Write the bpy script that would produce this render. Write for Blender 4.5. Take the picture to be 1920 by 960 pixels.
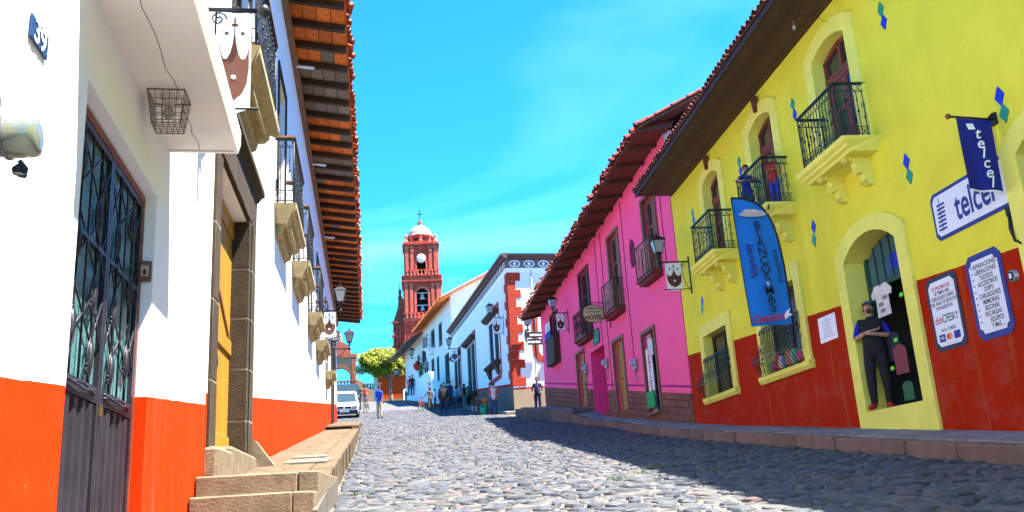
import bpy, math, random
from mathutils import Vector, Matrix, noise as mnoise
random.seed(11)
rnd=random.uniform
S=bpy.context.scene; COL=S.collection
for o in list(bpy.data.objects): bpy.data.objects.remove(o)
rad=math.radians
# ---------------------------------------------------------------- camera, world, sun, exposure
FPX=1669.0; PITCH=15.35; ROLL=-3.43; YAW=-6.73
CR=Matrix.Rotation(rad(YAW),3,'Z')@Matrix.Rotation(rad(90+PITCH),3,'X')@Matrix.Rotation(rad(ROLL),3,'Z')
cd=bpy.data.cameras.new('camera'); cam=bpy.data.objects.new('camera',cd); COL.objects.link(cam)
cam.matrix_world=CR.to_4x4(); cd.sensor_width=36; cd.lens=36*FPX/1920; cd.clip_start=.05; cd.clip_end=3000
S.camera=cam
TOSUN=Vector((1.0,-.36,2.42)).normalized()
w=bpy.data.worlds.new('World'); S.world=w; w.use_nodes=True
nt=w.node_tree; nt.nodes.clear(); N=nt.nodes.new; L=nt.links.new
wo=N('ShaderNodeOutputWorld'); bg=N('ShaderNodeBackground'); sky=N('ShaderNodeTexSky'); sky.sky_type='NISHITA'; sky.sun_disc=False
sky.sun_elevation=math.asin(TOSUN.z); sky.sun_rotation=math.atan2(TOSUN.x,TOSUN.y); sky.air_density=1.0; sky.dust_density=.6; sky.ozone_density=1.2; sky.altitude=2500
tint=N('ShaderNodeMix'); tint.data_type='RGBA'; tint.blend_type='MULTIPLY'; tint.inputs[0].default_value=1; tint.inputs[7].default_value=(.115,.73,1.14,1)
L(sky.outputs[0],tint.inputs[6])
tc=N('ShaderNodeTexCoord'); sx=N('ShaderNodeSeparateXYZ'); L(tc.outputs['Generated'],sx.inputs[0])
mz=N('ShaderNodeMath'); mz.operation='MAXIMUM'; mz.inputs[1].default_value=.08; L(sx.outputs[2],mz.inputs[0])
dv=N('ShaderNodeVectorMath'); dv.operation='DIVIDE'; L(tc.outputs['Generated'],dv.inputs[0])
cb=N('ShaderNodeCombineXYZ'); [L(mz.outputs[0],cb.inputs[i]) for i in range(3)]; L(cb.outputs[0],dv.inputs[1])
mp=N('ShaderNodeMapping'); mp.inputs['Scale'].default_value=(.35,.55,1); mp.inputs['Rotation'].default_value=(0,0,.5); mp.inputs['Location'].default_value=(.35,.1,0); L(dv.outputs[0],mp.inputs[0])
cn=N('ShaderNodeTexNoise'); cn.inputs['Scale'].default_value=1.0; cn.inputs['Detail'].default_value=7; cn.inputs['Roughness'].default_value=.55; cn.inputs['Distortion'].default_value=.6; L(mp.outputs[0],cn.inputs['Vector'])
cr=N('ShaderNodeValToRGB'); cr.color_ramp.elements[0].position=.53; cr.color_ramp.elements[0].color=(0,0,0,1); cr.color_ramp.elements[1].position=.95; cr.color_ramp.elements[1].color=(.34,.34,.34,1); L(cn.outputs[0],cr.inputs[0])
cm=N('ShaderNodeMix'); cm.data_type='RGBA'; L(cr.outputs[0],cm.inputs[0]); L(tint.outputs[2],cm.inputs[6]); cm.inputs[7].default_value=(3.4,6.2,8.2,1)
L(cm.outputs[2],bg.inputs[0]); bg.inputs[1].default_value=.095; L(bg.outputs[0],wo.inputs[0])
sd=bpy.data.lights.new('sun','SUN'); sd.energy=5.0; sd.angle=rad(.53); sd.color=(1,.93,.80)
so=bpy.data.objects.new('sun',sd); COL.objects.link(so); so.rotation_euler=TOSUN.to_track_quat('Z','Y').to_euler()
S.view_settings.view_transform='Standard'; S.view_settings.look='None'; S.view_settings.gamma=1; S.view_settings.exposure=2.55
S.render.resolution_x=1024; S.render.resolution_y=512
try:
    S.cycles.max_bounces=8; S.cycles.diffuse_bounces=5; S.cycles.transparent_max_bounces=12
except Exception: pass
# ---------------------------------------------------------------- materials
MATS={}
def newmat(name):
    m=bpy.data.materials.new(name); m.use_nodes=True; nt=m.node_tree; b=nt.nodes['Principled BSDF']; return m,nt,b
def mixc(nt,f,a,b,mode='MIX'):
    n=nt.nodes.new('ShaderNodeMix'); n.data_type='RGBA'; n.blend_type=mode
    for i,v in ((0,f),(6,a),(7,b)):
        if isinstance(v,(int,float)): n.inputs[i].default_value=v
        elif isinstance(v,tuple): n.inputs[i].default_value=(*v[:3],1)
        else: nt.links.new(v,n.inputs[i])
    return n.outputs[2]
def mth(nt,op,a,b=0,c=None):
    n=nt.nodes.new('ShaderNodeMath'); n.operation=op
    for i,v in enumerate((a,b,c)):
        if v is None: continue
        if isinstance(v,(int,float)): n.inputs[i].default_value=v
        else: nt.links.new(v,n.inputs[i])
    return n.outputs[0]
def nz(nt,vec,scale,detail=4,rough=.55,stretch=None,dist=0):
    if stretch:
        mp=nt.nodes.new('ShaderNodeMapping'); mp.inputs['Scale'].default_value=stretch; nt.links.new(vec,mp.inputs[0]); vec=mp.outputs[0]
    n=nt.nodes.new('ShaderNodeTexNoise'); n.inputs['Scale'].default_value=scale; n.inputs['Detail'].default_value=detail; n.inputs['Roughness'].default_value=rough; n.inputs['Distortion'].default_value=dist
    nt.links.new(vec,n.inputs['Vector']); return n.outputs[0]
def ramp(nt,v,a,b,ca=(0,0,0),cb=(1,1,1)):
    r=nt.nodes.new('ShaderNodeValToRGB'); e=r.color_ramp.elements; e[0].position=a; e[0].color=(*ca,1); e[1].position=b; e[1].color=(*cb,1); nt.links.new(v,r.inputs[0]); return r.outputs[0]
def bumpn(nt,b,h,strength,dist=.01):
    n=nt.nodes.new('ShaderNodeBump'); n.inputs['Strength'].default_value=strength; n.inputs['Distance'].default_value=dist; nt.links.new(h,n.inputs['Height']); nt.links.new(n.outputs[0],b.inputs['Normal'])
def mat(name,col,rough=.75,var=.18,scale=4,bump=.3,bscale=40,metal=0,rv=0,stretch=None,spec=.3,dist=.008,tintc=None):
    if name in MATS: return MATS[name]
    m,nt,b=newmat(name); tcn=nt.nodes.new('ShaderNodeTexCoord'); v=tcn.outputs['Object']
    n1=nz(nt,v,scale,5,.6,stretch); c=mixc(nt,ramp(nt,n1,.3,.7),tuple(x*(1-var) for x in col),tuple(min(1,x*(1+var)) for x in col))
    if tintc: c=mixc(nt,ramp(nt,nz(nt,v,scale*.4,3),.48,.66),c,tintc)
    if rv:
        oi=nt.nodes.new('ShaderNodeObjectInfo'); k=mth(nt,'MULTIPLY_ADD',oi.outputs['Random'],2*rv,1-rv)
        cc=nt.nodes.new('ShaderNodeCombineColor'); [nt.links.new(k,cc.inputs[i]) for i in range(3)]
        c=mixc(nt,1.0,c,cc.outputs[0],'MULTIPLY')
    nt.links.new(c,b.inputs['Base Color']); b.inputs['Roughness'].default_value=rough; b.inputs['Metallic'].default_value=metal; b.inputs['Specular IOR Level'].default_value=spec
    if bump: bumpn(nt,b,nz(nt,v,bscale,4,.6,stretch),bump,dist)
    MATS[name]=m; return m
def wallpaint(name,top,bot,a,bb,rough=.85,wob=.012,patch=.08,bumps=.35,dirt=(.25,.22,.2),dirtamt=.25,stripe=None,worn=0):
    """plaster painted in two colours; the dado line is z = a + bb*u in object coordinates"""
    m,nt,b=newmat(name); tcn=nt.nodes.new('ShaderNodeTexCoord'); v=tcn.outputs['Object']
    s=nt.nodes.new('ShaderNodeSeparateXYZ'); nt.links.new(v,s.inputs[0])
    ln=mth(nt,'SUBTRACT',s.outputs[2],mth(nt,'MULTIPLY_ADD',s.outputs[0],bb,a))
    wn=mth(nt,'MULTIPLY_ADD',nz(nt,v,5,3),wob*4,-wob*2); ln=mth(nt,'ADD',ln,wn)
    n1=nz(nt,v,1.3,6,.65); n2=nz(nt,v,9,5,.6)
    ct=mixc(nt,ramp(nt,n1,.35,.7),top,tuple(x*(1-patch) for x in top)); ct=mixc(nt,ramp(nt,n2,.62,.75),ct,tuple(x*(1-patch*1.6) for x in top))
    cb_=mixc(nt,ramp(nt,n1,.35,.7),bot,tuple(x*.86 for x in bot)); cb_=mixc(nt,ramp(nt,n2,.55,.8),cb_,tuple(min(1,x*1.12+.006) for x in bot))
    if stripe:
        sa,sb,sc=stripe; st_=mth(nt,'MULTIPLY',mth(nt,'GREATER_THAN',ln,sa),mth(nt,'LESS_THAN',ln,sb)); ct=mixc(nt,st_,ct,sc)
    c=mixc(nt,mth(nt,'GREATER_THAN',ln,0),cb_,ct)
    # rain streaks and scuffs
    stv=ramp(nt,nz(nt,v,3.0,5,.7,(2.2,2.2,.12)),.56,.78); c=mixc(nt,mth(nt,'MULTIPLY',stv,dirtamt),c,dirt)
    if worn:
        wv=ramp(nt,nz(nt,v,2.2,6,.7),.5,.62); low=mth(nt,'LESS_THAN',ln,-.45); c=mixc(nt,mth(nt,'MULTIPLY',mth(nt,'MULTIPLY',wv,worn),low),c,(.30,.19,.15))
    sp=ramp(nt,nz(nt,v,26,2,.5),.735,.75); c=mixc(nt,mth(nt,'MULTIPLY',sp,.45),c,dirt)
    nt.links.new(c,b.inputs['Base Color']); b.inputs['Roughness'].default_value=rough; b.inputs['Specular IOR Level'].default_value=.04
    bumpn(nt,b,mth(nt,'ADD',mth(nt,'MULTIPLY',nz(nt,v,2.5,3),1.6),nz(nt,v,38,5,.65)),bumps,.02)
    return m
def emis(name,col,k):
    m,nt,b=newmat(name); b.inputs['Emission Color'].default_value=(*col,1); b.inputs['Emission Strength'].default_value=k; b.inputs['Base Color'].default_value=(*col,1); return m
WHITE=(.80,.83,.89)
iron=mat('black_iron',(.018,.02,.024),.5,.3,6,.2,60,.3)
irong=mat('green_black_iron',(.016,.035,.035),.45,.3,6,.2,60,.3)
woodY=mat('ochre_varnished_wood',(.34,.17,.018),.5,.22,2.5,.3,30,0,.08,(9,9,.7))
woodB=mat('brown_wood',(.17,.075,.025),.55,.3,2.5,.35,30,0,.1,(9,9,.7))
woodD=mat('dark_weathered_wood',(.06,.032,.018),.75,.35,2.5,.4,30,0,.18,(1.2,9,9))
woodR=mat('red_brown_wood',(.17,.045,.03),.55,.3,2.5,.3,30,0,.1,(9,9,.7))
stone=mat('brown_cantera_stone',(.036,.024,.0135),.9,.3,7,.8,45,0,.14)
stoneP=mat('pale_cantera_stone',(.165,.128,.085),.9,.3,7,.7,45,0,.12)
stoneS=mat('sidewalk_stone',(.092,.066,.040),.9,.25,5,.6,40,0,.12)
stoneK=mat('grey_pink_kerb_stone',(.17,.105,.08),.9,.25,5,.6,40,0,.14)
stoneB=mat('lightened_balcony_stone',(.34,.26,.13),.9,.25,7,.6,45,0,.1)  # pale stone made lighter for shaded slabs; bounce light put into the colour
concrete=mat('grey_concrete',(.10,.09,.078),.9,.25,4,.5,40)
mortar=mat('pale_mortar',(.20,.175,.14),.95,.15,6,.5,40)
terra=mat('terracotta_tile',(.36,.085,.022),.8,.3,6,.5,40,0,.28)
terraU=mat('underside_tile',(.66,.16,.028),.85,.35,6,.5,40,0,.3)
terraG=mat('grey_weathered_tile',(.22,.17,.13),.85,.3,6,.5,40,0,.2)
terraD=mat('dark_old_tile',(.11,.035,.022),.85,.35,6,.5,40,0,.3)
glassm=None
def glass(name,col=(.03,.04,.05),rough=.08):
    if name in MATS: return MATS[name]
    m,nt,b=newmat(name); b.inputs['Base Color'].default_value=(*col,1); b.inputs['Roughness'].default_value=rough; b.inputs['Specular IOR Level'].default_value=.7
    tcn=nt.nodes.new('ShaderNodeTexCoord'); bumpn(nt,b,nz(nt,tcn.outputs['Object'],3,2),.05,.02); MATS[name]=m; return m
wglass=glass('window_glass',(.025,.03,.035))
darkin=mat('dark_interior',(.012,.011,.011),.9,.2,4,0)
frosted=mat('frosted_blue_green_glass',(.07,.185,.20),.35,.35,9,.8,55,0,0,None,.6)
lampg=mat('lamp_glass',(.30,.30,.28),.25,.08,4,0,40,0,0,None,.6)
whitep=mat('white_paint',WHITE,.6,.04,4,.1,40)
fabricW=mat('white_banner_cloth',(.74,.74,.73),.8,.05,3,.3,60)
fabricBr=mat('brown_banner_cloth',(.10,.035,.022),.85,.15,3,.3,60)
blackp=mat('black_paint',(.012,.012,.013),.6,.1,4,.1)
redp=mat('red_paint',(.36,.03,.008),.8,.14,3,.3,40)
bluep=mat('blue_paint',(.012,.03,.32),.6,.1,4,.1)
greenp=mat('green_paint',(.02,.22,.13),.6,.1,4,.1)
steel=mat('grey_metal',(.30,.31,.32),.4,.15,5,.1,40,.6)
# ---------------------------------------------------------------- mesh helpers
class MB:
    def __init__(s): s.v=[]; s.f=[]; s.mi=[]; s.k=0; s.sm=[]; s.smooth=False
    def add(s,vs,fs,smooth=None):
        n=len(s.v); s.v+=[tuple(p) for p in vs]
        for f in fs: s.f.append(tuple(i+n for i in f)); s.mi.append(s.k); s.sm.append(s.smooth if smooth is None else smooth)
    def box(s,x0,x1,y0,y1,z0,z1):
        if x0>x1:x0,x1=x1,x0
        if y0>y1:y0,y1=y1,y0
        if z0>z1:z0,z1=z1,z0
        s.add([(x0,y0,z0),(x1,y0,z0),(x1,y1,z0),(x0,y1,z0),(x0,y0,z1),(x1,y0,z1),(x1,y1,z1),(x0,y1,z1)],[(0,3,2,1),(4,5,6,7),(0,1,5,4),(1,2,6,5),(2,3,7,6),(3,0,4,7)])
    def cbox(s,x0,x1,y0,y1,z0,z1,c=.015,j=0):
        """box with chamfered edges, corners jittered by j"""
        X=(x0,x1);Y=(y0,y1);Z=(z0,z1); idx={}; vs=[]
        for a in(0,1):
            for b in(0,1):
                for d in(0,1):
                    q=(rnd(-j,j),rnd(-j,j),rnd(-j,j)) if j else (0,0,0)
                    p=(X[a]+q[0],Y[b]+q[1],Z[d]+q[2]); i=(c if a==0 else -c, c if b==0 else -c, c if d==0 else -c)
                    for ax in range(3):
                        idx[a,b,d,ax]=len(vs); vs.append(tuple(p[k]+(i[k] if k!=ax else 0) for k in range(3)))
        fs=[]
        for a in(0,1): fs.append([idx[a,b,d,0] for b,d in((0,0),(1,0),(1,1),(0,1))][::1 if a else -1])
        for b in(0,1): fs.append([idx[a,b,d,1] for a,d in((0,0),(1,0),(1,1),(0,1))][::-1 if b else 1])
        for d in(0,1): fs.append([idx[a,b,d,2] for a,b in((0,0),(1,0),(1,1),(0,1))][::1 if d else -1])
        for a in(0,1):
            for b in(0,1): fs.append([idx[a,b,0,0],idx[a,b,1,0],idx[a,b,1,1],idx[a,b,0,1]])
            for d in(0,1): fs.append([idx[a,0,d,0],idx[a,1,d,0],idx[a,1,d,2],idx[a,0,d,2]])
        for b in(0,1):
            for d in(0,1): fs.append([idx[0,b,d,1],idx[1,b,d,1],idx[1,b,d,2],idx[0,b,d,2]])
        for a in(0,1):
            for b in(0,1):
                for d in(0,1): fs.append([idx[a,b,d,0],idx[a,b,d,1],idx[a,b,d,2]])
        s.add(vs,fs)
    def prism(s,pts,a,b,ax='y'):
        """polygon given in the two other axes, extruded along ax from a to b"""
        n=len(pts); mk={'y':lambda p,t:(p[0],t,p[1]),'z':lambda p,t:(p[0],p[1],t),'x':lambda p,t:(t,p[0],p[1])}[ax]
        s.add([mk(p,a) for p in pts]+[mk(p,b) for p in pts],[tuple(range(n)),tuple(range(2*n-1,n-1,-1))]+[(i,n+i,n+(i+1)%n,(i+1)%n) for i in range(n)])
    def tube(s,pts,r,n=6,closed=False,smooth=True):
        pts=[Vector(p) for p in pts]; m=len(pts); rs=r if isinstance(r,(list,tuple)) else [r]*m; vs=[]; up=None
        for i,p in enumerate(pts):
            if closed: t=(pts[(i+1)%m]-pts[i-1])
            else: t=pts[min(i+1,m-1)]-pts[max(i-1,0)]
            t=t.normalized() if t.length>1e-9 else Vector((0,0,1))
            if up is None:
                up=Vector((0,0,1)) if abs(t.z)<.9 else Vector((1,0,0))
            a=up-t*up.dot(t)
            if a.length<1e-4: a=Vector((1,0,0))-t*t.x
            a.normalize(); up=a; b=t.cross(a)
            for k in range(n):
                g=2*math.pi*k/n+math.pi/n; vs.append(p+(a*math.cos(g)+b*math.sin(g))*rs[i])
        fs=[]
        for i in range(m if closed else m-1):
            j=(i+1)%m
            for k in range(n): fs.append((i*n+k,i*n+(k+1)%n,j*n+(k+1)%n,j*n+k))
        if not closed: fs+= [tuple(range(n-1,-1,-1)),tuple(range((m-1)*n,m*n))]
        s.add(vs,fs,smooth)
    def lathe(s,prof,c=(0,0,0),n=16,smooth=True,ax='z'):
        vs=[];m=len(prof)
        for r,z in prof:
            for k in range(n):
                g=2*math.pi*k/n; p=(r*math.cos(g),r*math.sin(g),z)
                if ax=='y': p=(p[0],p[2],p[1])
                if ax=='x': p=(p[2],p[0],p[1])
                vs.append((c[0]+p[0],c[1]+p[1],c[2]+p[2]))
        fs=[(i*n+k,i*n+(k+1)%n,(i+1)*n+(k+1)%n,(i+1)*n+k) for i in range(m-1) for k in range(n)]
        fs+=[tuple(range(n)),tuple(range((m-1)*n,m*n))]
        s.add(vs,fs,smooth)
    def ball(s,c,r,n=10,k=6,sc=(1,1,1)):
        prof=[(max(1e-4,math.sin(math.pi*i/k)*r),-math.cos(math.pi*i/k)*r) for i in range(k+1)]
        b=MB(); b.lathe(prof,(0,0,0),n); s.add([(c[0]+v[0]*sc[0],c[1]+v[1]*sc[1],c[2]+v[2]*sc[2]) for v in b.v],b.f,True)
    def quad(s,*p): s.add(p,[tuple(range(len(p)))])
    def xf(s,M):
        s.v=[tuple(M@Vector(p)) for p in s.v]; return s
    def join(s,o):
        n=len(s.v); s.v+=o.v; s.f+=[tuple(i+n for i in f) for f in o.f]; s.mi+=o.mi; s.sm+=o.sm
    def mesh(s,name,mats,base=(0,0,0)):
        me=bpy.data.meshes.new(name); b=base
        me.from_pydata([(p[0]-b[0],p[1]-b[1],p[2]-b[2]) for p in s.v],[],s.f)
        for m in (mats if isinstance(mats,(list,tuple)) else [mats]): me.materials.append(m)
        me.polygons.foreach_set('use_smooth',s.sm); me.polygons.foreach_set('material_index',s.mi); me.update()
        return me
def scroll(c,r,a0,turns,n=14,ax=('x','z')):
    """spiral points in the x-z plane at y=c[1]"""
    out=[]
    for i in range(n):
        t=i/(n-1); a=a0+turns*2*math.pi*t; q=r*(1-.8*t)
        p=[c[0],c[1],c[2]]
        p['xyz'.index(ax[0])]+=q*math.cos(a); p['xyz'.index(ax[1])]+=q*math.sin(a); out.append(tuple(p))
    return out
def circ(c,r,n=12,ax=('x','z'),rz=None):
    out=[]
    for i in range(n):
        a=2*math.pi*i/n; p=list(c); p['xyz'.index(ax[0])]+=r*math.cos(a); p['xyz'.index(ax[1])]+=(rz or r)*math.sin(a); out.append(tuple(p))
    return out
class Face:
    """vertical facade frame: u along udir, o outward (left of udir), z up"""
    def __init__(s,x0,y0,ang,flip=False):
        a=rad(ang); u=Vector((math.sin(a),math.cos(a),0)); 
        if flip: u=-u
        s.u=u; s.o=Vector((-u.y,u.x,0)); s.p=Vector((x0,y0,0)); s.rz=math.atan2(u.y,u.x)
    def w(s,b): return s.p+s.u*b[0]+s.o*b[1]+Vector((0,0,b[2]))
    def hit(s,px,py,off=0):
        d=CR@Vector(((px-960)/FPX,-(py-480)/FPX,-1)); t=((s.p+s.o*off).dot(s.o))/d.dot(s.o); P=d*t
        return ((P-s.p).dot(s.u),P.z)
    def rect(s,l,t,r,b,off=0):
        """axis-aligned rectangle (u0,u1,z0,z1) from four edge positions measured at pixel (x) and (y)"""
        ym=(t+b)/2; xm=(l+r)/2; a=s.hit(l,ym,off)[0]; c=s.hit(r,ym,off)[0]; return (min(a,c),max(a,c),s.hit(xm,b,off)[1],s.hit(xm,t,off)[1])
WORLD=Face(0,0,90)
def setp(o,label,cat,group=None,kind=None):
    if label: o['label']=label
    if cat: o['category']=cat
    if group: o['group']=group
    if kind: o['kind']=kind
class Thing:
    def __init__(s,F,name,base,label,cat,group=None):
        s.F=F; s.b=base; o=bpy.data.objects.new(name,None); COL.objects.link(o); o.empty_display_size=.2
        o.location=F.w(base); o.rotation_euler=(0,0,F.rz); s.o=o; setp(o,label,cat,group)
    def part(s,name,mb,mats,parent=None,kind=None,label=None):
        o=bpy.data.objects.new(name,mb.mesh(name,mats,s.b)); COL.objects.link(o); o.parent=parent or s.o
        if kind: o['kind']=kind
        if label: o['label']=label
        return o
    def inst(s,name,me,loc,rot=(0,0,0),sc=(1,1,1),parent=None):
        """shared-mesh piece; loc in facade coordinates"""
        o=bpy.data.objects.new(name,me); COL.objects.link(o); o.parent=parent or s.o
        o.location=(loc[0]-s.b[0],loc[1]-s.b[1],loc[2]-s.b[2]); o.rotation_euler=rot; o.scale=sc; return o
def single(F,name,mb,mats,base,label,cat,group=None,kind=None):
    o=bpy.data.objects.new(name,mb.mesh(name,mats,base)); COL.objects.link(o); o.location=F.w(base); o.rotation_euler=(0,0,F.rz); setp(o,label,cat,group,kind); return o
def dup(root,loc=None,rz=None,label=None,name=None):
    def cp(o,par):
        c=o.copy(); COL.objects.link(c); c.parent=par
        for ch in list(o.children): cp(ch,c)
        return c
    kids=list(root.children); r=root.copy(); COL.objects.link(r)
    for ch in kids: cp(ch,r)
    if loc is not None: r.location=loc
    if rz is not None: r.rotation_euler=(0,0,rz)
    if label: r['label']=label
    return r
def textmesh(s,size,bold=False,shear=0,ext=0,align='CENTER',sx=1,off=0,space=1.0,line=1.0):
    c=bpy.data.curves.new('lettering','FONT'); c.body=s; c.size=size; c.shear=shear; c.extrude=ext; c.align_x=align; c.align_y='CENTER'; c.offset=off; c.space_character=space; c.space_line=line
    o=bpy.data.objects.new('tmp_text',c); COL.objects.link(o); dg=bpy.context.evaluated_depsgraph_get(); dg.update()
    me=bpy.data.meshes.new_from_object(o.evaluated_get(dg)); bpy.data.objects.remove(o)
    for v in me.vertices: v.co.x*=sx
    return me
def lettering(T,s,c,size,m,rot=0,perp=False,parent=None,tilt=0,**k):
    """flat print on a facade (faces +o) or, perp=True, on a board standing out from the wall and facing -u"""
    me=textmesh(s,size,**k); me.materials.clear(); me.materials.append(m)
    R=Matrix.Rotation(rot,4,'Z')
    if perp: R=Matrix(((0,0,-1,0),(-1,0,0,0),(0,1,0,0),(0,0,0,1)))@R if perp>0 else Matrix(((0,0,1,0),(1,0,0,0),(0,1,0,0),(0,0,0,1)))@R
    else: R=Matrix(((-1,0,0,0),(0,0,1,0),(0,1,0,0),(0,0,0,1)))@R
    me.transform(Matrix.Translation(Vector(c)-Vector(T.b))@R)
    o=bpy.data.objects.new('lettering',me); COL.objects.link(o); o.parent=parent or T.o; return o
# ---------------------------------------------------------------- walls with openings
def arch_pts(u0,u1,zs,rise,n=10):
    w=(u1-u0)/2; R=(w*w+rise*rise)/(2*rise); cz=zs+rise-R; a=math.asin(min(1,w/R)); cx=(u0+u1)/2
    return [(cx-R*math.sin(a-2*a*i/n),cz+R*math.cos(a-2*a*i/n)) for i in range(n+1)]
def wallmesh(u0,u1,z0,z1,ops,depth=.3,o=0.0):
    """front at outward=o with rectangular or segmental openings (u0,u1,z0,z1[,rise]); reveals go inwards by depth"""
    m=MB(); us=sorted({u0,u1,*[p[0] for p in ops],*[p[1] for p in ops]}); zs=sorted({z0,z1,*[p[2] for p in ops],*[p[3] for p in ops]})
    for i in range(len(us)-1):
        for j in range(len(zs)-1):
            cu=(us[i]+us[i+1])/2; cz=(zs[j]+zs[j+1])/2
            if any(p[0]<cu<p[1] and p[2]<cz<p[3] for p in ops): continue
            m.quad((us[i],o,zs[j]),(us[i],o,zs[j+1]),(us[i+1],o,zs[j+1]),(us[i+1],o,zs[j]))
    for p in ops:
        m.k=1
        a,b,c,d=p[:4]; rise=p[4] if len(p)>4 else 0; dd=o-(p[5] if len(p)>5 else depth)
        if rise:
            ap=arch_pts(a,b,d-rise,rise); n=len(ap)
            for i in range(n-1):
                m.k=0; m.quad((ap[i][0],o,ap[i][1]),(ap[i][0],o,d),(ap[i+1][0],o,d),(ap[i+1][0],o,ap[i+1][1])); m.k=1
                m.quad((ap[i][0],o,ap[i][1]),(ap[i+1][0],o,ap[i+1][1]),(ap[i+1][0],dd,ap[i+1][1]),(ap[i][0],dd,ap[i][1]))
        else: m.quad((a,o,d),(b,o,d),(b,dd,d),(a,dd,d))
        m.quad((a,o,c),(a,o,d-rise),(a,dd,d-rise),(a,dd,c)); m.quad((b,o,c),(b,dd,c),(b,dd,d-rise),(b,o,d-rise)); m.quad((a,o,c),(a,dd,c),(b,dd,c),(b,o,c)); m.k=0
    return m
def shell(m,u0,u1,z0,z1,D,top=False):
    """side and back walls of a house behind its front"""
    for u in(u0,u1): m.quad((u,0,z0),(u,0,z1),(u,-D,z1),(u,-D,z0))
    m.quad((u0,-D,z0),(u0,-D,z1),(u1,-D,z1),(u1,-D,z0))
    if top: m.quad((u0,0,z1),(u1,0,z1),(u1,-D,z1),(u0,-D,z1))
def surround(u0,u1,z0,z1,wd,pr,rise=0,sill=True,o0=.0,bot=None):
    """raised plaster frame round an opening"""
    m=MB(); zb=z0-(wd if sill else 0) if bot is None else bot
    if rise:
        ap=arch_pts(u0,u1,z1-rise,rise); ao=arch_pts(u0-wd,u1+wd,z1-rise+wd*.55,rise+wd*.35)
        inn=[(u0,z0)]+ap+[(u1,z0)]; out=[(u0-wd,z0)]+ao+[(u1+wd,z0)]
    else:
        inn=[(u0,z0),(u0,z1),(u1,z1),(u1,z0)]; out=[(u0-wd,z0),(u0-wd,z1+wd),(u1+wd,z1+wd),(u1+wd,z0)]
    for i in range(len(inn)-1):
        a,b,c,d=inn[i],inn[i+1],out[i+1],out[i]
        m.quad((a[0],pr,a[1]),(b[0],pr,b[1]),(c[0],pr,c[1]),(d[0],pr,d[1])); m.quad((d[0],pr,d[1]),(c[0],pr,c[1]),(c[0],o0,c[1]),(d[0],o0,d[1])); m.quad((a[0],pr,a[1]),(b[0],pr,b[1]),(b[0],o0,b[1]),(a[0],o0,a[1]))
    if zb<z0: m.box(u0-wd,u1+wd,o0,pr,zb,z0)
    else:
        for e in(0,-1):
            a,d=inn[e],out[e]; m.quad((a[0],pr,a[1]),(d[0],pr,d[1]),(d[0],o0,d[1]),(a[0],o0,a[1]))
    return m
# ---------------------------------------------------------------- ground profile
_P=[(-60,-6.4),(0,-.78),(22,1.29),(50,4.75),(90,10.35),(104,11.2),(400,11.6),(900,12)]
def _pl(y):
    for a,b in zip(_P,_P[1:]):
        if y<=b[0]: return a[1]+(b[1]-a[1])*(y-a[0])/(b[0]-a[0])
    return 12
def st(y): return sum(_pl(y+d) for d in(-3,-2,-1,0,1,2,3))/7
LEFT_A=Face(-1.15,0,-4.62,True); LEFT_B=Face(-1.36,0,-3.07,True)
YEL=Face(7.1,0,0); PINK=Face(7.1,22.5,-3.07); WQ=Face(5.2,47,-5.9)
def wallx_B(y): return -1.36-.05363*y
def wallx_A(y): return -1.15-.0808*y
def kerbL(y): return -.40-.0488*y
def kerbR(y): return 6.12 if y<28 else (6.12-(y-28)*.1 if y<42 else 4.35-.103*(y-47))
# ================================================================ GROUND
def zfun_slab(m,pts,zf,th,ins=.012,lift=0):
    """slab with a chamfered top following zf(x,y); pts counter-clockwise (x,y)"""
    n=len(pts); cx=sum(p[0] for p in pts)/n; cy=sum(p[1] for p in pts)/n
    def inw(p): 
        d=Vector((cx-p[0],cy-p[1])); d=d.normalized()*ins*1.4; return (p[0]+d.x,p[1]+d.y)
    b=[(x,y,zf(x,y)-th) for x,y in pts]; t=[(x,y,zf(x,y)+lift-ins) for x,y in pts]; q=[inw(p) for p in pts]; c=[(x,y,zf(x,y)+lift) for x,y in q]
    m.add(b+t+c,[tuple(range(2*n,3*n))]+[(i,(i+1)%n,n+(i+1)%n,n+i) for i in range(n)]+[(n+i,n+(i+1)%n,2*n+(i+1)%n,2*n+i) for i in range(n)])
def piece(parent,name,m,mt,loc=None):
    vs=m.v; c=(sum(v[0] for v in vs)/len(vs),sum(v[1] for v in vs)/len(vs),min(v[2] for v in vs))
    o=bpy.data.objects.new(name,m.mesh(name,mt,c)); COL.objects.link(o); o.location=c; o.parent=parent; return o
def structure(name,m,mt):
    o=bpy.data.objects.new(name,m.mesh(name,mt)); COL.objects.link(o); o['kind']='structure'; return o
# street sheet: pale sand between the stones, cobble pattern only far up the hill
mst,nt,b=newmat('street_sand_and_far_cobbles'); v=nt.nodes.new('ShaderNodeTexCoord').outputs['Object']
sep=nt.nodes.new('ShaderNodeSeparateXYZ'); nt.links.new(v,sep.inputs[0])
vo=nt.nodes.new('ShaderNodeTexVoronoi'); vo.feature='DISTANCE_TO_EDGE'; vo.inputs['Scale'].default_value=4.2; nt.links.new(v,vo.inputs['Vector'])
vc=nt.nodes.new('ShaderNodeTexVoronoi'); vc.inputs['Scale'].default_value=4.2; nt.links.new(v,vc.inputs['Vector'])
sandc=mixc(nt,ramp(nt,nz(nt,v,9,6,.7),.35,.7),(.07,.065,.06),(.135,.125,.115)); stc=mixc(nt,.25,(.062,.066,.076),vc.outputs['Color'],'SOFT_LIGHT')
cob=mixc(nt,ramp(nt,vo.outputs[0],.03,.09),(.11,.103,.095),stc)
far=mth(nt,'GREATER_THAN',sep.outputs[1],61.0)
nt.links.new(mixc(nt,far,sandc,cob),b.inputs['Base Color']); b.inputs['Roughness'].default_value=.9
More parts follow.
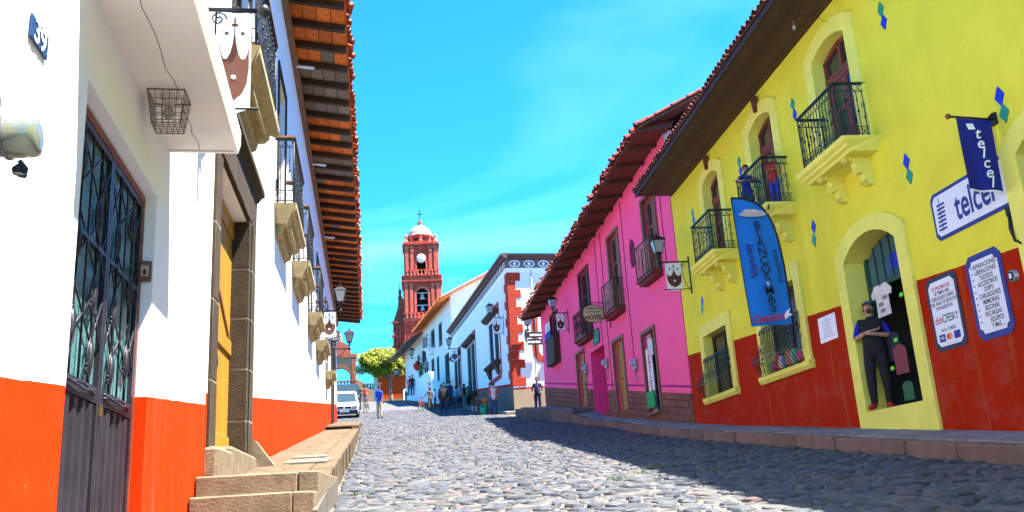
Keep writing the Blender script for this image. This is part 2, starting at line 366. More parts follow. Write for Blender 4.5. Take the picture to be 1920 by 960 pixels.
bumpn(nt,b,mth(nt,'ADD',nz(nt,v,60,5,.7),mth(nt,'MULTIPLY',vo.outputs[0],mth(nt,'MULTIPLY',far,6))),.5,.02)
g=MB(); ys=[-60+i*2 for i in range(31)]+[2+i for i in range(0,110)]+[114,120,130,150,180,220,300,400,600,900]; xs=[-700,-300,-120,-60,-20,-8,-3,0,3,6,10,20,60,120,300,700]
g.add([(x,y,st(y)) for y in ys for x in xs],[(j*len(xs)+i,j*len(xs)+i+1,(j+1)*len(xs)+i+1,(j+1)*len(xs)+i) for j in range(len(ys)-1) for i in range(len(xs)-1)],True)
street=structure('street',g,mst)
# cobblestones: rounded river stones bedded in sand, 300 nearest in view as objects, the rest one mesh
mcob,nt,b=newmat('cobblestone'); v=nt.nodes.new('ShaderNodeTexCoord').outputs['Object']; geo=nt.nodes.new('ShaderNodeNewGeometry')
oi=nt.nodes.new('ShaderNodeObjectInfo'); rr=mth(nt,'FRACT',mth(nt,'ADD',geo.outputs['Random Per Island'],mth(nt,'MULTIPLY',oi.outputs['Random'],7.31)))
rp=nt.nodes.new('ShaderNodeValToRGB'); rp.color_ramp.interpolation='LINEAR'
els=[(0,(.032,.035,.042)),(.25,(.046,.050,.060)),(.5,(.060,.063,.073)),(.72,(.078,.079,.085)),(.88,(.085,.077,.074)),(.96,(.098,.064,.055)),(1,(.050,.058,.076))]
while len(rp.color_ramp.elements)<len(els): rp.color_ramp.elements.new(.5)
for e,(p,c) in zip(rp.color_ramp.elements,els): e.position=p; e.color=(*c,1)
nt.links.new(rr,rp.inputs[0])
gm=nt.nodes.new('ShaderNodeNewGeometry'); pv=gm.outputs['Position']
cc=mixc(nt,ramp(nt,nz(nt,pv,22,5,.65),.35,.75),(.75,.75,.75),(1.25,1.25,1.25)); cc=mixc(nt,1.0,rp.outputs[0],cc,'MULTIPLY'); cc=mixc(nt,1.0,cc,(.86,.92,1.03),'MULTIPLY')
cc=mixc(nt,mth(nt,'MULTIPLY',ramp(nt,nz(nt,pv,1.1,4,.6),.5,.7),.35),cc,(.12,.114,.105))
nt.links.new(cc,b.inputs['Base Color']); b.inputs['Roughness'].default_value=.62; b.inputs['Specular IOR Level'].default_value=.35; bumpn(nt,b,nz(nt,pv,55,5,.7),.5,.006)
def stone_shape(n,seed):
    R=random.Random(seed); ang=[2*math.pi*(i+R.uniform(-.32,.32))/n for i in range(n)]; rs=[R.uniform(.74,1.1) for _ in range(n)]
    sq=lambda a:1/max(abs(math.cos(a))**3+abs(math.sin(a))**3,.01)**(1/3)
    vs=[]
    for f,h in((1.0,-.5),(1.0,.10),(.88,.36),(.5,.48)):
        vs+=[(math.cos(a)*r*sq(a)*f,math.sin(a)*r*sq(a)*f,h+R.uniform(-.13,.13)*(h>0)) for a,r in zip(ang,rs)]
    fs=[(l*n+i,l*n+(i+1)%n,(l+1)*n+(i+1)%n,(l+1)*n+i) for l in range(3) for i in range(n)]+[tuple(range(3*n,4*n))]
    return vs,fs
SH=[stone_shape(6+i%3,i) for i in range(14)]; SHL=[([v for v in s[0]],s[1]) for s in SH]
SME=[]
for i,(vs,fs) in enumerate(SH):
    q=MB(); q.add(vs,fs,False); SME.append(q.mesh('cobblestone',mcob))
stones=[]; y=2.6
while y<61:
    rowh=rnd(.095,.15)*(1 if y<30 else 1.25); sh=rnd(0,.3); xl=(kerbL(y) if y<40.2 else -7.5) if y>8.6 else (-.40-.0488*y if y>6.9 else wallx_A(y)); xr=kerbR(y)-.03
    x=xl+rnd(0,.05)
    while x<xr:
        wdt=random.choice((rnd(.08,.16),rnd(.12,.24),rnd(.18,.30)))*(1 if y<30 else 1.25); yy=y+.10*math.sin(x*1.7+y*.4)+rnd(-.025,.025)
        cx=x+wdt/2
        if cx<xr+.02: stones.append((cx,yy,st(yy)+rnd(-.016,.012)-.006,wdt*.52*rnd(.88,1.06),rowh*.55*rnd(.88,1.16),rnd(.028,.066),rnd(-.28,.28),random.randrange(14)))
        x+=wdt+rnd(.005,.022)
    y+=rowh+rnd(.0,.012)
def inview(x,y,z):
    q=CR.transposed()@Vector((x,y,z))
    if q.z>-.1: return False
    px=960+FPX*q.x/-q.z; py=480-FPX*q.y/-q.z; return 15<px<1905 and py<950
near=sorted([s for s in stones if inview(*s[:3])],key=lambda s:s[1]**2+s[0]**2-4*s[3])[:300]; ns=set(map(id,near))
far_m=MB()
slope=.1
for s in stones:
    if id(s) in ns:
        o=bpy.data.objects.new('cobblestone',SME[s[7]]); COL.objects.link(o); o.parent=street; o.location=s[:3]; o.rotation_euler=(math.atan(.1)+rnd(-.05,.05),rnd(-.06,.06),s[6]); o.scale=(s[3],s[4],s[5])
    else:
        vs,fs=SH[s[7]]; c,sn=math.cos(s[6]),math.sin(s[6]); tx,ty=rnd(-.06,.06),rnd(-.05,.05)+.1; out=[]
        for v in vs:
            X=v[0]*s[3];Y=v[1]*s[4]; X,Y=X*c-Y*sn,X*sn+Y*c; out.append((s[0]+X,s[1]+Y,s[2]+v[2]*s[5]+X*tx+Y*ty))
        far_m.add(out,fs,False)
o=bpy.data.objects.new('cobblestones',far_m.mesh('cobblestones',mcob)); COL.objects.link(o); o.parent=street; o['kind']='stuff'
# weeds between stones
gm_=MB()
weed=mat('weed_leaf',(.10,.17,.03),.7,.3,6,0)
for (wx,wy) in [(2.2,9.8),(3.1,11.3),(2.6,10.4),(1.4,13.5),(3.4,10.2),(5.98,12.5),(5.95,15.2),(-.62,9.6)]:
    for i in range(28):
        a=rnd(0,6.28); r=rnd(0,.12); h=rnd(.02,.06); x,yv=wx+r*math.cos(a)*1.8,wy+r*math.sin(a); z=st(yv)+.02; d=rnd(0,6.28); dx,dy=math.cos(d)*.02,math.sin(d)*.02
        gm_.quad((x-dx*.3,yv-dy*.3,z),(x+dx*.3,yv+dy*.3,z),(x+dx+rnd(-.02,.02),yv+dy,z+h))
o=bpy.data.objects.new('weeds',gm_.mesh('weeds',weed)); COL.objects.link(o); setp(o,'tufts of green weeds growing between the cobblestones','weeds',kind='stuff')
# ---- right pavement and kerb
def zr(x,y):
    lift=0 if y<31 else min(1,(y-31)/3)*.26
    return st(y)+.205+lift+.07*max(0,min(1,(x-6.1)/.95))
m=MB(); pts=[(-4,7.2)]
def pinkx(y): return 7.1-(y-22.5)*.05363 if y>22.5 else 7.1
ysr=[1+i*.8 for i in range(51)]
for a,c in zip(ysr,ysr[1:]):
    A=[(kerbR(min(a,41))+.02,a),(pinkx(a)+.12,a),(pinkx(c)+.12,c),(kerbR(min(c,41))+.02,c)]; zfun_slab(m,A,zr,.8,.001,-.03)
pavR=structure('pavement_right',m,mat('pavement_bedding',(.20,.17,.15),.95,.2,6,.4))
y=1.2
while y<41:
    ln=rnd(.55,1.15); c=min(y+ln,41.2); ki=kerbR(min(y,41)); kj=kerbR(min(c,41)); q=MB(); dz=rnd(-.012,.012); dx=rnd(-.015,.015)
    zf=lambda X,Y:zr(6.1,Y)+dz
    zfun_slab(q,[(ki+dx,y+.008),(ki+.24,y+.008),(kj+.24,c-.008),(kj+dx,c-.008)],zf,.75,.022)
    piece(pavR,'kerb_stone',q,stoneK); y=c
mslabR=mat('grey_pavement_slab',(.21,.185,.175),.88,.22,5,.4,40,0,.14)
y=1.3
while y<40.5:
    ln=rnd(.6,1.1); c=y+ln
    x0=kerbR(min(y,41))+.25; x1=pinkx(c)-.004; k=x0+(x1-x0)*rnd(.4,.6)
    for a0,a1 in((x0,k-.006),(k+.006,x1)):
        q=MB(); dz=rnd(-.006,.006); zfun_slab(q,[(a0,y+.008),(a1,y+.008),(a1,c-.008),(a0,c-.008)],lambda X,Y:zr(X,Y)+dz,.05,.008); piece(pavR,'paving_slab',q,mslabR)
    y=c
# ---- left pavement, its stepped foot and the stone steps
def zl(x,y): return .55+.1048*(y-10.8)+(.13 if y>30.7 else 0)
Y0=9.25
m=MB()
for i in range(38):
    a=Y0+(40-Y0)*i/38; c=Y0+(40-Y0)*(i+1)/38
    zfun_slab(m,[(wallx_B(a)-.1,a),(kerbL(a)-.02,a),(kerbL(c)-.02,c),(wallx_B(c)-.1,c)],lambda X,Y:zl(X,(a+c)/2)+.1048*(Y-(a+c)/2),1.0,.001,-.025)
pavL=structure('pavement_left',m,mat('pavement_mortar',(.10,.085,.068),.95,.15,6,.5))
y=Y0-.02; i=0
while y<40:
    ln=rnd(.42,.62); c=min(y+ln,40.0); wa=wallx_B(y)+.004; ka=kerbL(y)-.24; wdt=ka-wa
    if 30.2<y<31: c=30.7 if y<30.7 else c
    js=[0,rnd(.28,.4),rnd(.62,.72),1] if i%2 else [0,rnd(.45,.55),1]
    for p,r in zip(js,js[1:]):
        q=MB(); dz=rnd(-.006,.006); a0=wallx_B(y)+.004+wdt*p; a1=wallx_B(y)+.004+wdt*r-.012
        zfun_slab(q,[(a0,y+.006),(a1,y+.006),(a1-.02,c-.006),(a0-.02,c-.006)],lambda X,Y:zl(X,(y+c)/2)+.1048*(Y-(y+c)/2)+dz,.05,.008); piece(pavL,'paving_slab',q,stoneS)
    q=MB(); dz=rnd(-.008,.008)
    zfun_slab(q,[(kerbL(y)-.235,y+.006),(kerbL(y)+rnd(-.01,.01),y+.006),(kerbL(c)+rnd(-.01,.01),c-.006),(kerbL(c)-.235,c-.006)],lambda X,Y:zl(X,(y+c)/2)+.1048*(Y-(y+c)/2)+dz,.9,.02); piece(pavL,'kerb_stone',q,stoneS)
    y=c; i+=1
for (x0,x1,y0,y1) in ((-1.55,-1.05,10.9,11.5),(-1.62,-1.18,12.1,12.5)):
    q=MB(); zfun_slab(q,[(x0,y0),(x1,y0),(x1,y1),(x0,y1)],lambda X,Y:zl(X,Y),.04,.006,.022); piece(pavL,'access_cover',q,mat('pale_cover',(.13,.112,.088),.8,.1,5,.2))
STEPS=[(7.5,.33,9.3),(7.2,.165,7.49),(6.9,.0,7.19)]
for k,(yf,zt,yb) in enumerate(STEPS):
    T=Thing(WORLD,'stone_step',(-1.35,yf,st(yf)-.1),['top stone step with a chiselled front below the yellow wooden door','second stone step down from the pavement in front of the yellow door','bottom stone step meeting the cobbles beside the iron gate'][k],'step')
    xs_=[wallx_A(yf)+.004,-.955,-.785]
    for a,c in zip(xs_,xs_[1:]):
        q=MB(); q.cbox(a+.004,c-.004,yf,yb,-.9,zt,.012,.005); T.part('step_block',q,stoneP)
q=MB(); q.prism([(-.78,7.0),(-.40-.0488*7,7.0),(-.36-.0488*9.3,9.22),(-.78,9.22)],-.9,.33,'z'); q.v=[(v[0],v[1],v[2]-(.14*(9.22-v[1]) if v[2]>0 else 0)) for v in q.v]
single(WORLD,'step_cheek_wall',q,concrete,(-.7,8.6,-.5),'grey cement cheek wall closing the street side of the stone steps','wall')
# ================================================================ SHARED BUILDERS
def emblem(T,out_c,z_top,w,h,perp,uc,parent,flip=1):
    """white cloth with a brown shield, cross and stars, printed as thin cloth shapes on both sides (board stands out from the wall at u=uc)"""
    for sgn in(1,-1):
        q=MB(); d=sgn*.006; X=lambda o:out_c+o*w; Z=lambda t:z_top-t*h
        sh=[(-.44,.34),(-.40,.43),(-.32,.49),(-.22,.49),(-.12,.43),(-.05,.33),(-.015,.22),(-.012,.12),(.012,.12),(.015,.22),(.05,.33),(.12,.43),(.22,.49),(.32,.49),(.40,.43),(.44,.34),(.45,.58),(.40,.74),(.26,.85),(.08,.90),(0,.93),(-.08,.90),(-.26,.85),(-.40,.74),(-.45,.58)]
        n=len(sh); c=(uc+d,X(0),Z(.66)); q.add([(uc+d,X(a),Z(b)) for a,b in sh],[tuple(range(n)) if sgn>0 else tuple(range(n-1,-1,-1))])
        bar=lambda a0,a1,b0,b1:q.quad(*[(uc+d,X(a),Z(b)) for a,b in ((a0,b0),(a1,b0),(a1,b1),(a0,b1))])
        bar(-.022,.022,.05,.12); bar(-.09,.09,.115,.145)
        def star(a,b,r,dd):
            k=[(a+r*(1 if i%2==0 else .5)*math.sin(math.pi*i/6),b+r*(1 if i%2==0 else .5)*math.cos(math.pi*i/6)*w/h) for i in range(12)]
            dq.add([(uc+dd,X(a),Z(b))]+[(uc+dd,X(p),Z(s_)) for p,s_ in k],[(0,1+i,1+(i+1)%12) for i in range(12)])
        dq=q; star(-.24,.22,.085,d); star(.24,.22,.085,d)
        T.part('shield_print',q,fabricBr,parent)
        dq=MB(); star(0,.68,.10,d*1.6); T.part('star_print',dq,fabricW,parent)
def banner(F,u,o0,o1,z1,z0,label,group='banners with a shield hung below the street lamps'):
    T=Thing(F,'banner',(u,(o0+o1)/2,z0),label,'banner',group)
    q=MB(); n=8; vs=[]
    for i in range(n+1):
        for j in range(n+1):
            t=j/n; dip=.06*(z1-z0)*(1-abs(2*i/n-1)) if j==0 else 0
            vs.append((u,o0+(o1-o0)*i/n,z0+(z1-z0)*t-dip))
    fs=[(i*(n+1)+j,(i+1)*(n+1)+j,(i+1)*(n+1)+j+1,i*(n+1)+j+1) for i in range(n) for j in range(n)]
    q.add([(v[0]-.0025,v[1],v[2]) for v in vs],fs,True); q.add([(v[0]+.0025,v[1],v[2]) for v in vs],[f[::-1] for f in fs],True)
    cl=T.part('cloth',q,fabricW); emblem(T,(o0+o1)/2,z1,o1-o0,z1-z0,True,u,cl); return T
def lantern(F,u,z,out,label,ban=None,rod=True,gate_label=None,sc=1.0,banlabel=None):
    """wall lamp: arm at height z reaching out, lantern standing on the arm end; optional banner between arm and lower rod"""
    T=Thing(F,'street_lamp',(u,0,z-.1),label,'street lamp','iron lanterns on wall brackets'); s=sc
    q=MB(); q.box(u-.03,u+.03,0,.025,z-.42 if ban is None else z-ban-.12,z+.14); q.tube([(u,.0,z),(u,out,z)],.02,8)
    if ban: q.tube([(u,0,z-ban),(u,out*.95,z-ban)],.012,6); q.tube([(u,.03,z-ban+.02)]+[(u+.03,.03+out*.22*math.sin(t*math.pi/2),z-ban+.02+(ban-.06)*(1-math.cos(t*math.pi/2))) for t in (.2,.4,.6,.8,1)],.01,5)
    else: q.tube([(u,.03,z-.36)]+[(u,.03+(out-.2)*math.sin(t*math.pi/2),z-.36+.34*(1-math.cos(t*math.pi/2))) for t in (.2,.4,.6,.8,1)],.012,5)
    q.tube(scroll((u,.16,z-.09),.07,0,1.4,ax=('y','z')),.008,5); T.part('bracket',q,iron)
    q=MB(); q.ball((u,out,z),.06*s,12,8); q.lathe([(.028,.04),(.02,.09),(.034,.13),(.018,.17),(.045,.22),(.075,.245)],(u,out,z),10)
    for a in range(4):
        g=a*math.pi/2+math.pi/4; q.tube([(u+.02*math.cos(g),out+.02*math.sin(g),z+.10),(u+.07*math.cos(g),out+.07*math.sin(g),z+.15),(u+.06*math.cos(g),out+.06*math.sin(g),z+.22),(u+.09*math.cos(g),out+.09*math.sin(g),z+.25)],.007,4)
    T.part('post',q,iron)
    zb,zt=z+.25,z+.25+.32*s; rb,rt=.085*s,.155*s
    q=MB()
    cor=lambda r,zz,k:(u+r*(1 if k in(0,3) else -1),out+r*(1 if k<2 else -1),zz)
    for k in range(4): q.tube([cor(rb,zb,k),cor(rt,zt,k)],.011,4,False,False)
    for r,zz in((rb,zb),(rt,zt)): q.tube([cor(r,zz,k) for k in range(4)],.012,4,True,False)
    q.quad(*[cor(rb,zb,k) for k in range(4)]); fr=T.part('lantern_frame',q,iron)
    for k in range(4):
        q=MB(); q.quad(cor(rb*.97,zb+.01,k),cor(rb*.97,zb+.01,(k+1)%4),cor(rt*.97,zt-.01,(k+1)%4),cor(rt*.97,zt-.01,k)); T.part('lantern_pane',q,lampg,fr)
    q=MB(); r2=rt*1.22; c1=[cor(r2,zt,k) for k in range(4)]; c2=[cor(rt*.62,zt+.09*s,k) for k in range(4)]; c3=[cor(rt*.3,zt+.12*s,k) for k in range(4)]
    q.add(c1+c2+c3,[(3,2,1,0)]+[(k,(k+1)%4,4+(k+1)%4,4+k) for k in range(4)]+[(4+k,4+(k+1)%4,8+(k+1)%4,8+k) for k in range(4)]+[(8,9,10,11)]); q.lathe([(.02,0),(.035,.02),(.012,.05),(.02,.07),(.004,.12)],(u,out,zt+.12*s),8); T.part('lantern_cap',q,iron)
    if ban: banner(F,u,.16 if not rod else out*.28,out*.82,z-.03,z-ban,banlabel)
    return T
def wood_door(T,u0,u1,z0,z1,o,m,leaves=2,panels=3,glazed=False,name='door',rise=0,frm=.07):
    """panelled door set at outward o"""
    q=MB(); q.box(u0,u0+frm,o-.05,o+.03,z0,z1); q.box(u1-frm,u1,o-.05,o+.03,z0,z1); q.box(u0+frm,u1-frm,o-.05,o+.03,z1-frm,z1)
    fr=T.part('door_frame',q,m); w=(u1-u0-2*frm)/leaves
    for k in range(leaves):
        a=u0+frm+k*w+.005; b=a+w-.01; q=MB(); q.box(a,b,o-.045,o-.015,z0+.01,z1-frm-.005); st_=.075
        q.box(a,a+st_,o-.015,o+.012,z0+.01,z1-frm-.005); q.box(b-st_,b,o-.015,o+.012,z0+.01,z1-frm-.005)
        hs=[z0+.01+(z1-frm-z0-.02)*i/panels for i in range(panels+1)]
        for i,h in enumerate(hs): q.box(a+st_,b-st_,o-.015,o+.010,max(z0+.01,h-st_/2),min(z1-frm-.006,h+st_/2))
        lf=T.part(name+'_leaf',q,m)
        for i in range(panels):
            q=MB(); h0,h1=hs[i]+st_/2+.012,hs[i+1]-st_/2-.012
            if glazed and i>0: q.box(a+st_+.003,b-st_-.003,o-.0148,o-.008,h0-.01,h1+.01); T.part('window_pane',q,wglass,lf)
            elif b-a-2*st_>.05: q.cbox(a+st_+.012,b-st_-.012,o-.02,o+.006,h0,h1,.008); T.part('door_panel',q,m,lf)
    q=MB(); q.lathe([(.018,0),(.03,.03),(.012,.05)],((u0+u1)/2+.05,o+.012,z0+1.05),8,True,'y'); T.part('door_handle',q,iron)
def ornate_rail(u0,u1,out,z0,z1,bar=.105,m=None,r=.008,fancy=True,side0=0.0):
    """iron balcony railing on three sides"""
    q=m or MB(); 
    for zz,rr in((z1,.02),(z1-.13,.009),(z0+.04,.012),(z0+.2,.008)): q.tube([(u0,side0,zz),(u0,out,zz),(u1,out,zz),(u1,side0,zz)],rr,5,False,False)
    q.box(u0-.02,u1+.02,out-.025,out+.03,z1,z1+.018); q.box(u0-.02,u0+.03,side0,out-.025,z1,z1+.018); q.box(u1-.03,u1+.02,side0,out-.025,z1,z1+.018)
    for uu in(u0,u1): q.tube([(uu,out,z0-.05),(uu,out,z1+.02)],.014,6); 
    def run(P,n):
        for i in range(n):
            t=(i+.5)/n; x,y,ax=P(t); q.tube([(x,y,z0+.04),(x,y,z1-.13)],r,4,False,False)
            if fancy:
                q.tube(circ((x,y,z1-.065),.048,8,ax),.006,4,True); zc=(z0+z1)/2
                q.tube(circ((x,y,z0+.12),.045,8,ax),.006,4,True)
                if i%2==0:
                    q.tube(scroll((x,y,zc+.10),.05,-1.2,1.2,9,ax),.006,4); q.tube(scroll((x,y,zc-.10),.05,1.9,1.2,9,ax),.006,4)
                else: q.ball((x,y,zc),.022,6,4); q.ball((x,y,zc+.18),.016,6,4)
    run(lambda t:(u0+(u1-u0)*t,out,('x','z')),max(3,int((u1-u0)/bar)))
    for uu in(u0,u1): run(lambda t:(uu,side0+.02+(out-side0-.02)*t,('y','z')),max(2,int((out-side0)/bar)))
    return q
tile_me=None
def make_tile(m,L=.42,r=.095,flat=.85):
    q=MB(); n=6; vs=[]
    for k,(y,s_) in enumerate(((0,1.0),(-L,.86))):
        for i in range(n+1):
            a=math.pi*i/n; vs.append((math.cos(a)*r*s_,y,math.sin(a)*r*s_*flat+.0))
        for i in range(n+1):
            a=math.pi*i/n; vs.append((math.cos(a)*(r*s_-.016),y,math.sin(a)*(r*s_*flat-.016)))
    k=n+1; fs=[]
    for i in range(n):
        fs+=[(i,i+1,2*k+i+1,2*k+i),(k+i+1,k+i,3*k+i,3*k+i+1),(i+1,i,k+i,k+i+1),(2*k+i,2*k+i+1,3*k+i+1,3*k+i)]
    q.add(vs,fs,False); return q.mesh('roof_tile',m)
def tile_row(T,u0,u1,of,zf,me,parent,step=.2,pitch=.35,jit=.02,rows=1,lift=.03):
    u=u0
    while u<u1:
        for r_ in range(rows):
            o=of(u)+rnd(-jit,jit)*1.5-.3*r_; z=zf(u)+lift+rnd(-.006,.012)+.3*r_*pitch
            T.inst('roof_tile',me,(u+rnd(-.012,.012),o,z),(-pitch+rnd(-.05,.05),rnd(-.05,.05),rnd(-.06,.06)),(rnd(.92,1.08),rnd(.9,1.1),rnd(.9,1.1)),parent)
        u+=step
# ================================================================ LEFT: HOUSE NUMBER 39
F=LEFT_A; H39=Thing(F,'white_house',(-4.5,0,-.45),'white house with an orange base, iron gate and concrete canopy','house')
zb=lambda u:.54+(-u-3.54)*.0925
m=wallmesh(-8.02,16,-3.3,6.0,[(-5.6,-3.97,-.75,2.01,0,.10)]); 
m.quad((-8.02,0,-1.3),(-8.02,0,6),(-8.02,-6,6),(-8.02,-6,-1.3)); m.quad((16,0,-3.3),(16,0,6),(16,-6,6),(16,-6,-3.3)); m.quad((-8.02,-6,6),(-8.02,0,6),(16,0,6),(16,-6,6)); m.quad((-8.02,-6,-1.3),(-8.02,-6,6),(16,-6,6),(16,-6,-1.3)); m.quad((-5.7,-.35,-1),(-5.7,-.35,2.3),(-3.8,-.35,2.3),(-3.8,-.35,-1))
pA=wallpaint('white_and_orange_plaster',WHITE,(.52,.031,.0015),zb(-4.5)+.45,-.0925,dirt=(.5,.45,.38),dirtamt=.10,patch=.03,bumps=.14,wob=.004)
H39.part('wall',m,[pA,pA])
q=MB(); q.box(-5.9,-3.72,.0,.43,2.45,2.60); q.prism([(.43,2.44),(.455,2.44),(.47,2.50),(.47,2.60),(.43,2.60)],-5.93,-3.69,'x'); q.box(-5.93,-5.90,.0,.43,2.44,2.602)
can=H39.part('canopy',q,mat('canopy_plaster',(.68,.64,.60),.85,.06,4,.3,30))
q=MB()   # crack line in the soffit
pc=[(-5.88+i*.13,.20+rnd(-.012,.012)) for i in range(16)]
for a,c in zip(pc,pc[1:]): q.quad((a[0],a[1],2.4485),(a[0],a[1]+.004,2.4485),(c[0],c[1]+.004,2.4485),(c[0],c[1],2.4485))
H39.part('crack',q,mat('crack_dark',(.10,.08,.07),.9,.1,4,0),can)
# caged lamp on the soffit
T=Thing(F,'caged_lamp',(-5.06,.14,2.20),'small wire caged lamp fixed under the white concrete canopy','lamp')
q=MB(); cx,cy=-5.06,.15
def sq(r,z): return [(cx-r,cy-r,z),(cx+r,cy-r,z),(cx+r,cy+r,z),(cx-r,cy+r,z)]
for r,z,t in((.105,2.445,.005),(.10,2.39,.003),(.092,2.34,.003),(.085,2.29,.003),(.08,2.245,.004)): q.tube(sq(r,z),t,4,True,False)
for i in range(6):
    k=-1+2*i/5
    for s_ in(-1,1):
        q.tube([(cx+k*.105,cy+s_*.105,2.445),(cx+k*.08,cy+s_*.08,2.245)],.0025,4,False,False); q.tube([(cx+s_*.105,cy+k*.105,2.445),(cx+s_*.08,cy+k*.08,2.245)],.0025,4,False,False)
    q.tube([(cx+k*.08,cy-.08,2.245),(cx+k*.08,cy+.08,2.245)],.0025,4,False,False); q.tube([(cx-.08,cy+k*.08,2.245),(cx+.08,cy+k*.08,2.245)],.0025,4,False,False)
T.part('cage',q,mat('rusty_wire',(.16,.12,.10),.7,.2,8,.1))
q=MB(); q.lathe([(.055,2.45),(.05,2.43),(.03,2.42),(.028,2.39)],(cx,cy,0),14); T.part('lamp_socket',q,mat('porcelain',(.5,.47,.44),.4,.05,4,0))
q=MB(); q.lathe([(.012,2.39),(.03,2.36),(.034,2.335),(.024,2.31),(.004,2.30)],(cx,cy,0),12); T.part('bulb',q,lampg)
# house number
u,z=-3.27,1.835; T=Thing(F,'house_number_plate',(u,0,z-.05),'small blue enamel plate with white house number 39','number plate')
q=MB(); q.cbox(u-.10,u+.10,.002,.012,z-.05,z+.05,.004); pl=T.part('plate',q,mat('blue_enamel',(.008,.04,.13),.35,.1,8,.1)); lettering(T,'39',(u+.006,.0155,z-.004),.135,whitep,parent=pl,off=.002,sx=1.05)
# electric meter at the left edge of the picture
u,z=-2.92,1.27; T=Thing(F,'electric_meter',(u,0,z-.12),'round glass electricity meter on the white wall by the gate','meter')
q=MB(); q.lathe([(.07,.0),(.07,.05),(.08,.055),(.08,.065)],(u,0,z),20,True,'y'); q.box(u+.06,u+.2,.0,.05,z-.13,z+.11); T.part('meter_body',q,mat('dull_grey_box',(.12,.12,.125),.5,.2,6,.1))
q=MB(); q.lathe([(.072,.065),(.072,.13),(.065,.15),(.04,.158),(.001,.16)],(u,0,z),20,True,'y'); T.part('meter_glass',q,mat('meter_glass',(.13,.15,.12),.08,.2,6,0,40,0,0,None,.8))
q=MB(); q.tube([(u,.10,z-.085),(u-.01,.12,z-.11),(u-.03,.11,z-.13),(u-.05,.09,z-.12),(u-.05,.08,z-.10)],.008,6); q.lathe([(.02,0),(.024,.02),(.01,.035)],(u-.01,.10,z-.13),10); T.part('seal',q,iron)
q=MB(); q.tube([(u+.15,.03,z-.13),(u+.15,.03,-.6)],.014,8); T.part('conduit',q,whitep)
# intercom on the jamb
u,z=-5.595,1.50; T=Thing(F,'intercom',(u,-.05,z-.06),'small dark door intercom on the jamb beside the iron gate','intercom')
q=MB(); q.cbox(u,u+.03,-.085,-.005,z-.06,z+.07,.006); T.part('box',q,mat('bronze_box',(.14,.08,.06),.4,.2,6,.1)); q=MB(); q.box(u+.03,u+.034,-.07,-.02,z-.03,z+.04); T.part('panel',q,mat('tan_panel',(.45,.36,.27),.5,.1,6,0)); q=MB(); q.box(u+.034,u+.04,-.05,-.035,z-.02,z+.01); T.part('button',q,blackp)
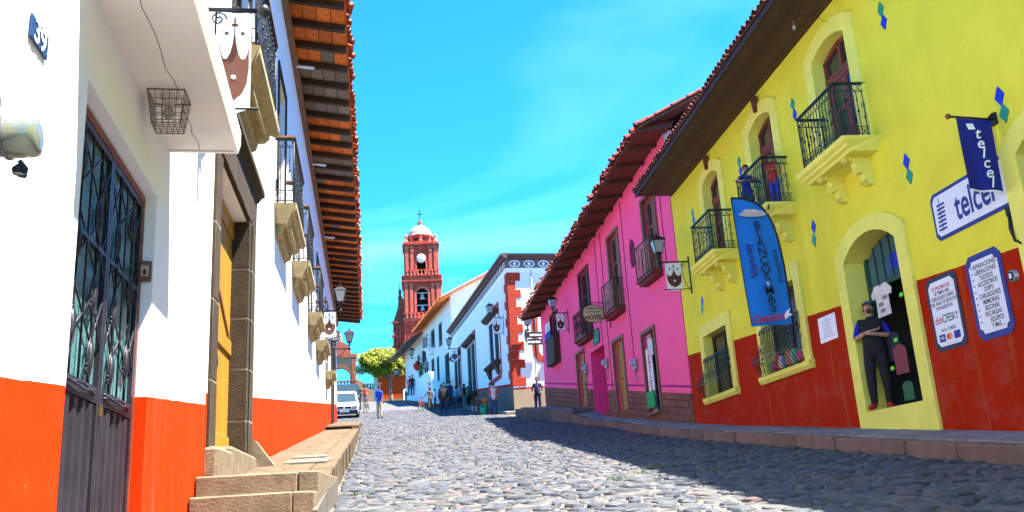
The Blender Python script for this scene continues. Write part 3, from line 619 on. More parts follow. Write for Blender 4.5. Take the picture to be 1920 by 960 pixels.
# iron gate
gi=mat('gate_paint',(.022,.020,.030),.42,.35,5,.15,50,.2); T=Thing(F,'iron_gate',(-4.78,-.09,-.42),'dark iron double gate with scrollwork over frosted glass and ribbed lower panels','gate')
g0,g1,gz0,gz1,zr_=-5.585,-3.985,-.40,1.985,.655; gm=(g0+g1)/2; og=-.085
q=MB(); q.box(g0,g0+.045,og-.02,og+.02,gz0,gz1); q.box(g1-.045,g1,og-.02,og+.02,gz0,gz1); q.box(g0+.045,g1-.045,og-.02,og+.02,gz1-.045,gz1); fr=T.part('gate_frame',q,mat('red_brown_frame_paint',(.16,.035,.02),.5,.3,5,.2))
for k,(a,c) in enumerate(((g0+.05,gm-.004),(gm+.004,g1-.05))):
    q=MB()
    for s_ in(a,c-.035): q.box(s_,s_+.035,og-.015,og+.018,gz0+.02,gz1-.05)
    for z0,z1 in((gz0+.02,gz0+.07),(zr_-.06,zr_+.02),(1.36,1.385),(gz1-.085,gz1-.05)): q.box(a+.035,c-.035,og-.013,og+.016,z0,z1)
    lf=T.part('gate_leaf',q,gi)
    q=MB(); q.box(a+.035,c-.035,og-.012,og-.004,gz0+.07,zr_-.06); 
    T.part('steel_panel',q,gi,lf); n=5
    for i in range(n):
        x=a+.035+(c-a-.07)*(i+.5)/n; q=MB(); q.prism([(x-.045,og-.004),(x-.028,og+.012),(x+.028,og+.012),(x+.045,og-.004)],gz0+.07,zr_-.07,'z'); T.part('panel_rib',q,gi,lf)
    q=MB(); q.box(a+.035,c-.035,og-.0125,og-.009,zr_+.02,gz1-.085); T.part('glass_pane',q,frosted,lf)
    cols=[a+.035+(c-a-.07)*t for t in(.25,.75)]; zz0,zz1=zr_+.02,gz1-.085
    sw=MB()
    for ci,x in enumerate(cols):
        zs_=[zz0+(zz1-zz0)*t for t in((.18,.52,.86) if (ci+k)%2==0 else (.10,.36,.70))]
        for s_ in(-1,1):
            pts=[(x,og+.012,zz0)]
            for zc in zs_:
                for t in(-1,-.7,-.35,0,.35,.7,1): pts.append((x+s_*.045*math.cos(t*math.pi/2)**.8 if abs(t)<1 else x,og+.012,zc+t*.10))
            pts.append((x,og+.012,zz1)); sw.tube(pts,.0085,5)
        for zc in zs_:
            sw.tube([(x,og+.012,zc-.10),(x+.012,og+.014,zc-.03),(x-.012,og+.014,zc+.02),(x,og+.012,zc+.10)],[.005,.017,.017,.005],6)
            sw.tube(scroll((x+.045,og+.014,zc-.06),.028,1.0,1.0,8),.006,4)
    mids=[a+.035,(a+c)/2,c-.035]
    for j in range(3):
        zc=zz0+(zz1-zz0)*(.26+.3*j); 
        for x,x2 in((cols[0],cols[1]),(mids[0],cols[0]),(cols[1],mids[2])):
            d=.12; sw.tube([(x,og+.010,zc-d),(x2,og+.010,zc+d)],.006,4); sw.tube([(x,og+.011,zc+d),(x2,og+.011,zc-d)],.006,4)
    sw.tube([(mids[1],og+.012,zz0),(mids[1],og+.012,zz1)],.007,4); T.part('scrollwork',sw,gi,lf)
    q=MB(); q.tube([(a+.08,og+.02,zr_-.02),((a+c)/2,og+.04,zr_+.0),(c-.08,og+.02,zr_-.02)],.007,5); q.tube([(a+.08,og+.02,zr_),((a+c)/2,og+.045,zr_-.03),(c-.08,og+.02,zr_)],.007,5); T.part('twist_bar',q,gi,lf)
q=MB(); q.box(gm-.03,gm-.008,og+.018,og+.03,zr_-.12,zr_-.065); T.part('lock',q,mat('brass',(.55,.33,.05),.3,.1,5,0,40,.9))
# ================================================================ LEFT: LONG WHITE HOUSE WITH BALCONIES
F=LEFT_B; UF,UN=-43.3,-7.95; TOP=8.78
BAL=[(9.45,2.1),(14.4,2.15),(17.7,2.0),(22.3,1.95),(26.0,2.1),(31.7,1.9)]
ops=[(-10.3,-8.25,-.2,3.35,0,.22),(-37.6,-36.2,2.6,6.1,0,.2)]
for c,wd in BAL: ops.append((-c-.62,-c+.62,4.62,7.15,0,.2))
LH=Thing(F,'white_house',(-20,0,.8),'long white house with a row of stone balconies and tiled eaves above an orange base','house')
m=wallmesh(UF,UN,-1.0,TOP+.5,ops); 
for u_ in(UF,UN): m.quad((u_,0,-1),(u_,0,TOP+.5),(u_,-8,TOP+.5),(u_,-8,-1))
m.quad((UF,-8,-1),(UF,-8,TOP+.5),(UN,-8,TOP+.5),(UN,-8,-1))
m.box(UF+.05,UN-.05,-1.2,-1.15,0,TOP+.4)
zd=lambda u:1.34+(-u-10.67)*.1088
LH.part('wall',m,[wallpaint('white_and_orange_plaster_long',WHITE,(.52,.032,.002),zd(-20)-.8,-.1088,dirt=(.5,.45,.38),dirtamt=.12,patch=.03,bumps=.18,worn=.0,wob=.006),whitep])
q=MB(); q.prism([(0,8.60),(.04,8.62),(.06,8.68),(.10,8.70),(.10,8.80),(0,8.82)],UF,UN,'x'); LH.part('cornice',q,mat('ochre_moulding',(.20,.12,.075),.9,.2,4,.4))
# eaves: rafters, underside tiles, tile ends
def eo(u):
    y=-u
    return 1.03+.0045*y if y<30 else 1.165
def ez(u): return 8.78
raf=MB(); raf.cbox(-.045,.045,-.55,0,-.12,0,.008); 
rme=None
N=44; rs_=.823
eav=LH.part('eaves_board',(lambda q:(q.box(UF-.3,UN+.2,-.9,-.02,9.02,9.05),q)[1])(MB()),woodD)
tme=[]
for mm in(terraU,terraG,terra):
    q=MB(); q.cbox(-.5,.5,-.5,.5,-.5,.5,.02); tme.append(q.mesh('soffit_tile',mm))
for i in range(N):
    u=UN-.1-rs_*i; o1=eo(u); q=MB(); zi,zo=8.98,8.84
    q.prism([(0-.05,zi-.02),(0-.05,zi+.10),(o1-.03,zo+.10),(o1-.03,zo+.0),(o1-.10,zo-.02)],u-.05,u+.05,'x'); LH.part('rafter',q,woodD,eav)
    for k in range(4):
        a=(k+.5)/4; oc=.02+(o1-.05)*a; zc=zi+.10+(zo-zi)*a+.03
        w_=rs_-.01; t_=tme[1] if (11<=i<=13 or 17<=i<=18 or (i*7+k*3)%19==0) else tme[0]
        LH.inst('soffit_tile',t_,(u-rs_/2,oc,zc+rnd(-.004,.004)),(math.atan2(zo-zi,o1)*1.0,0,rnd(-.01,.01)),(w_,(o1-.05)/4-.012,.04),eav)
tA=make_tile(terra); tB=make_tile(terraD)
q=MB(); pts=[]
us=[UF-.35+i*.4 for i in range(int((UN-UF+.6)/.4)+1)]
for a,c in zip(us,us[1:]): q.add([(a,eo(a),9.0),(c,eo(c),9.0),(c,-4,10.9),(a,-4,10.9),(a,eo(a),8.96),(c,eo(c),8.96),(c,-4,10.86),(a,-4,10.86)],[(0,1,2,3),(7,6,5,4),(0,4,5,1)])
q.add([(UF-.35,-4,10.9),(UN+.25,-4,10.9),(UN+.25,-9,8.9),(UF-.35,-9,8.9)],[(0,1,2,3)])
rf=LH.part('roof',q,terra)
tile_row(LH,UF-.3,UN+.2,lambda u:eo(u)+.07,lambda u:8.985,tA,rf,.19,.4,.03)
tile_row(LH,UF-.2,UN+.2,lambda u:eo(u)+.03,lambda u:9.045,tB,rf,.38,.4,.05)
q=MB(); q.box(UF-.3,UN+.15,-.0,.02,8.82,8.98); LH.part('wall_plate',q,woodD)
for y in(16.65,28.5,22.0,12.1): q=MB(); q.tube([(-y,-.05,8.72),(-y,.42,8.66)],.03,8); LH.part('drain_pipe',q,whitep)
# stone door surround with joints and the yellow door
mort=[]
def blocks(T,u0,u1,z0,z1,o0,o1,n,m,c=.01,nm='stone_block'):
    for i in range(n):
        q=MB(); a=z0+(z1-z0)*i/n; b=z0+(z1-z0)*(i+1)/n; q.cbox(u0,u1,o0,o1,a+.006,b-.006,c,.003); T.part(nm,q,m)
T=Thing(F,'stone_doorway',(-9.3,0,.4),'carved brown stone door frame around the tall yellow wooden door','doorway')
q=MB(); q.box(-8.275,-8.005,-.205,.030,.2,3.352); q.box(-10.735,-10.275,-.225,.040,.2,3.352); q.box(-10.635,-10.365,.040,.0655,.2,3.352); T.part('mortar_core',q,mortar)
blocks(T,-8.28,-8.0,.45,3.35,-.21,.035,4,stone); blocks(T,-10.74,-10.27,.45,3.35,-.23,.045,5,stone); blocks(T,-10.64,-10.36,.45,3.35,.045,.07,5,stone)
for i in range(5):
    a=-10.85+2.85*i/5; q=MB(); q.cbox(a+.004,a+2.85/5-.004,-.22,.05,3.355,3.80,.012,.003); T.part('lintel_stone',q,stone)
q=MB(); q.prism([(.0,3.80),(.05,3.80),(.09,3.86),(.13,3.88),(.13,3.95),(0,3.98)],-10.95,-7.95,'x'); T.part('lintel_cornice',q,stone)
for a,b,z in((-8.9,-7.98,.60),(-10.9,-8.92,.66)): q=MB(); q.cbox(a,b,-.25,.10,-.2,z,.03,.012); T.part('threshold_stone',q,stoneP)
q=MB(); q.prism([(.06,.2),(.06,.86),(.09,.84),(.33,.52),(.33,.2)],-11.0,-10.72,'x'); T.part('buffer_stone',q,stoneP)
D=Thing(F,'wooden_door',(-9.25,-.2,.6),'tall yellow varnished wooden door in a brown stone frame','door')
for k,(a,b) in enumerate(((-9.27,-8.27),(-10.28,-9.285))):
    q=MB(); q.box(a,b,-.215,-.17,.62,3.34); lf=D.part('door_leaf',q,woodY); o=-.17
    for i in range(6):
        x0=a+(b-a)*i/6; q=MB(); q.cbox(x0+.003,x0+(b-a)/6-.003,o-.005,o+.012,.64,3.32,.006); D.part('plank',q,woodY,lf)
    for z0,z1 in((.64,.85),(1.75,1.92),(3.12,3.32)): q=MB(); q.cbox(a+.01,b-.01,o+.012,o+.035,z0,z1,.008); D.part('ledge',q,woodY,lf)
    q=MB(); q.prism([(a+.06,1.95),(a+.18,1.95),(b-.06,2.32),(b-.18,2.32)],o+.012,o+.03,'y'); D.part('brace',q,woodB,lf)
q=MB(); q.tube(circ((-9.15,o+.05,1.72),.06,10),.009,5,True); q.tube([(-9.15,o+.05,1.66),(-9.12,o+.07,1.5),(-9.17,o+.05,1.42)],.009,5); D.part('door_handle',q,iron)
# balconies
for i,(c,wd) in enumerate(BAL):
    lab=['stone balcony above the yellow wooden door of the long white house','first stone balcony up the street past the yellow door','second stone balcony up the street past the yellow door','third stone balcony up the street past the yellow door','fourth stone balcony up the street past the yellow door','last stone balcony near the parked white car'][i]
    T=Thing(F,'balcony',(-c,.15,4.46),lab,'balcony','stone balconies of the long white house'); a,b=-c-wd/2,-c+wd/2; ow=.34
    q=MB(); q.prism([(0,4.36),(ow*.55,4.36),(ow*.72,4.42),(ow*.72,4.47),(ow*.9,4.50),(ow,4.56),(ow,4.64),(0,4.64)],a,b,'x'); q.v=[((v[0]+(.16 if v[0]<-c else -.16)*(1 if v[2]<4.48 else (.06 if v[2]<4.53 else 0))),v[1],v[2]) for v in q.v]; T.part('slab',q,stoneB)
    q=MB(); q.prism([(0,4.18),(.10,4.22),(.14,4.36),(0,4.36)],a+.28,b-.28,'x'); T.part('corbel',q,stoneB)
    q=MB(); q.tube([(a+.4,.2,4.355),(b-.4,.2,4.355)],.03,6); T.part('moulding',q,stoneB)
    T.part('railing',ornate_rail(a+.06,b-.06,ow-.05,4.66,5.72,.12,fancy=i<4),iron)
    q=MB(); q.box(a+.03,b-.03,ow-.085,ow-.02,5.74,5.775); q.box(a+.03,a+.09,0,ow-.085,5.74,5.775); q.box(b-.09,b-.03,0,ow-.085,5.74,5.775); T.part('handrail',q,woodB)
    D=Thing(F,'balcony_door',(-c,-.15,4.63),lab.replace('stone balcony','dark wooden door of the balcony') if i else 'dark wooden balcony door above the yellow wooden door','door','balcony doors of the long white house')
    wood_door(D,-c-.61,-c+.61,4.63,7.14,-.12,woodD,2,3,True)
    q=surround(-c-.62,-c+.62,4.65,7.15,.11,.03,0,False); LH.part('door_surround',q,stone)
T=Thing(F,'street_door',(-36.9,-.1,2.9),'brown wooden street door framed in stone at the far end of the long white house','door'); wood_door(T,-37.58,-36.22,2.9,6.08,-.12,woodB,2,3); 
q=MB(); q.box(-38.0,-37.6,0,.06,2.6,6.2); q.box(-36.2,-35.8,0,.06,2.6,6.2); q.box(-38.0,-35.8,0,.06,6.2,6.6); T.part('stone_surround',q,stone)
lantern(LEFT_B,-7.0,4.2,.53,'iron lantern above the canopy of the white and orange house',.92,False,banlabel='large white banner with a brown shield hanging beside the concrete canopy')
lantern(LEFT_B,-25.0,5.45,.68,'iron lantern on the long white house between two balconies',.75,banlabel='small white banner with a brown shield beside the row of balconies')
lantern(LEFT_B,-33.0,5.75,.78,'iron lantern on the long white house past the last balcony')
lantern(LEFT_B,-30.0,5.25,.36,'short iron lantern beside the last balcony of the long white house',sc=.9)
# ================================================================ RIGHT: YELLOW HOUSE
F=YEL; YC=(.78,.71,.06); U0,U1,ZT=-16.0,22.42,7.72
yellow=wallpaint('yellow_and_red_plaster',YC,(.38,.020,.004),2.50+.0652*(14-9.0)-.3,.0652,patch=.13,dirt=(.40,.36,.06),dirtamt=.22,bumps=.25,worn=.12,wob=.006)
ytrim=mat('yellow_trim_plaster',(.76,.72,.13),.85,.08,3,.35,35)
UW=[(12.3,13.5),(15.45,16.6),(18.65,19.75)]; ops=[(a,b,5.06,7.2,.16,.3) for a,b in UW]+[(19.3,20.95,2.14,3.58,0,.28),(15.48,17.25,2.14,3.68,0,.28),(11.87,13.5,1.02,3.72,.30,.38),(8.0,9.05,1.6,3.75,.2,.3)]
YH=Thing(F,'yellow_house',(14,0,.3),'bright yellow house with a dark red base and green iron balconies','house')
m=wallmesh(U0,U1,-3.0,ZT,ops)
D=9
for u in(U0,U1): m.quad((u,0,-3),(u,0,ZT),(u,-D,ZT),(u,-D,-3))
m.quad((U0,-D,-.6),(U0,-D,ZT),(U1,-D,ZT),(U1,-D,-.6)); m.quad((U0,-2.2,4.2),(U1,-2.2,4.2),(U1,-D,4.2),(U0,-D,4.2)); m.box(U0+.1,U1-.1,-1.3,-1.25,4.3,7.6); m.box(14.5,U1-.1,-1.3,-1.25,0,4.2); m.box(U0+.1,10.2,-1.3,-1.25,0,4.2)
YH.part('wall',m,[yellow,ytrim])
for a,b in UW: YH.part('window_surround',surround(a,b,5.06,7.2,.30,.045,.16,False),ytrim)
for a,b,z0,z1 in((19.3,20.95,2.14,3.58),(15.48,17.25,2.14,3.68)):
    YH.part('window_surround',surround(a,b,z0,z1,.29,.05,0,False),ytrim); q=MB(); q.prism([(.0,z0-.17),(.07,z0-.17),(.12,z0-.10),(.12,z0-.02),(.0,z0)],a-.33,b+.33,'x'); YH.part('window_sill',q,ytrim)
YH.part('door_surround',surround(11.87,13.5,1.02,3.72,.28,.05,.30,False,bot=1.02),ytrim)
q=MB(); q.prism([(11.59,.2),(13.78,.2),(13.78,1.018),(11.59,1.018)],.0,.046,'y'); q.box(11.875,13.495,-.42,-.002,.2,1.026); YH.part('door_plinth',q,ytrim)
YH.part('window_surround',surround(8.0,9.05,1.6,3.75,.28,.05,.2,False),ytrim)
# eaves soffit: dark boards, tile edge
q=MB(); q.box(U0,22.25,-.02,1.0,ZT+.0,ZT+.05); sf=YH.part('soffit',q,mat('dark_brown_soffit',(.055,.028,.020),.7,.3,3,.3,30,0,0,(.8,9,9)))
for i in range(9):
    o=.02+.108*i; q=MB(); q.cbox(5.0,22.23,o+.004,o+.104,ZT-.014,ZT-.001,.004); YH.part('soffit_board',q,mat('dark_brown_board',(.060,.030,.021),.65,.35,3,.3,30,0,.22,(.8,9,9)),sf)
q=MB(); q.box(U0,22.29,1.0,1.03,ZT-.03,ZT+.10); YH.part('fascia',q,mat('dark_fascia',(.03,.018,.015),.7,.3,3,.2))
q=MB(); q.add([(U0,1.06,ZT+.13),(22.3,1.06,ZT+.13),(22.3,-5,ZT+2.2),(U0,-5,ZT+2.2),(22.3,-9.5,ZT+.6),(U0,-9.5,ZT+.6),(22.3,1.06,ZT+.09),(22.3,-5,ZT+2.1),(U0,1.06,ZT+.09)],[(0,1,2,3),(3,2,4,5),(1,6,7,2),(0,8,6,1)]); q.add([(22.28,0,ZT+.05),(22.28,-5,ZT+2.1),(22.28,-9.2,ZT+.5)],[(0,1,2)]); rf=YH.part('roof',q,terraD)
tile_row(YH,5.5,22.25,lambda u:1.10,lambda u:ZT+.12,make_tile(terraD,.4,.08),rf,.17,.34,.012,1,.0)
q=MB(); q.add([(22.3,1.0,ZT+.05),(22.3,0,ZT+.05),(22.3,0,ZT+.3),(22.3,.9,ZT+.1)],[(0,1,2,3)]); YH.part('eaves_end',q,terraD)
# pendant bulb under the eaves
T=Thing(F,'bulb_holder',(12.95,.52,7.45),'bare bulb hanging on a wire under the dark eaves','lamp'); q=MB(); q.tube([(12.95,.52,7.72),(12.95,.52,7.58)],.004,4); q.tube([(12.95,.52,7.70),(12.8,.25,7.62),(12.7,.02,7.40)],.004,4); T.part('wire',q,blackp); q=MB(); q.lathe([(.012,7.60),(.022,7.58),(.022,7.52),(.016,7.51)],(12.95,.52,0),8); T.part('socket',q,mat('red_brown_plastic',(.2,.05,.03),.5,.1,5,0)); q=MB(); q.lathe([(.014,7.51),(.03,7.47),(.024,7.43),(.004,7.415)],(12.95,.52,0),10); T.part('bulb',q,lampg)
# clay spout ornaments under the eaves
for i,u in enumerate((16.0,19.2)):
    q=MB(); q.prism([(u-.10,7.62),(u+.10,7.62),(u+.03,7.30),(u-.03,7.30)],.045,.11,'y'); single(F,'wall_ornament',q,terraD,(u,.05,7.3),'dark red clay ornament above the arched window '+('of the balcony with people' if i==0 else 'next to the pink hotel'),'ornament','clay ornaments above the arched windows')
# upper balconies with corbels
def corbel(q,u):
    pr=[(.0,4.86),(.42,4.86),(.43,4.80),(.36,4.74),(.27,4.73),(.24,4.66),(.27,4.60),(.22,4.55),(.15,4.55),(.13,4.48),(.15,4.42),(.10,4.37),(.0,4.36)]
    q.prism(pr,u-.075,u+.075,'x')
for i,(a,b) in enumerate(((12.0,13.42),(15.05,16.42),(18.15,19.52))):
    lab=['green iron balcony of the yellow house nearest the blue shop flag','green iron balcony of the yellow house with two people in it','green iron balcony of the yellow house next to the pink hotel'][i]
    T=Thing(F,'balcony',((a+b)/2,.25,4.75),lab,'balcony','green iron balconies of the yellow house')
    q=MB(); q.prism([(0,4.80),(.44,4.80),(.46,4.84),(.52,4.87),(.52,4.90),(.58,4.94),(.60,5.01),(0,5.01)],a-.16,b+.16,'x'); q.v=[(v[0]+((.10 if v[0]<(a+b)/2 else -.10)*(1 if v[2]<4.86 else (.4 if v[2]<4.92 else 0))),v[1],v[2]) for v in q.v]; T.part('slab',q,ytrim)
    for u in(a+.28,b-.28):
        q=MB(); corbel(q,u); q.lathe([(.05,-.08),(.05,.08)],(u,.345,4.775),10,True,'x'); q.lathe([(.035,-.08),(.035,.08)],(u,.115,4.42),10,True,'x'); T.part('corbel',q,ytrim)
    T.part('railing',ornate_rail(a+.02,b-.02,.5,5.03,5.95,.10),irong)
    w0,w1=UW[i]; Dr=Thing(F,'balcony_door',((w0+w1)/2,-.2,5.06),['red brown glazed door behind the balcony above the blue shop flag','red brown glazed door behind the balcony with two people','red brown glazed door behind the balcony next to the pink hotel'][i],'door','balcony doors of the yellow house')
    wood_door(Dr,w0+.01,w1-.01,5.06,6.62,-.2,woodR,2,3,True)
    q=MB(); ap=arch_pts(w0+.01,w1-.01,7.03,.155); q.box(w0+.01,w1-.01,-.25,-.16,6.62,6.70); q.box(w0+.01,w0+.08,-.25,-.17,6.70,7.03); q.box(w1-.08,w1-.01,-.25,-.17,6.70,7.03); q.box((w0+w1)/2-.03,(w0+w1)/2+.03,-.25,-.17,6.70,7.15)
    for p,r in zip(ap,ap[1:]): q.add([(p[0],-.25,p[1]),(r[0],-.25,r[1]),(r[0],-.25,r[1]-.08),(p[0],-.25,p[1]-.08),(p[0],-.17,p[1]),(r[0],-.17,r[1]),(r[0],-.17,r[1]-.08),(p[0],-.17,p[1]-.08)],[(4,5,6,7),(3,2,6,7),(0,1,5,4)])
    fl=Dr.part('fanlight_frame',q,woodR)
    q=MB(); q.add([(p[0],-.22,p[1]) for p in ap]+[(w1-.02,-.22,6.70),(w0+.02,-.22,6.70)],[tuple(range(len(ap)+2))]); Dr.part('window_pane',q,wglass,fl)
# ground-floor windows with bulging grilles
for i,(a,b,z1) in enumerate(((19.3,20.95,3.58),(15.48,17.25,3.68))):
    T=Thing(F,'window',((a+b)/2,-.2,2.14),['dark ground floor window of the yellow house next to the pink hotel','dark ground floor window of the yellow house behind the long blue banner'][i],'window')
    q=MB(); 
    for x in(a,(a+b)/2-.035,b-.07): q.box(x,x+.07,-.25,-.18,2.14,z1)
    q.box(a,b,-.25,-.185,z1-.07,z1); q.box(a,b,-.25,-.185,2.14,2.22); q.box(a,b,-.25,-.186,2.95,3.0); fr=T.part('window_frame',q,woodD)
    for x0,x1 in((a+.07,(a+b)/2-.035),((a+b)/2+.035,b-.07)):
        for z_0,z_1 in((2.22,2.95),(3.0,z1-.07)):
            q=MB(); q.box(x0,x1,-.225,-.215,z_0,z_1); T.part('window_pane',q,wglass,fr)
    G=Thing(F,'window_grille',((a+b)/2,.1,2.1),['bulging black iron grille on the ground floor window beside the pink hotel','bulging black iron grille on the window below the long blue banner'][i],'grille'); q=MB(); zt=3.05
    def prof(t): return .075+.24*math.exp(-((t-.30)/.26)**2)
    for oo,zz in((.065,zt),(.065,2.10)): q.tube([(a-.05,0,zz),(a-.05,oo,zz),(b+.05,oo,zz),(b+.05,0,zz)],.012,5,False,False)
    n=15
    for k in range(n+1):
        x=a-.05+(b-a+.1)*k/n; q.tube([(x,prof(t/10),2.10+(zt-2.10)*t/10) for t in range(11)],.009,4)
        q.tube(scroll((x,.10,zt-.08),.04,1.5,1.1,8),.006,4)
    for t in(.3,): q.tube([(a-.05,0,2.10+(zt-2.1)*t),(a-.05,prof(t),2.10+(zt-2.1)*t),(b+.05,prof(t),2.10+(zt-2.1)*t),(b+.05,0,2.10+(zt-2.1)*t)],.010,4,False,False)
    for uu in(a-.05,b+.05):
        for k in range(2): q.tube([(uu,prof(t/10)*(k+1)/3,2.10+(zt-2.10)*t/10) for t in range(11)],.008,4)
    G.part('iron_bars',q,irong)
# goods piled behind the shop window grille
cols_=[(.5,.05,.2),(.05,.3,.15),(.4,.4,.45),(.45,.2,.05),(.1,.15,.5),(.6,.55,.5),(.45,.05,.07)]
for k in range(9):
    x=15.62+.18*k+rnd(-.03,.03); h=rnd(.14,.34); c=cols_[k%7]; q=MB(); q.ball((x,.02+rnd(-.02,.02),2.16+h/2),.5,10,7,(.22,.14,h))
    q.v=[(v[0]+.012*mnoise.noise(Vector(v)*14),v[1]+.012*mnoise.noise(Vector(v)*11),max(2.145,v[2]+.02*mnoise.noise(Vector(v)*13))) for v in q.v]
    single(F,'folded_cloth',q,mat('goods_cloth_%d'%(k%7),c,.85,.2,8,.4),(x,0,2.145),'folded %s cloth %s behind the shop window grille'%(['pink','green','grey','orange','blue','cream','red'][k%7],'at the pink hotel end' if k>6 else 'in the pile'),'cloth','cloth goods in the shop window')
# diamond wall tiles
dia=[(11.21,6.76,'g'),(11.19,6.54,'b'),(9.15,4.35,'b'),(9.13,4.12,'g'),(14.48,6.76,'g'),(14.46,6.54,'b'),(11.28,4.35,'b'),(11.27,4.13,'g'),(14.4,4.36,'b'),(14.46,4.13,'g'),(20.76,6.72,'g'),(20.74,6.53,'b'),(20.81,4.46,'b'),(20.88,4.27,'g'),(17.35,6.76,'g'),(17.33,6.54,'b')]
mb_,mg_=mat('cobalt_tile',(.012,.02,.5),.3,.1,6,.1),mat('green_tile',(.02,.26,.17),.3,.1,6,.1)
for i in range(0,len(dia),2):
    wh=['above the balcony near the eaves','beside the blue shop flag','between two upper balconies','left of the shop flag above the shop door','between shop door and long banner','high beside the balcony next to the pink hotel','low beside the lamp next to the pink hotel','behind the child on the balcony'][i//2]
    for u,z,c in dia[i:i+2]:
        q=MB(); q.prism([(u,z-.13),(u+.085,z),(u,z+.13),(u-.085,z)],.001,.014,'y'); single(F,'diamond_tile',q,mb_ if c=='b' else mg_,(u,0,z),('blue' if c=='b' else 'green')+' diamond tile '+wh+' on the yellow wall','tile')
# shop doorway with its dim interior and hanging goods
T=Thing(F,'shop_door',(12.7,-.3,1.02),'dark green metal door frame with a glazed fanlight in the yellow house','door'); gd=mat('green_door_paint',(.015,.07,.045),.5,.2,5,.1)
q=MB(); q.box(11.88,11.95,-.37,-.30,1.02,3.5); q.box(13.42,13.49,-.37,-.30,1.02,3.5); q.box(11.95,13.42,-.37,-.30,2.93,3.0); fr=T.part('door_frame',q,gd)
ap=arch_pts(11.88,13.49,3.42,.29)
for k in range(6):
    x0=11.95+1.47*k/6; x1=x0+1.47/6-.02; zt=lambda x:min(p[1] for p in ap if abs(p[0]-x)<.17)-.01
    q=MB(); q.prism([(x0,3.0),(x1,3.0),(x1,zt(x1)),(x0,zt(x0))],-.345,-.33,'y'); T.part('fanlight_pane',q,mat('dark_teal_glass',(.03,.09,.13),.15,.3,4,0,40,0,0,None,.6),fr)
    q=MB(); q.box(x1,x1+.02,-.35,-.31,3.0,zt(x1)); T.part('glazing_bar',q,gd,fr)
q=MB(); q.box(12.35,12.75,-.329,-.325,3.12,3.36); T.part('blue_sticker',q,mb_,fr)
q=MB(); X0,X1,Y1=10.4,14.4,-4
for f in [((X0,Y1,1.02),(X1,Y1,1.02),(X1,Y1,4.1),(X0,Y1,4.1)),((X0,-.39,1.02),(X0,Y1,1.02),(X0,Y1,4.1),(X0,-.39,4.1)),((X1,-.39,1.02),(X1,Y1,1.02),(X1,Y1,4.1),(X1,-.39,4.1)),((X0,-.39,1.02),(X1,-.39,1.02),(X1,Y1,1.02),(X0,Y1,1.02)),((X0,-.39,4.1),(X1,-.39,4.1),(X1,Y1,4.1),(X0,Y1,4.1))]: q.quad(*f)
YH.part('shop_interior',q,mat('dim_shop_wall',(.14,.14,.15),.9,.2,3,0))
# goods rack
R_=Thing(F,'display_rack',(12.4,-.45,1.02),'tall black mesh rack of goods standing inside the shop doorway','rack'); q=MB()
for x in(11.95,12.55): q.tube([(x,-.5,1.02),(x,-.5,2.95)],.012,6)
for k in range(12): q.tube([(11.95,-.5,1.15+.155*k),(12.55,-.5,1.15+.155*k)],.006,4)
for k in range(5): q.tube([(11.95+.15*k,-.5,1.1),(11.95+.15*k,-.5,2.9)],.004,4)
R_.part('rack_frame',q,iron); 
items=[(12.05,2.75,'green'),(12.3,2.62,'white'),(12.1,2.40,'black'),(12.42,2.30,'red'),(12.05,2.10,'black'),(12.35,2.02,'white'),(12.18,1.82,'black'),(12.45,1.72,'green'),(12.05,1.58,'grey'),(12.32,1.48,'white'),(12.15,1.30,'green'),(12.45,1.22,'grey')]
for k,(x,z,c) in enumerate(items):
    col={'green':(.02,.42,.05),'white':(.6,.6,.62),'black':(.02,.02,.022),'red':(.5,.03,.03),'grey':(.16,.16,.18)}[c]
    q=MB(); q.cbox(x-.055,x+.055,-.485,-.455,z-.085,z+.05,.01,.004); q.tube([(x,-.47,z+.05),(x,-.49,z+.09)],.004,4); q.box(x-.035,x+.035,-.455,-.452,z+.055-.03,z+.045)
    single(F,'phone_case_pack',q,mat('pack_'+c,col,.5,.2,6,0),(x,-.47,z-.085),c+' blister pack hanging '+['at the top','second from the top','below the top pair','fourth down','midway up','midway, beside a black one','under the middle row','lower middle','low','low, beside a grey one','at the bottom','at the very bottom'][k]+' of the shop rack','package','packs hanging in the shop door')
def garment(u,o,z,w,h,col,name,label,sleeves=True):
    q=MB(); pts=[(-.5,0),(-.46,.62),(-.72,.60),(-.78,.78),(-.45,1.0),(-.15,1.0),(0,.95),(.15,1.0),(.45,1.0),(.78,.78),(.72,.60),(.46,.62),(.5,0)] if sleeves else [(-.5,0),(-.5,.85),(-.2,1),(.2,1),(.5,.85),(.5,0)]
    pts=[(u+p[0]*w,z+p[1]*h) for p in pts]; q.prism(pts,o-.006,o+.006,'y'); return single(F,name,q,mat('cloth_'+name+label[:6],col,.85,.18,5,.4,30),(u,o,z),label,'clothing')
garment(12.95,-.22,2.44,.40,.50,(.62,.60,.58),'t_shirt','white printed t-shirt hanging at the top of the shop door')
garment(12.68,-.20,1.50,.36,.44,(.20,.045,.06),'bag','maroon bag hanging in the shop door beside the man',False)
garment(13.02,-.3,1.75,.42,.44,(.025,.03,.05),'bag','dark blue bag hanging under the white t-shirt in the shop door',False)
garment(12.62,-.2,1.10,.28,.28,(.03,.12,.06),'bag','dark green bag low in the shop door',False)
garment(12.25,-.42,1.30,.30,.62,(.035,.035,.045),'jacket','black jacket hanging low on the shop rack')
garment(12.30,-.44,2.05,.30,.66,(.05,.055,.09),'jacket','dark grey jacket hanging high on the shop rack')
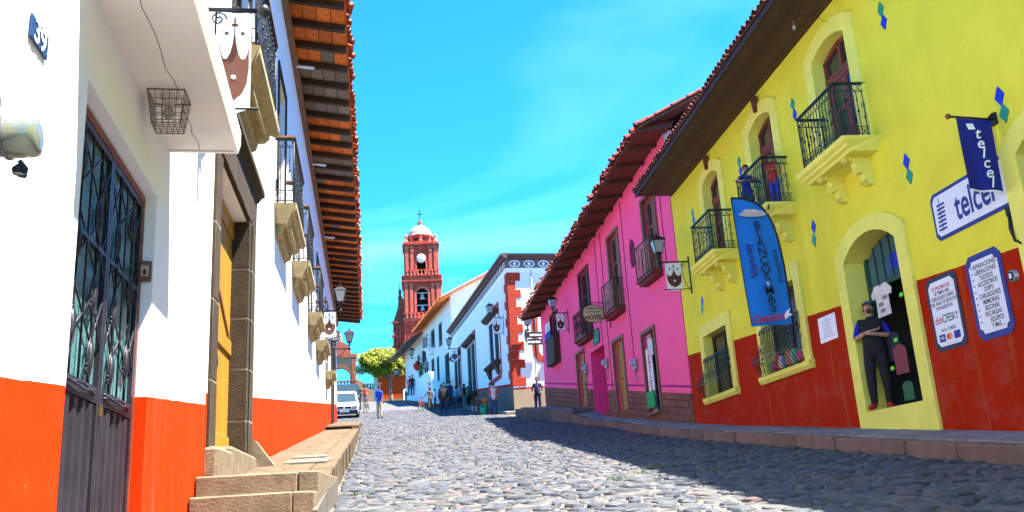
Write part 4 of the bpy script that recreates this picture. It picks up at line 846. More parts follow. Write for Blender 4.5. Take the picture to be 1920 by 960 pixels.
for (u_,z_) in((12.86,2.72),(13.0,2.63),(12.97,2.53)):
    q=MB(); q.box(u_-.07,u_+.07,-.2138,-.2125,z_-.03,z_+.03); single(F,'shirt_print',q,mat('grey_print',(.18,.18,.2),.8,.2,9,0),(u_,-.2,z_),'grey print on the white t-shirt '+('near its collar' if z_>2.7 else ('at its middle' if z_>2.6 else 'near its hem')),'print')
q=MB(); q.box(11.99,12.05,-.24,-.2,1.3,1.32); 
for (u,z) in((12.35,2.64),(12.72,2.02),(12.95,1.62)):
    q=MB(); q.box(u-.05,u+.05,-.19,-.187,z-.03,z+.03); single(F,'price_tag',q,mat('lime_tag',(.12,.7,.05),.6,.05,4,0),(u,-.19,z-.03),'bright green price tag '+('on the rack beside the white t-shirt' if z>2.5 else ('beside the maroon bag' if z>1.8 else 'low down between the dark bags')),'tag','green price tags in the shop door')
# ---- signs on the yellow house
def plate(T,pts,o0,o1,m,name='board',parent=None):
    q=MB(); q.prism(pts,o0,o1,'y'); return T.part(name,q,m,parent)
def octo(u0,u1,z0,z1,c): return [(u0+c,z0),(u1-c,z0),(u1,z0+c),(u1,z1-c),(u1-c,z1),(u0+c,z1),(u0,z1-c),(u0,z0+c)]
blue_s=mat('sign_blue',(.012,.03,.22),.5,.08,4,.05); white_s=mat('sign_white',(.72,.74,.80),.5,.04,4,.05); navy=mat('sign_navy',(.01,.02,.05),.5,.1,4,.05); green_s=mat('sign_green',(.01,.16,.07),.5,.08,4,0); red_s=mat('sign_red',(.55,.02,.02),.5,.08,4,0); black_s=mat('sign_black',(.015,.015,.02),.5,.1,4,0); orange_s=mat('sign_orange',(.75,.3,.02),.5,.1,4,0)
T=Thing(F,'wall_sign',(10.1,0,3.05),'white wall sign with blue border and blue telephone company lettering','sign')
b_=plate(T,octo(9.28,10.90,3.03,3.68,.07),.002,.014,blue_s); plate(T,octo(9.33,10.85,3.08,3.63,.06),.014,.018,white_s,'face',b_)
lettering(T,'telcel',(9.98,.0195,3.34),.52,blue_s,parent=b_,off=.010,sx=.72)
q=MB()
for k in range(7): q.prism([(10.62-.005*k,3.15+.055*k),(10.80-.005*k,3.15+.055*k),(10.80-.005*k,3.18+.055*k),(10.62-.005*k,3.18+.055*k)],.0185,.0195,'y')
q.box(10.70,10.715,.0185,.0193,3.13,3.60); T.part('antenna_mark',q,blue_s,b_)
# flag perpendicular to the wall
uf=9.32; T=Thing(F,'shop_flag',(uf,.3,3.2),'dark blue flag with white lettering on a pole beside the telephone sign','flag')
q=MB(); q.tube([(uf,0,4.12),(uf,.60,4.17)],.014,8); q.box(uf-.05,uf+.05,0,.03,4.05,4.20); q.tube([(uf,.02,4.2),(uf,.1,4.13)],.012,5); T.part('pole',q,iron); q=MB(); q.ball((uf,.60,4.17),.035,10,8); T.part('pole_knob',q,woodR)
q=MB(); n=10; vs=[(uf+.02*math.sin(i*.9+j*.2)*(j/n),.06+.44*i/n+.02*(j/n),4.11+.035*i/n-.92*j/n) for i in range(n+1) for j in range(n+1)]; fs=[(i*(n+1)+j,(i+1)*(n+1)+j,(i+1)*(n+1)+j+1,i*(n+1)+j+1) for i in range(n) for j in range(n)]
q.add(vs,fs,True); q.add([(v[0]+.004,v[1],v[2]) for v in vs],[f[::-1] for f in fs],True); cl=T.part('cloth',q,mat('flag_blue',(.008,.015,.20),.7,.12,4,.3,60)); q=MB(); q.tube([(v[0],v[1],v[2]) for v in vs[n::n+1]],.012,5); T.part('hem_rod',q,whitep,cl)
for i,ch in enumerate('telcel'): lettering(T,ch,(uf-.026,.29-.012*i,3.93-.125*i),.20,whitep,perp=1,parent=cl,shear=.25,off=.003)
q=MB(); q.prism([(.30,3.985),(.39,3.985),(.41,4.06),(.32,4.06)],uf-.027,uf-.025,'x'); T.part('logo_mark',q,whitep,cl)
# information boards
T=Thing(F,'wall_sign',(11.03,0,1.65),'white sign with dark border listing payment services and card logos','sign')
b_=plate(T,octo(10.66,11.38,1.60,2.60,.07),.002,.012,navy); plate(T,octo(10.72,11.32,1.66,2.54,.07),.012,.016,white_s,'face',b_)
for k,(s_,m_) in enumerate((('TE OFRECEMOS REC.',red_s),('DE TIEMPO AIRE,',black_s),('DESBLOQUEO FLASHEO',black_s),('VEN, PAGA TUS SERVICIOS',black_s),('CON NOSOTROS.',black_s))): lettering(T,s_,(11.02,.0175,2.44-.068*k),.068,m_,parent=b_,off=.0012,sx=.72)
lettering(T,'dish',(11.20,.0175,2.01),.14,red_s,parent=b_,off=.002,sx=.8); lettering(T,'CFE',(11.02,.0175,2.01),.15,green_s,parent=b_,off=.003,sx=.75); lettering(T,'SKY',(10.84,.0175,2.01),.14,black_s,parent=b_,off=.002,sx=.72); lettering(T,'3-6-9 y 12 MESES',(11.02,.0175,1.87),.06,black_s,parent=b_,off=.001,sx=.8)
for x,m_ in((11.19,blue_s),(10.85,bluep)):
    q=MB(); q.box(x-.07,x+.07,.0162,.0175,1.72,1.82); T.part('card_logo',q,m_,b_)
lettering(T,'VISA',(11.19,.0185,1.77),.05,whitep,parent=b_,off=.001,sx=.9)
for x,m_ in((11.045,red_s),(10.995,orange_s)): q=MB(); q.prism([(x+.042*math.cos(a*math.pi/8),1.77+.042*math.sin(a*math.pi/8)) for a in range(16)],.0162,.0175 if m_ is red_s else .0178,'y'); T.part('card_logo',q,m_,b_)
T=Thing(F,'wall_sign',(10.07,0,1.6),'white sign with wide blue border listing phone repair services','sign')
def scal(u0,u1,z0,z1,c): 
    return [(u0+c,z0),(u1-c,z0),(u1-c*.7,z0+c*.7),(u1,z0+c),(u1,z1-c),(u1-c*.7,z1-c*.7),(u1-c,z1),(u0+c,z1),(u0+c*.7,z1-c*.7),(u0,z1-c),(u0,z0+c),(u0+c*.7,z0+c*.7)]
b_=plate(T,octo(9.72,10.43,1.58,2.66,.09),.002,.012,blue_s); plate(T,scal(9.79,10.36,1.66,2.58,.07),.012,.016,white_s,'face',b_)
for k,s_ in enumerate(('REPARACIONES','LIBERACIONES','FLEXEOS','ACCESORIOS',"CHIP'S",'CARGADORES','MEMORIAS','BOCINAS','RECARGAS','EQUIPOS','Y MAS ...')): lettering(T,s_,(10.045-(.05 if k>8 else 0),.0175,2.50-.077*k),.082,black_s,parent=b_,off=.0016,sx=.80)
q=MB()
for k in range(10): q.box(10.30,10.325,.0165,.0175,2.49-.077*k,2.51-.077*k)
T.part('bullet_marks',q,blue_s,b_)
T=Thing(F,'paper_notice',(14.47,0,2.32),'white printed paper notice stuck on the dark red wall','notice'); plate(T,[(14.14,2.33),(14.80,2.33),(14.79,2.77),(14.13,2.76)],.002,.006,whitep,'sheet')
q=MB()
for k in range(10):
    w_=rnd(.12,.26) if k else .08; q.box(14.47-w_+.02,14.47+w_,.0062,.0068,2.70-.034*k,2.711-.034*k)
T.part('print_lines',q,mat('faded_print',(.35,.35,.42),.8,.1,4,0))
T=Thing(F,'round_meter',(9.56,0,2.14),'round metal utility meter on the dark red wall beside the blue bordered sign','meter'); q=MB(); q.lathe([(.075,.0),(.075,.04),(.06,.05)],(9.56,0,2.22),20,True,'y'); T.part('rim',q,steel); q=MB(); q.lathe([(.055,.05),(.055,.055)],(9.56,0,2.22),16,True,'y'); T.part('dial',q,blackp); q=MB(); q.box(9.54,9.58,.055,.06,2.19,2.25); T.part('needle',q,whitep)
T=Thing(F,'shadow_shape',(9.36,.1,2.55),'dark spike holder on the yellow wall at the shop edge','bracket'); q=MB(); q.tube([(9.42,.0,2.98),(9.37,.06,2.75),(9.32,.08,2.58)],[.02,.028,.012],6); q.tube([(9.32,.08,2.60),(9.26,.04,2.53)],.014,5); q.box(9.38,9.46,0,.02,2.92,3.04); T.part('silhouette',q,iron)  # solid dark shape added where only a shadow falls on the wall
# long blue banner standing out from the wall
ub=14.75; T=Thing(F,'feather_banner',(ub,.8,2.8),'long blue feather banner with a rounded top advertising household linen','banner')
blc=mat('banner_blue',(.006,.17,.60),.65,.10,3,.3,40)
def bo(px,py):
    d=CR@Vector(((px-960)/FPX,-(py-480)/FPX,-1)); d*=ub/d.y; return (7.1-d.x,d.z)
Ls=[bo(1410-40*t/12,613-241*t/12) for t in range(13)]; rp=[(1487,606),(1484,580),(1480,555),(1476,528),(1471,498),(1465,470),(1459,446),(1451,424),(1441,404),(1429,389),(1413,379),(1393,373),(1371,371.5)]
Rs=[bo(*p) for p in rp]; n=12; vs=[];fs=[]
for j in range(13):
    for i in range(9):
        s_=i/8; o=Rs[j][0]+(Ls[j][0]-Rs[j][0])*s_; z=Rs[j][1]+(Ls[j][1]-Rs[j][1])*s_; vs.append((ub+.028*math.sin(s_*6+j*.35)*(.3+.7*(1-j/12)),o,z))
for j in range(12):
    for i in range(8): fs.append((j*9+i,j*9+i+1,(j+1)*9+i+1,(j+1)*9+i))
q=MB(); q.add(vs,fs,True); q.add([(v[0]+.004,v[1],v[2]) for v in vs],[f[::-1] for f in fs],True); cl=T.part('cloth',q,blc)
q=MB(); q.tube([vs[j*9] for j in range(13)],.02,6); q.tube([vs[j*9+8] for j in range(13)],.010,6); T.part('black_hem',q,blackp,cl)
for z_ in(4.90,5.35):
    q=MB(); q.tube([(ub,.62,z_),(15.1,.50,z_)],.014,6); T.part('support_rod',q,iron)
uo=ub-.075
lp=[(1417,425),(1420,440),(1423,457),(1427,474),(1430,491),(1433,507),(1436,523)]
for p,ch in zip(lp,'BLANCOS'): c=bo(*p); lettering(T,ch,(uo,c[0],c[1]),.215,navy,perp=1,parent=cl,off=.0025,sx=1.05,rot=.08)
c=bo(1437,533); lettering(T,'Y',(uo,c[0],c[1]),.11,whitep,perp=1,parent=cl,off=.004)
for p,ch in zip(((1440,546),(1443,562),(1447,578)),'MAS'): c=bo(*p); lettering(T,ch,(uo,c[0],c[1]),.225,navy,perp=1,parent=cl,off=.0025,rot=.08,sx=1.05)
c=bo(1406,490); lettering(T,'Vianney',(uo,c[0],c[1]),.20,mat('purple_print',(.03,.02,.16),.6,.1,4,0),perp=1,parent=cl,rot=math.pi/2+.12,off=.003)
c=bo(1455,500); lettering(T,'Primavera',(uo,c[0],c[1]),.15,navy,perp=1,parent=cl,rot=math.pi/2+.14,off=.001)
c=bo(1440,598); lettering(T,'Concord',(uo,c[0]+.02,c[1]),.19,red_s,perp=1,parent=cl,off=.004,shear=.2,rot=.10,sx=.85)
c=bo(1470,592); q=MB(); q.add([(uo,c[0]+a,c[1]+b) for a,b in((.03,-.01),(-.04,.08),(-.11,.12),(-.06,.04),(-.13,.0),(-.05,-.03),(.01,-.08))],[(0,1,2,3),(0,3,4,5),(0,5,6)]); T.part('bird_print',q,whitep,cl)
q=MB(); c=bo(1408,404)
for (dy,dz,a,b) in((.0,0,.26,.05),(.03,.06,.15,.035),(-.05,.04,.16,.035)): q.add([(uo-.001-dz*.01,c[0]+dy+a*math.cos(t*math.pi/8),c[1]+dz+b*math.sin(t*math.pi/8)) for t in range(16)],[tuple(range(16))])
T.part('bedding_print',q,mat('bedding_pale',(.55,.45,.42),.8,.3,8,0),cl)
# lamp where yellow meets pink
lantern(YEL,21.5,5.66,.78,'iron lantern on the yellow house corner next to the pink hotel',.72,banlabel='white banner with a brown shield where the yellow house meets the pink hotel')
# ================================================================ RIGHT: PINK HOTEL
F=PINK; PKC=(.98,.125,.31)
zdp=lambda u:2.40+.1385*u
pink=wallpaint('pink_plaster',PKC,(.20,.085,.06),zdp(9)-2.6,.1385,patch=.07,dirt=(.55,.05,.25),dirtamt=.2,bumps=.25,stripe=(.15,.21,(.32,.03,.20)))
pinkt=mat('pink_reveal',(.85,.05,.24),.85,.1,3,.3)
PD=[(2.45,3.60,2.20,4.58),(5.70,6.88,2.62,4.92),(8.05,10.05,2.75,5.13),(11.0,12.25,3.15,5.40)]; PW=[(1.27,2.45,6.05,8.42),(5.2,6.45,5.85,8.46),(9.4,10.88,5.78,8.30),(15.2,16.7,5.80,7.85)]
PH=Thing(F,'pink_hotel',(9,0,2.6),'long bright pink hotel with wooden doors, small balconies and an old tiled roof','hotel')
m=wallmesh(.0,19.0,.6,9.75,[(*d,0,.22) if i!=2 else (*d,0,.9) for i,d in enumerate(PD)]+[(*w_,0,.2) for w_ in PW])
shell(m,0,19.0,.6,9.75,9); m.box(.1,18.9,-1.2,-1.15,1,9.5)
PH.part('wall',m,[pink,pinkt])
# gable end facing down the street
q=MB(); q.add([(-.02,.0,7.2),(-.02,-9,7.2),(-.02,-9,9.6),(-.02,-4.5,12.3),(-.02,0,9.6)],[(0,1,2,3,4)]); PH.part('gable_wall',q,mat('grey_gable_plaster',(.42,.40,.41),.9,.12,2,.5))
# stone dado blocks following the slope
sb=mat('red_brown_dado_stone',(.185,.075,.05),.9,.25,5,.6,40,0,.16); 
for k in range(6):
    u=0.0+(.25 if k%2 else 0)
    while u<18.95:
        l=rnd(.38,.62); b=min(u+l,18.98); z1=lambda x:zdp(x)-.19*k; 
        gap=[d for d in PD if not(b<d[0]-.12 or u>d[1]+.12)]
        a_,b_=u,b
        if gap:
            d=gap[0]
            if u<d[0]-.14: b_=min(b_,d[0]-.12)
            elif b>d[1]+.14: a_=max(a_,d[1]+.12)
            else: u=b; continue
        if z1((a_+b_)/2)>st(22.5+(a_+b_)/2)+.1 and b_-a_>.06:
            q=MB(); a,c=a_+.006,b_-.006; i_=.012
            vs=[(a,.004,z1(a)-.184),(c,.004,z1(c)-.184),(c,.004,z1(c)-.006),(a,.004,z1(a)-.006)]; j=rnd(.028,.04)
            vt=[(a+i_,j,z1(a)-.184+i_),(c-i_,j,z1(c)-.184+i_),(c-i_,j,z1(c)-.006-i_),(a+i_,j,z1(a)-.006-i_)]
            q.add(vs+vt,[(4,5,6,7)]+[(i,(i+1)%4,4+(i+1)%4,4+i) for i in range(4)]); PH.part('stone_block',q,sb)
        u=b
# roof with sagging eaves
zw=lambda u:9.60-.060*u; ze=lambda u:9.42-.060*u+.06*math.sin(u*.55)
OV=.92
q=MB(); us=[-.75+i*.5 for i in range(41)]
for a,c in zip(us,us[1:]):
    q.add([(a,OV,ze(a)+.12),(c,OV,ze(c)+.12),(c,-4.5,12.5-.05*c),(a,-4.5,12.5-.05*a),(a,OV,ze(a)+.06),(c,OV,ze(c)+.06),(c,-.1,zw(c)+.06),(a,-.1,zw(a)+.06)],[(0,1,2,3),(7,6,5,4),(0,4,5,1)])
q.add([(-.75,OV,ze(-.75)+.12),(-.75,-4.5,12.53),(-.75,-4.5,12.42),(-.75,OV,ze(-.75)+.03)],[(0,1,2,3)]); q.add([(-.75,OV,ze(-.75)+.04),(-.75,-4.5,12.44),(0,-4.5,12.44),(0,OV,ze(0)+.04)],[(0,1,2,3)])
q.add([(-.75,-4.5,12.53),(19.25,-4.5,11.5),(19.25,-9.5,9.2),(-.75,-9.5,9.6)],[(0,1,2,3)]); q.add([(19.25,OV,ze(19.25)+.12),(19.25,-4.5,11.5),(19.25,-4.5,11.4),(19.25,OV,ze(19.25)+.03)],[(0,1,2,3)])
rf=PH.part('roof',q,terraD)
for i in range(17):
    u=-.6+i*1.22; q=MB(); q.prism([(-.05,zw(u)-.06),(-.05,zw(u)+.05),(OV-.04,ze(u)+.05),(OV-.04,ze(u)-.03)],u-.045,u+.045,'x'); PH.part('rafter',q,woodD,rf)
ptile=make_tile(mat('old_red_tile',(.16,.032,.022),.85,.35,6,.5,40,0,.35))
tile_row(PH,-.7,19.2,lambda u:OV+.08,lambda u:ze(u)+.10,ptile,rf,.2,.42,.06,1,.0); tile_row(PH,-.6,19.2,lambda u:OV+.02,lambda u:ze(u)+.18,ptile,rf,.4,.42,.09,1,.0)
for i in range(22): # rake tiles up the near gable
    t=i/22; o=OV-(OV+4.5)*t; z=ze(-.75)+.15+(12.55-ze(-.75)-.15)*t; PH.inst('roof_tile',ptile,(-.72+rnd(-.02,.02),o,z),(-.5,0,rnd(-.05,.05)),(1,1.1,1),rf)
# doors
labs=['brown framed pharmacy doorway of the pink hotel','closed ochre wooden door of the pink hotel beside the electricity meter','deep pink hotel entrance under the green plaque','narrow ochre wooden door of the pink hotel under the white plaque']
for i,(a,b,z0,z1) in enumerate(PD):
    T=Thing(F,'door',((a+b)/2,-.1,z0),labs[i],'door')
    if i!=2:
        q=MB(); 
        for x0,x1,zz0,zz1 in((a-.10,a+.02,z0,z1),(b-.02,b+.10,z0,z1),(a-.10,b+.10,z1,z1+.12)): q.cbox(x0,x1,-.02,.05,zz0,zz1-.003,.012)
        T.part('door_surround',q,woodB)
    if i in(1,3): wood_door(T,a+.03,b-.03,z0,z1-.01,-.12,woodY,2,3)
    elif i==0:
        q=MB(); q.box(b-.42,b-.03,-.14,-.10,z0,z1-.02); T.part('door_leaf',q,mat('pale_grey_door',(.38,.36,.34),.6,.15,3,.2)); q=MB(); q.box(a+.03,b-.42,-.19,-.17,z0,z1-.02); T.part('dark_opening',q,darkin)
    else:
        wood_door(T,a+.05,b-.05,z0,z1-.02,-.8,woodB,2,4)
# pharmacy banner and cloth in the doorway
a,b,z0,z1=PD[0]; T=Thing(F,'pharmacy_banner',(3.2,.02,2.75),'narrow white banner with red vertical pharmacy lettering in the pink hotel doorway','banner')
q=MB(); q.box(2.88,3.42,.0,.012,2.72,4.12); cl=T.part('cloth',q,fabricW)
pinkl=mat('pink_red_print',(.50,.02,.06),.6,.1,4,0)
for k,ch in enumerate('FARMACIA'): lettering(T,ch,(3.15,.014,4.02-.108*k),.15,pinkl,parent=cl,off=.006,sx=1.9)
lettering(T,'DON',(3.15,.014,3.14),.085,bluep,parent=cl,off=.004,sx=1.5)
for k,ch in enumerate('DSM'): lettering(T,ch,(3.15,.014,3.05-.10*k),.14,pinkl,parent=cl,off=.006,sx=1.9)
q=MB(); q.box(2.62,3.02,.03,.05,3.85,4.35); single(F,'paper_bag',q,mat('crumpled_white',(.62,.60,.60),.8,.15,6,.8,20),(2.8,.03,3.85),'crumpled white plastic sheet hanging over the pharmacy banner','sheet')
q=MB(); q.box(2.85,3.5,.03,.06,2.38,2.86); q.v=[(v[0]+.03*math.sin(v[2]*9),v[1]+.01*math.sin(v[0]*20),v[2]) for v in q.v]; single(F,'green_cloth',q,mat('green_cloth',(.015,.36,.09),.8,.15,4,.4),(3.2,.03,2.38),'green cloth hanging under the pharmacy banner','cloth')
q=MB(); q.box(2.5,3.5,-.02,.10,2.18,2.24); single(F,'door_sill',q,stoneP,(3,0,2.18),'pale stone sill of the pharmacy doorway','sill')
# upper windows and balconies
wl=['brown upper window of the pink hotel beside the yellow house','brown upper window in the middle of the pink hotel','brown upper window above the hotel sign','dark boxed window at the far end of the pink hotel']
pale=mat('pale_turned_wood',(.30,.22,.16),.7,.15,4,.2)
for i,(a,b,z0,z1) in enumerate(PW):
    T=Thing(F,'window',((a+b)/2,-.1,z0),wl[i],'window'); wd_=woodB if i<2 else woodD
    q=MB()
    for x0,x1,zz0,zz1 in((a-.10,a+.03,z0,z1),(b-.03,b+.10,z0,z1),(a-.10,b+.10,z1,z1+.12)): q.cbox(x0,x1,-.05,.05,zz0,zz1-.003,.012)
    T.part('window_surround',q,wd_); wood_door(T,a+.04,b-.04,z0,z1-.01,-.12,wd_,2,3,True,'window')
    if i<3:
        B_=Thing(F,'balcony',((a+b)/2,.15,z0-.08),wl[i].replace('upper window','shallow balcony'),'balcony','shallow balconies of the pink hotel'); x0,x1,ow=a-.12,b+.12,.32
        q=MB(); q.cbox(x0-.04,x1+.04,0,ow+.03,z0-.12,z0-.02,.015); q.box(x0,x1,0,ow-.05,z0-.20,z0-.12); B_.part('slab',q,mat('dark_red_wood',(.14,.03,.02),.7,.25,4,.3))
        q=MB(); zt=z0+.95
        for (p,r) in(((x0,0),(x0,ow)),((x0,ow),(x1,ow)),((x1,ow),(x1,0))): q.tube([(*p,zt),(*r,zt)],.022,4,False,False); q.tube([(*p,z0+.02),(*r,z0+.02)],.018,4,False,False)
        for xx in(x0,x1): q.tube([(xx,ow,z0-.05),(xx,ow,zt+.03)],.022,4,False,False)
        B_.part('rail_frame',q,woodD)
        n=7 if i<2 else 9
        for k in range(n):
            x=x0+(x1-x0)*(k+1)/(n+1); q=MB(); q.lathe([(.012,0),(.02,.12),(.012,.25),(.022,.47),(.012,.70),(.02,.82),(.012,.92)],(x,ow,z0+.025),6); B_.part('baluster',q,pale if i<2 else woodD)
        for k in range(2):
            q=MB()
            for xx in(x0,x1): q.lathe([(.012,0),(.022,.47),(.012,.92)],(xx,ow*(k+1)/3,z0+.025),6)
            B_.part('side_balusters',q,woodD)
    else:
        B_=Thing(F,'window_box',((a+b)/2,.15,z0-.1),'dark wooden slatted box below the far window of the pink hotel','window box')
        for k in range(6): x=a-.1+(b-a+.2)*k/6; q=MB(); q.cbox(x+.006,x+(b-a+.2)/6-.006,.26,.30,z0-.10,z0+.95,.008); B_.part('slat',q,woodD)
        q=MB(); q.box(a-.1,a-.06,0,.26,z0-.1,z0+.95); q.box(b+.06,b+.1,0,.26,z0-.1,z0+.95); q.box(a-.1,b+.1,0,.30,z0-.16,z0-.10); q.box(a-.12,b+.12,.0,.32,z0+.95,z0+1.0); B_.part('box_frame',q,woodD)
        q=MB(); q.box(a+.35,b-.05,.305,.33,z0+.98,z0+1.28); single(F,'blue_cloth',q,mat('blue_cloth',(.01,.06,.35),.8,.1,4,.3),(a+.7,.3,z0+.98),'blue cloth hung over the slatted window box','cloth')
# hotel sign, plaques, meters, ornament, pipes
T=Thing(F,'hanging_sign',(6.95,.55,5.75),'oval tan wooden sign lettered HOTEL on an iron bracket','sign'); us_=6.95
q=MB(); q.box(us_-.02,us_+.02,0,.03,5.5,6.5); q.tube([(us_,0,6.38),(us_,1.0,6.38)],.014,5); q.tube([(us_,.02,6.05),(us_,.25,6.36)],.01,5); q.tube([(us_,.3,6.38),(us_,.3,6.3)],.008,4); q.tube([(us_,.85,6.38),(us_,.85,6.3)],.008,4); q.tube(scroll((us_,.16,6.2),.10,0,1.3,10,('y','z')),.008,4); T.part('bracket',q,iron)
q=MB(); q.prism([(.58+.36*abs(math.cos(a))**.75*(1 if math.cos(a)>=0 else -1),6.0+.29*abs(math.sin(a))**.8*(1 if math.sin(a)>=0 else -1)) for a in[2*math.pi*k/28 for k in range(28)]],us_-.02,us_+.02,'x'); bd=T.part('board',q,mat('tan_sign_board',(.60,.40,.19),.6,.15,4,.2))
q=MB(); q.tube([(us_,.58+.36*abs(math.cos(a))**.75*(1 if math.cos(a)>=0 else -1),6.0+.29*abs(math.sin(a))**.8*(1 if math.sin(a)>=0 else -1)) for a in[2*math.pi*k/28 for k in range(28)]],.024,5,True); T.part('rim',q,woodR,bd)
lettering(T,'HOTEL',(us_-.022,.58,5.86),.20,mat('dark_brown_letters',(.05,.015,.01),.6,.1,4,0),perp=1,parent=bd,off=.008,sx=1.0)
q=MB()
for k in range(8): q.box(us_-.0225,us_-.021,.80-.065*k-.045,.80-.065*k,6.16+.01*(k%2),6.215-.012*((k*3)%2))
for k in range(9): q.box(us_-.0225,us_-.021,.84-.065*k-.04,.84-.065*k,6.04+.012*(k%2),6.075)
T.part('worn_letters',q,woodD,bd)
for (u,z,w_,h_,mm,lab) in((8.95,5.55,.95,.55,greenp,'green eight sided plaque above the hotel entrance'),(11.4,5.88,.75,.5,whitep,'white plaque with a dark border above the narrow ochre door')):
    T=Thing(F,'plaque',(u,0,z-h_/2),lab,'plaque'); q=MB(); q.prism(octo(u-w_/2,u+w_/2,z-h_/2,z+h_/2,.1),.002,.03,'y'); p_=T.part('border',q,navy); q=MB(); q.prism(octo(u-w_/2+.04,u+w_/2-.04,z-h_/2+.04,z+h_/2-.04,.09),.03,.036,'y'); T.part('face',q,mm,p_)
    q=MB()
    for k in range(4): ww=w_*rnd(.2,.33); q.box(u-ww,u+ww,.036,.037,z+.14-.09*k,z+.17-.09*k)
    T.part('worn_lines',q,steel if mm is greenp else blackp,p_)
for (u,z,lab) in((7.75,4.4,'grey electricity meter beside the hotel entrance'),(4.4,3.85,'grey electricity meter between the two wooden doors of the pink hotel'),(10.7,4.65,'grey electricity meter beside the narrow ochre door')):
    T=Thing(F,'electric_meter',(u,0,z-.2),lab,'meter','meters on the pink hotel wall'); q=MB(); q.cbox(u-.12,u+.12,.002,.10,z-.16,z+.16,.012); q.tube([(u,.05,z-.16),(u,.05,z-.55)],.018,6); T.part('meter_box',q,steel); q=MB(); q.lathe([(.10,.10),(.10,.2),(.06,.225)],(u,0,z+.02),14,True,'y'); T.part('meter_glass',q,mat('meter_glass2',(.30,.31,.33),.1,.1,4,0,40,0,0,None,.7))
T=Thing(F,'wall_ornament',(3.75,.0,6.75),'dark wrought iron oval ornament on the pink wall between two upper windows','ornament'); q=MB()
for k in range(26):
    a=2*math.pi*k/26; q.ball((3.75+.20*math.cos(a),.03,7.22+.42*math.sin(a)),.045,6,4,(1,.5,1)); 
    if k%2==0: q.tube(scroll((3.75+.10*math.cos(a),.03,7.22+.22*math.sin(a)),.07,a,1.0,8),.011,4)
q.tube([(3.75,.03,6.8),(3.75,.03,7.64)],.012,4); T.part('ironwork',q,mat('dark_red_iron',(.16,.012,.05),.6,.2,4,0))
for k,(u,z0,z1) in enumerate(((4.6,3.5,9.2),(7.35,3.3,9.0),(-.0+.75,5.9,8.6),(8.15,5.2,9.0))):
    q=MB(); q.tube([(u,.015,z0),(u+.03,.015,(z0+z1)/2),(u,.015,z1)],.011,5); single(F,'cable',q,mat('dark_pink_cable',(.12,.02,.05),.7,.1,4,0),(u,0,z0),['dark cable down the pink wall beside the iron ornament','dark cable down the pink wall beside the hotel sign bracket','dark cable above the lantern on the pink wall','dark cable down the pink wall beside the green plaque'][k],'cable')
lantern(PINK,13.2,7.35,.62,'iron lantern at the far end of the pink hotel',.72,banlabel='white banner with a brown shield at the far end of the pink hotel')
T=Thing(F,'street_sign',(17.4,0,7.2),'small white street name plate at the far corner of the pink hotel','sign'); q=MB(); q.cbox(16.95,17.9,.002,.03,7.2,7.75,.01); p_=T.part('plate',q,whitep); q=MB()
for k in range(3): q.box(17.1,17.75-.1*k,.03,.031,7.32+.13*k,7.38+.13*k)
T.part('lettering_lines',q,blackp,p_)
# raised platform at the far end of the pink hotel
q=MB(); zf=lambda X,Y:st(33)+.55+(Y-33)*.105
for a,c in ((32.6,34.8),(34.83,37.2),(37.23,39.4),(39.43,41.6)):
    o=MB(); x0=5.75-.125*(a-32.6); x1=5.75-.125*(c-32.6); zfun_slab(o,[(x0,a),(pinkx(a)+.05,a),(pinkx(c)+.05,c),(x1,c)],zf,1.4,.03); piece(pavR,'platform_block',o,mat('dark_platform_stone',(.10,.082,.078),.9,.3,4,.7,30,0,.12))
# ================================================================ WHITE HOUSE WITH RED QUOINS
F=WQ; WH=Thing(F,'white_house',(8,0,4.6),'white corner house with red quoins, patterned cornice and tall dark windows','house')
zdq=lambda u:5.85+.103*u
WQW=[(3.2,6.4,7.75,10.45),(11.4,14.7,7.0,10.45),(17.8,20.9,7.2,10.5)]
wqp=wallpaint('white_plaster_grey_dado',(.78,.79,.82),(.155,.13,.115),zdq(8)-4.6,.103,patch=.03,dirt=(.45,.42,.4),dirtamt=.12,bumps=.4,stripe=(0,.13,(.42,.03,.02)))
m=wallmesh(0,21.5,3.0,12.4,[(*w_,0,.10) for w_ in WQW]); m.quad((21.5,0,3),(21.5,0,12.4),(21.5,-10,12.4),(21.5,-10,3)); m.quad((0,-12,3),(0,-12,12.4),(21.5,-12,12.4),(21.5,-12,3)); m.quad((0,0,12.4),(21.5,0,12.4),(21.5,-12,12.4),(0,-12,12.4)); m.box(.2,21,-1.2,-1.15,4,12)
WH.part('wall',m,[wqp,whitep])
E_=Face(5.2,47,-95.9); EH=Thing(E_,'white_house_end',(-4,0,4.6),'sunlit white end wall of the corner house facing down the street','wall')
m=wallmesh(-12,0,3,12.4,[(-5.2,-2.05,7.65,10.4,0,.25)]); EH.part('wall',m,[wallpaint('white_plaster_end',(.80,.79,.76),(.30,.23,.16),5.87-4.6,-.06,patch=.03,dirt=(.5,.45,.4),dirtamt=.12,stripe=(0,.1,(.42,.03,.02))),whitep])
q=MB(); q.box(-5.1,-2.15,-.22,-.18,7.7,10.35); gw=EH.part('window_frame',q,woodD); q=MB(); q.box(-4.9,-3.75,-.18,-.17,7.9,10.1); EH.part('window_pane',q,wglass,gw); q=MB(); q.box(-3.65,-2.35,-.18,-.17,7.9,10.1); EH.part('window_pane',q,wglass,gw)
q=MB()
def rr(u0,u1,z0,z1,r,n=5):
    pts=[]
    for cx,cz,a0 in((u1-r,z1-r,0),(u0+r,z1-r,90),(u0+r,z0+r,180),(u1-r,z0+r,270)): pts+=[(cx+r*math.cos(rad(a0+90*i/n)),cz+r*math.sin(rad(a0+90*i/n))) for i in range(n+1)]
    return pts
A_,B_=rr(-6.0,-1.22,7.05,10.85,.55),rr(-5.68,-1.54,7.37,10.53,.35); n=len(A_)
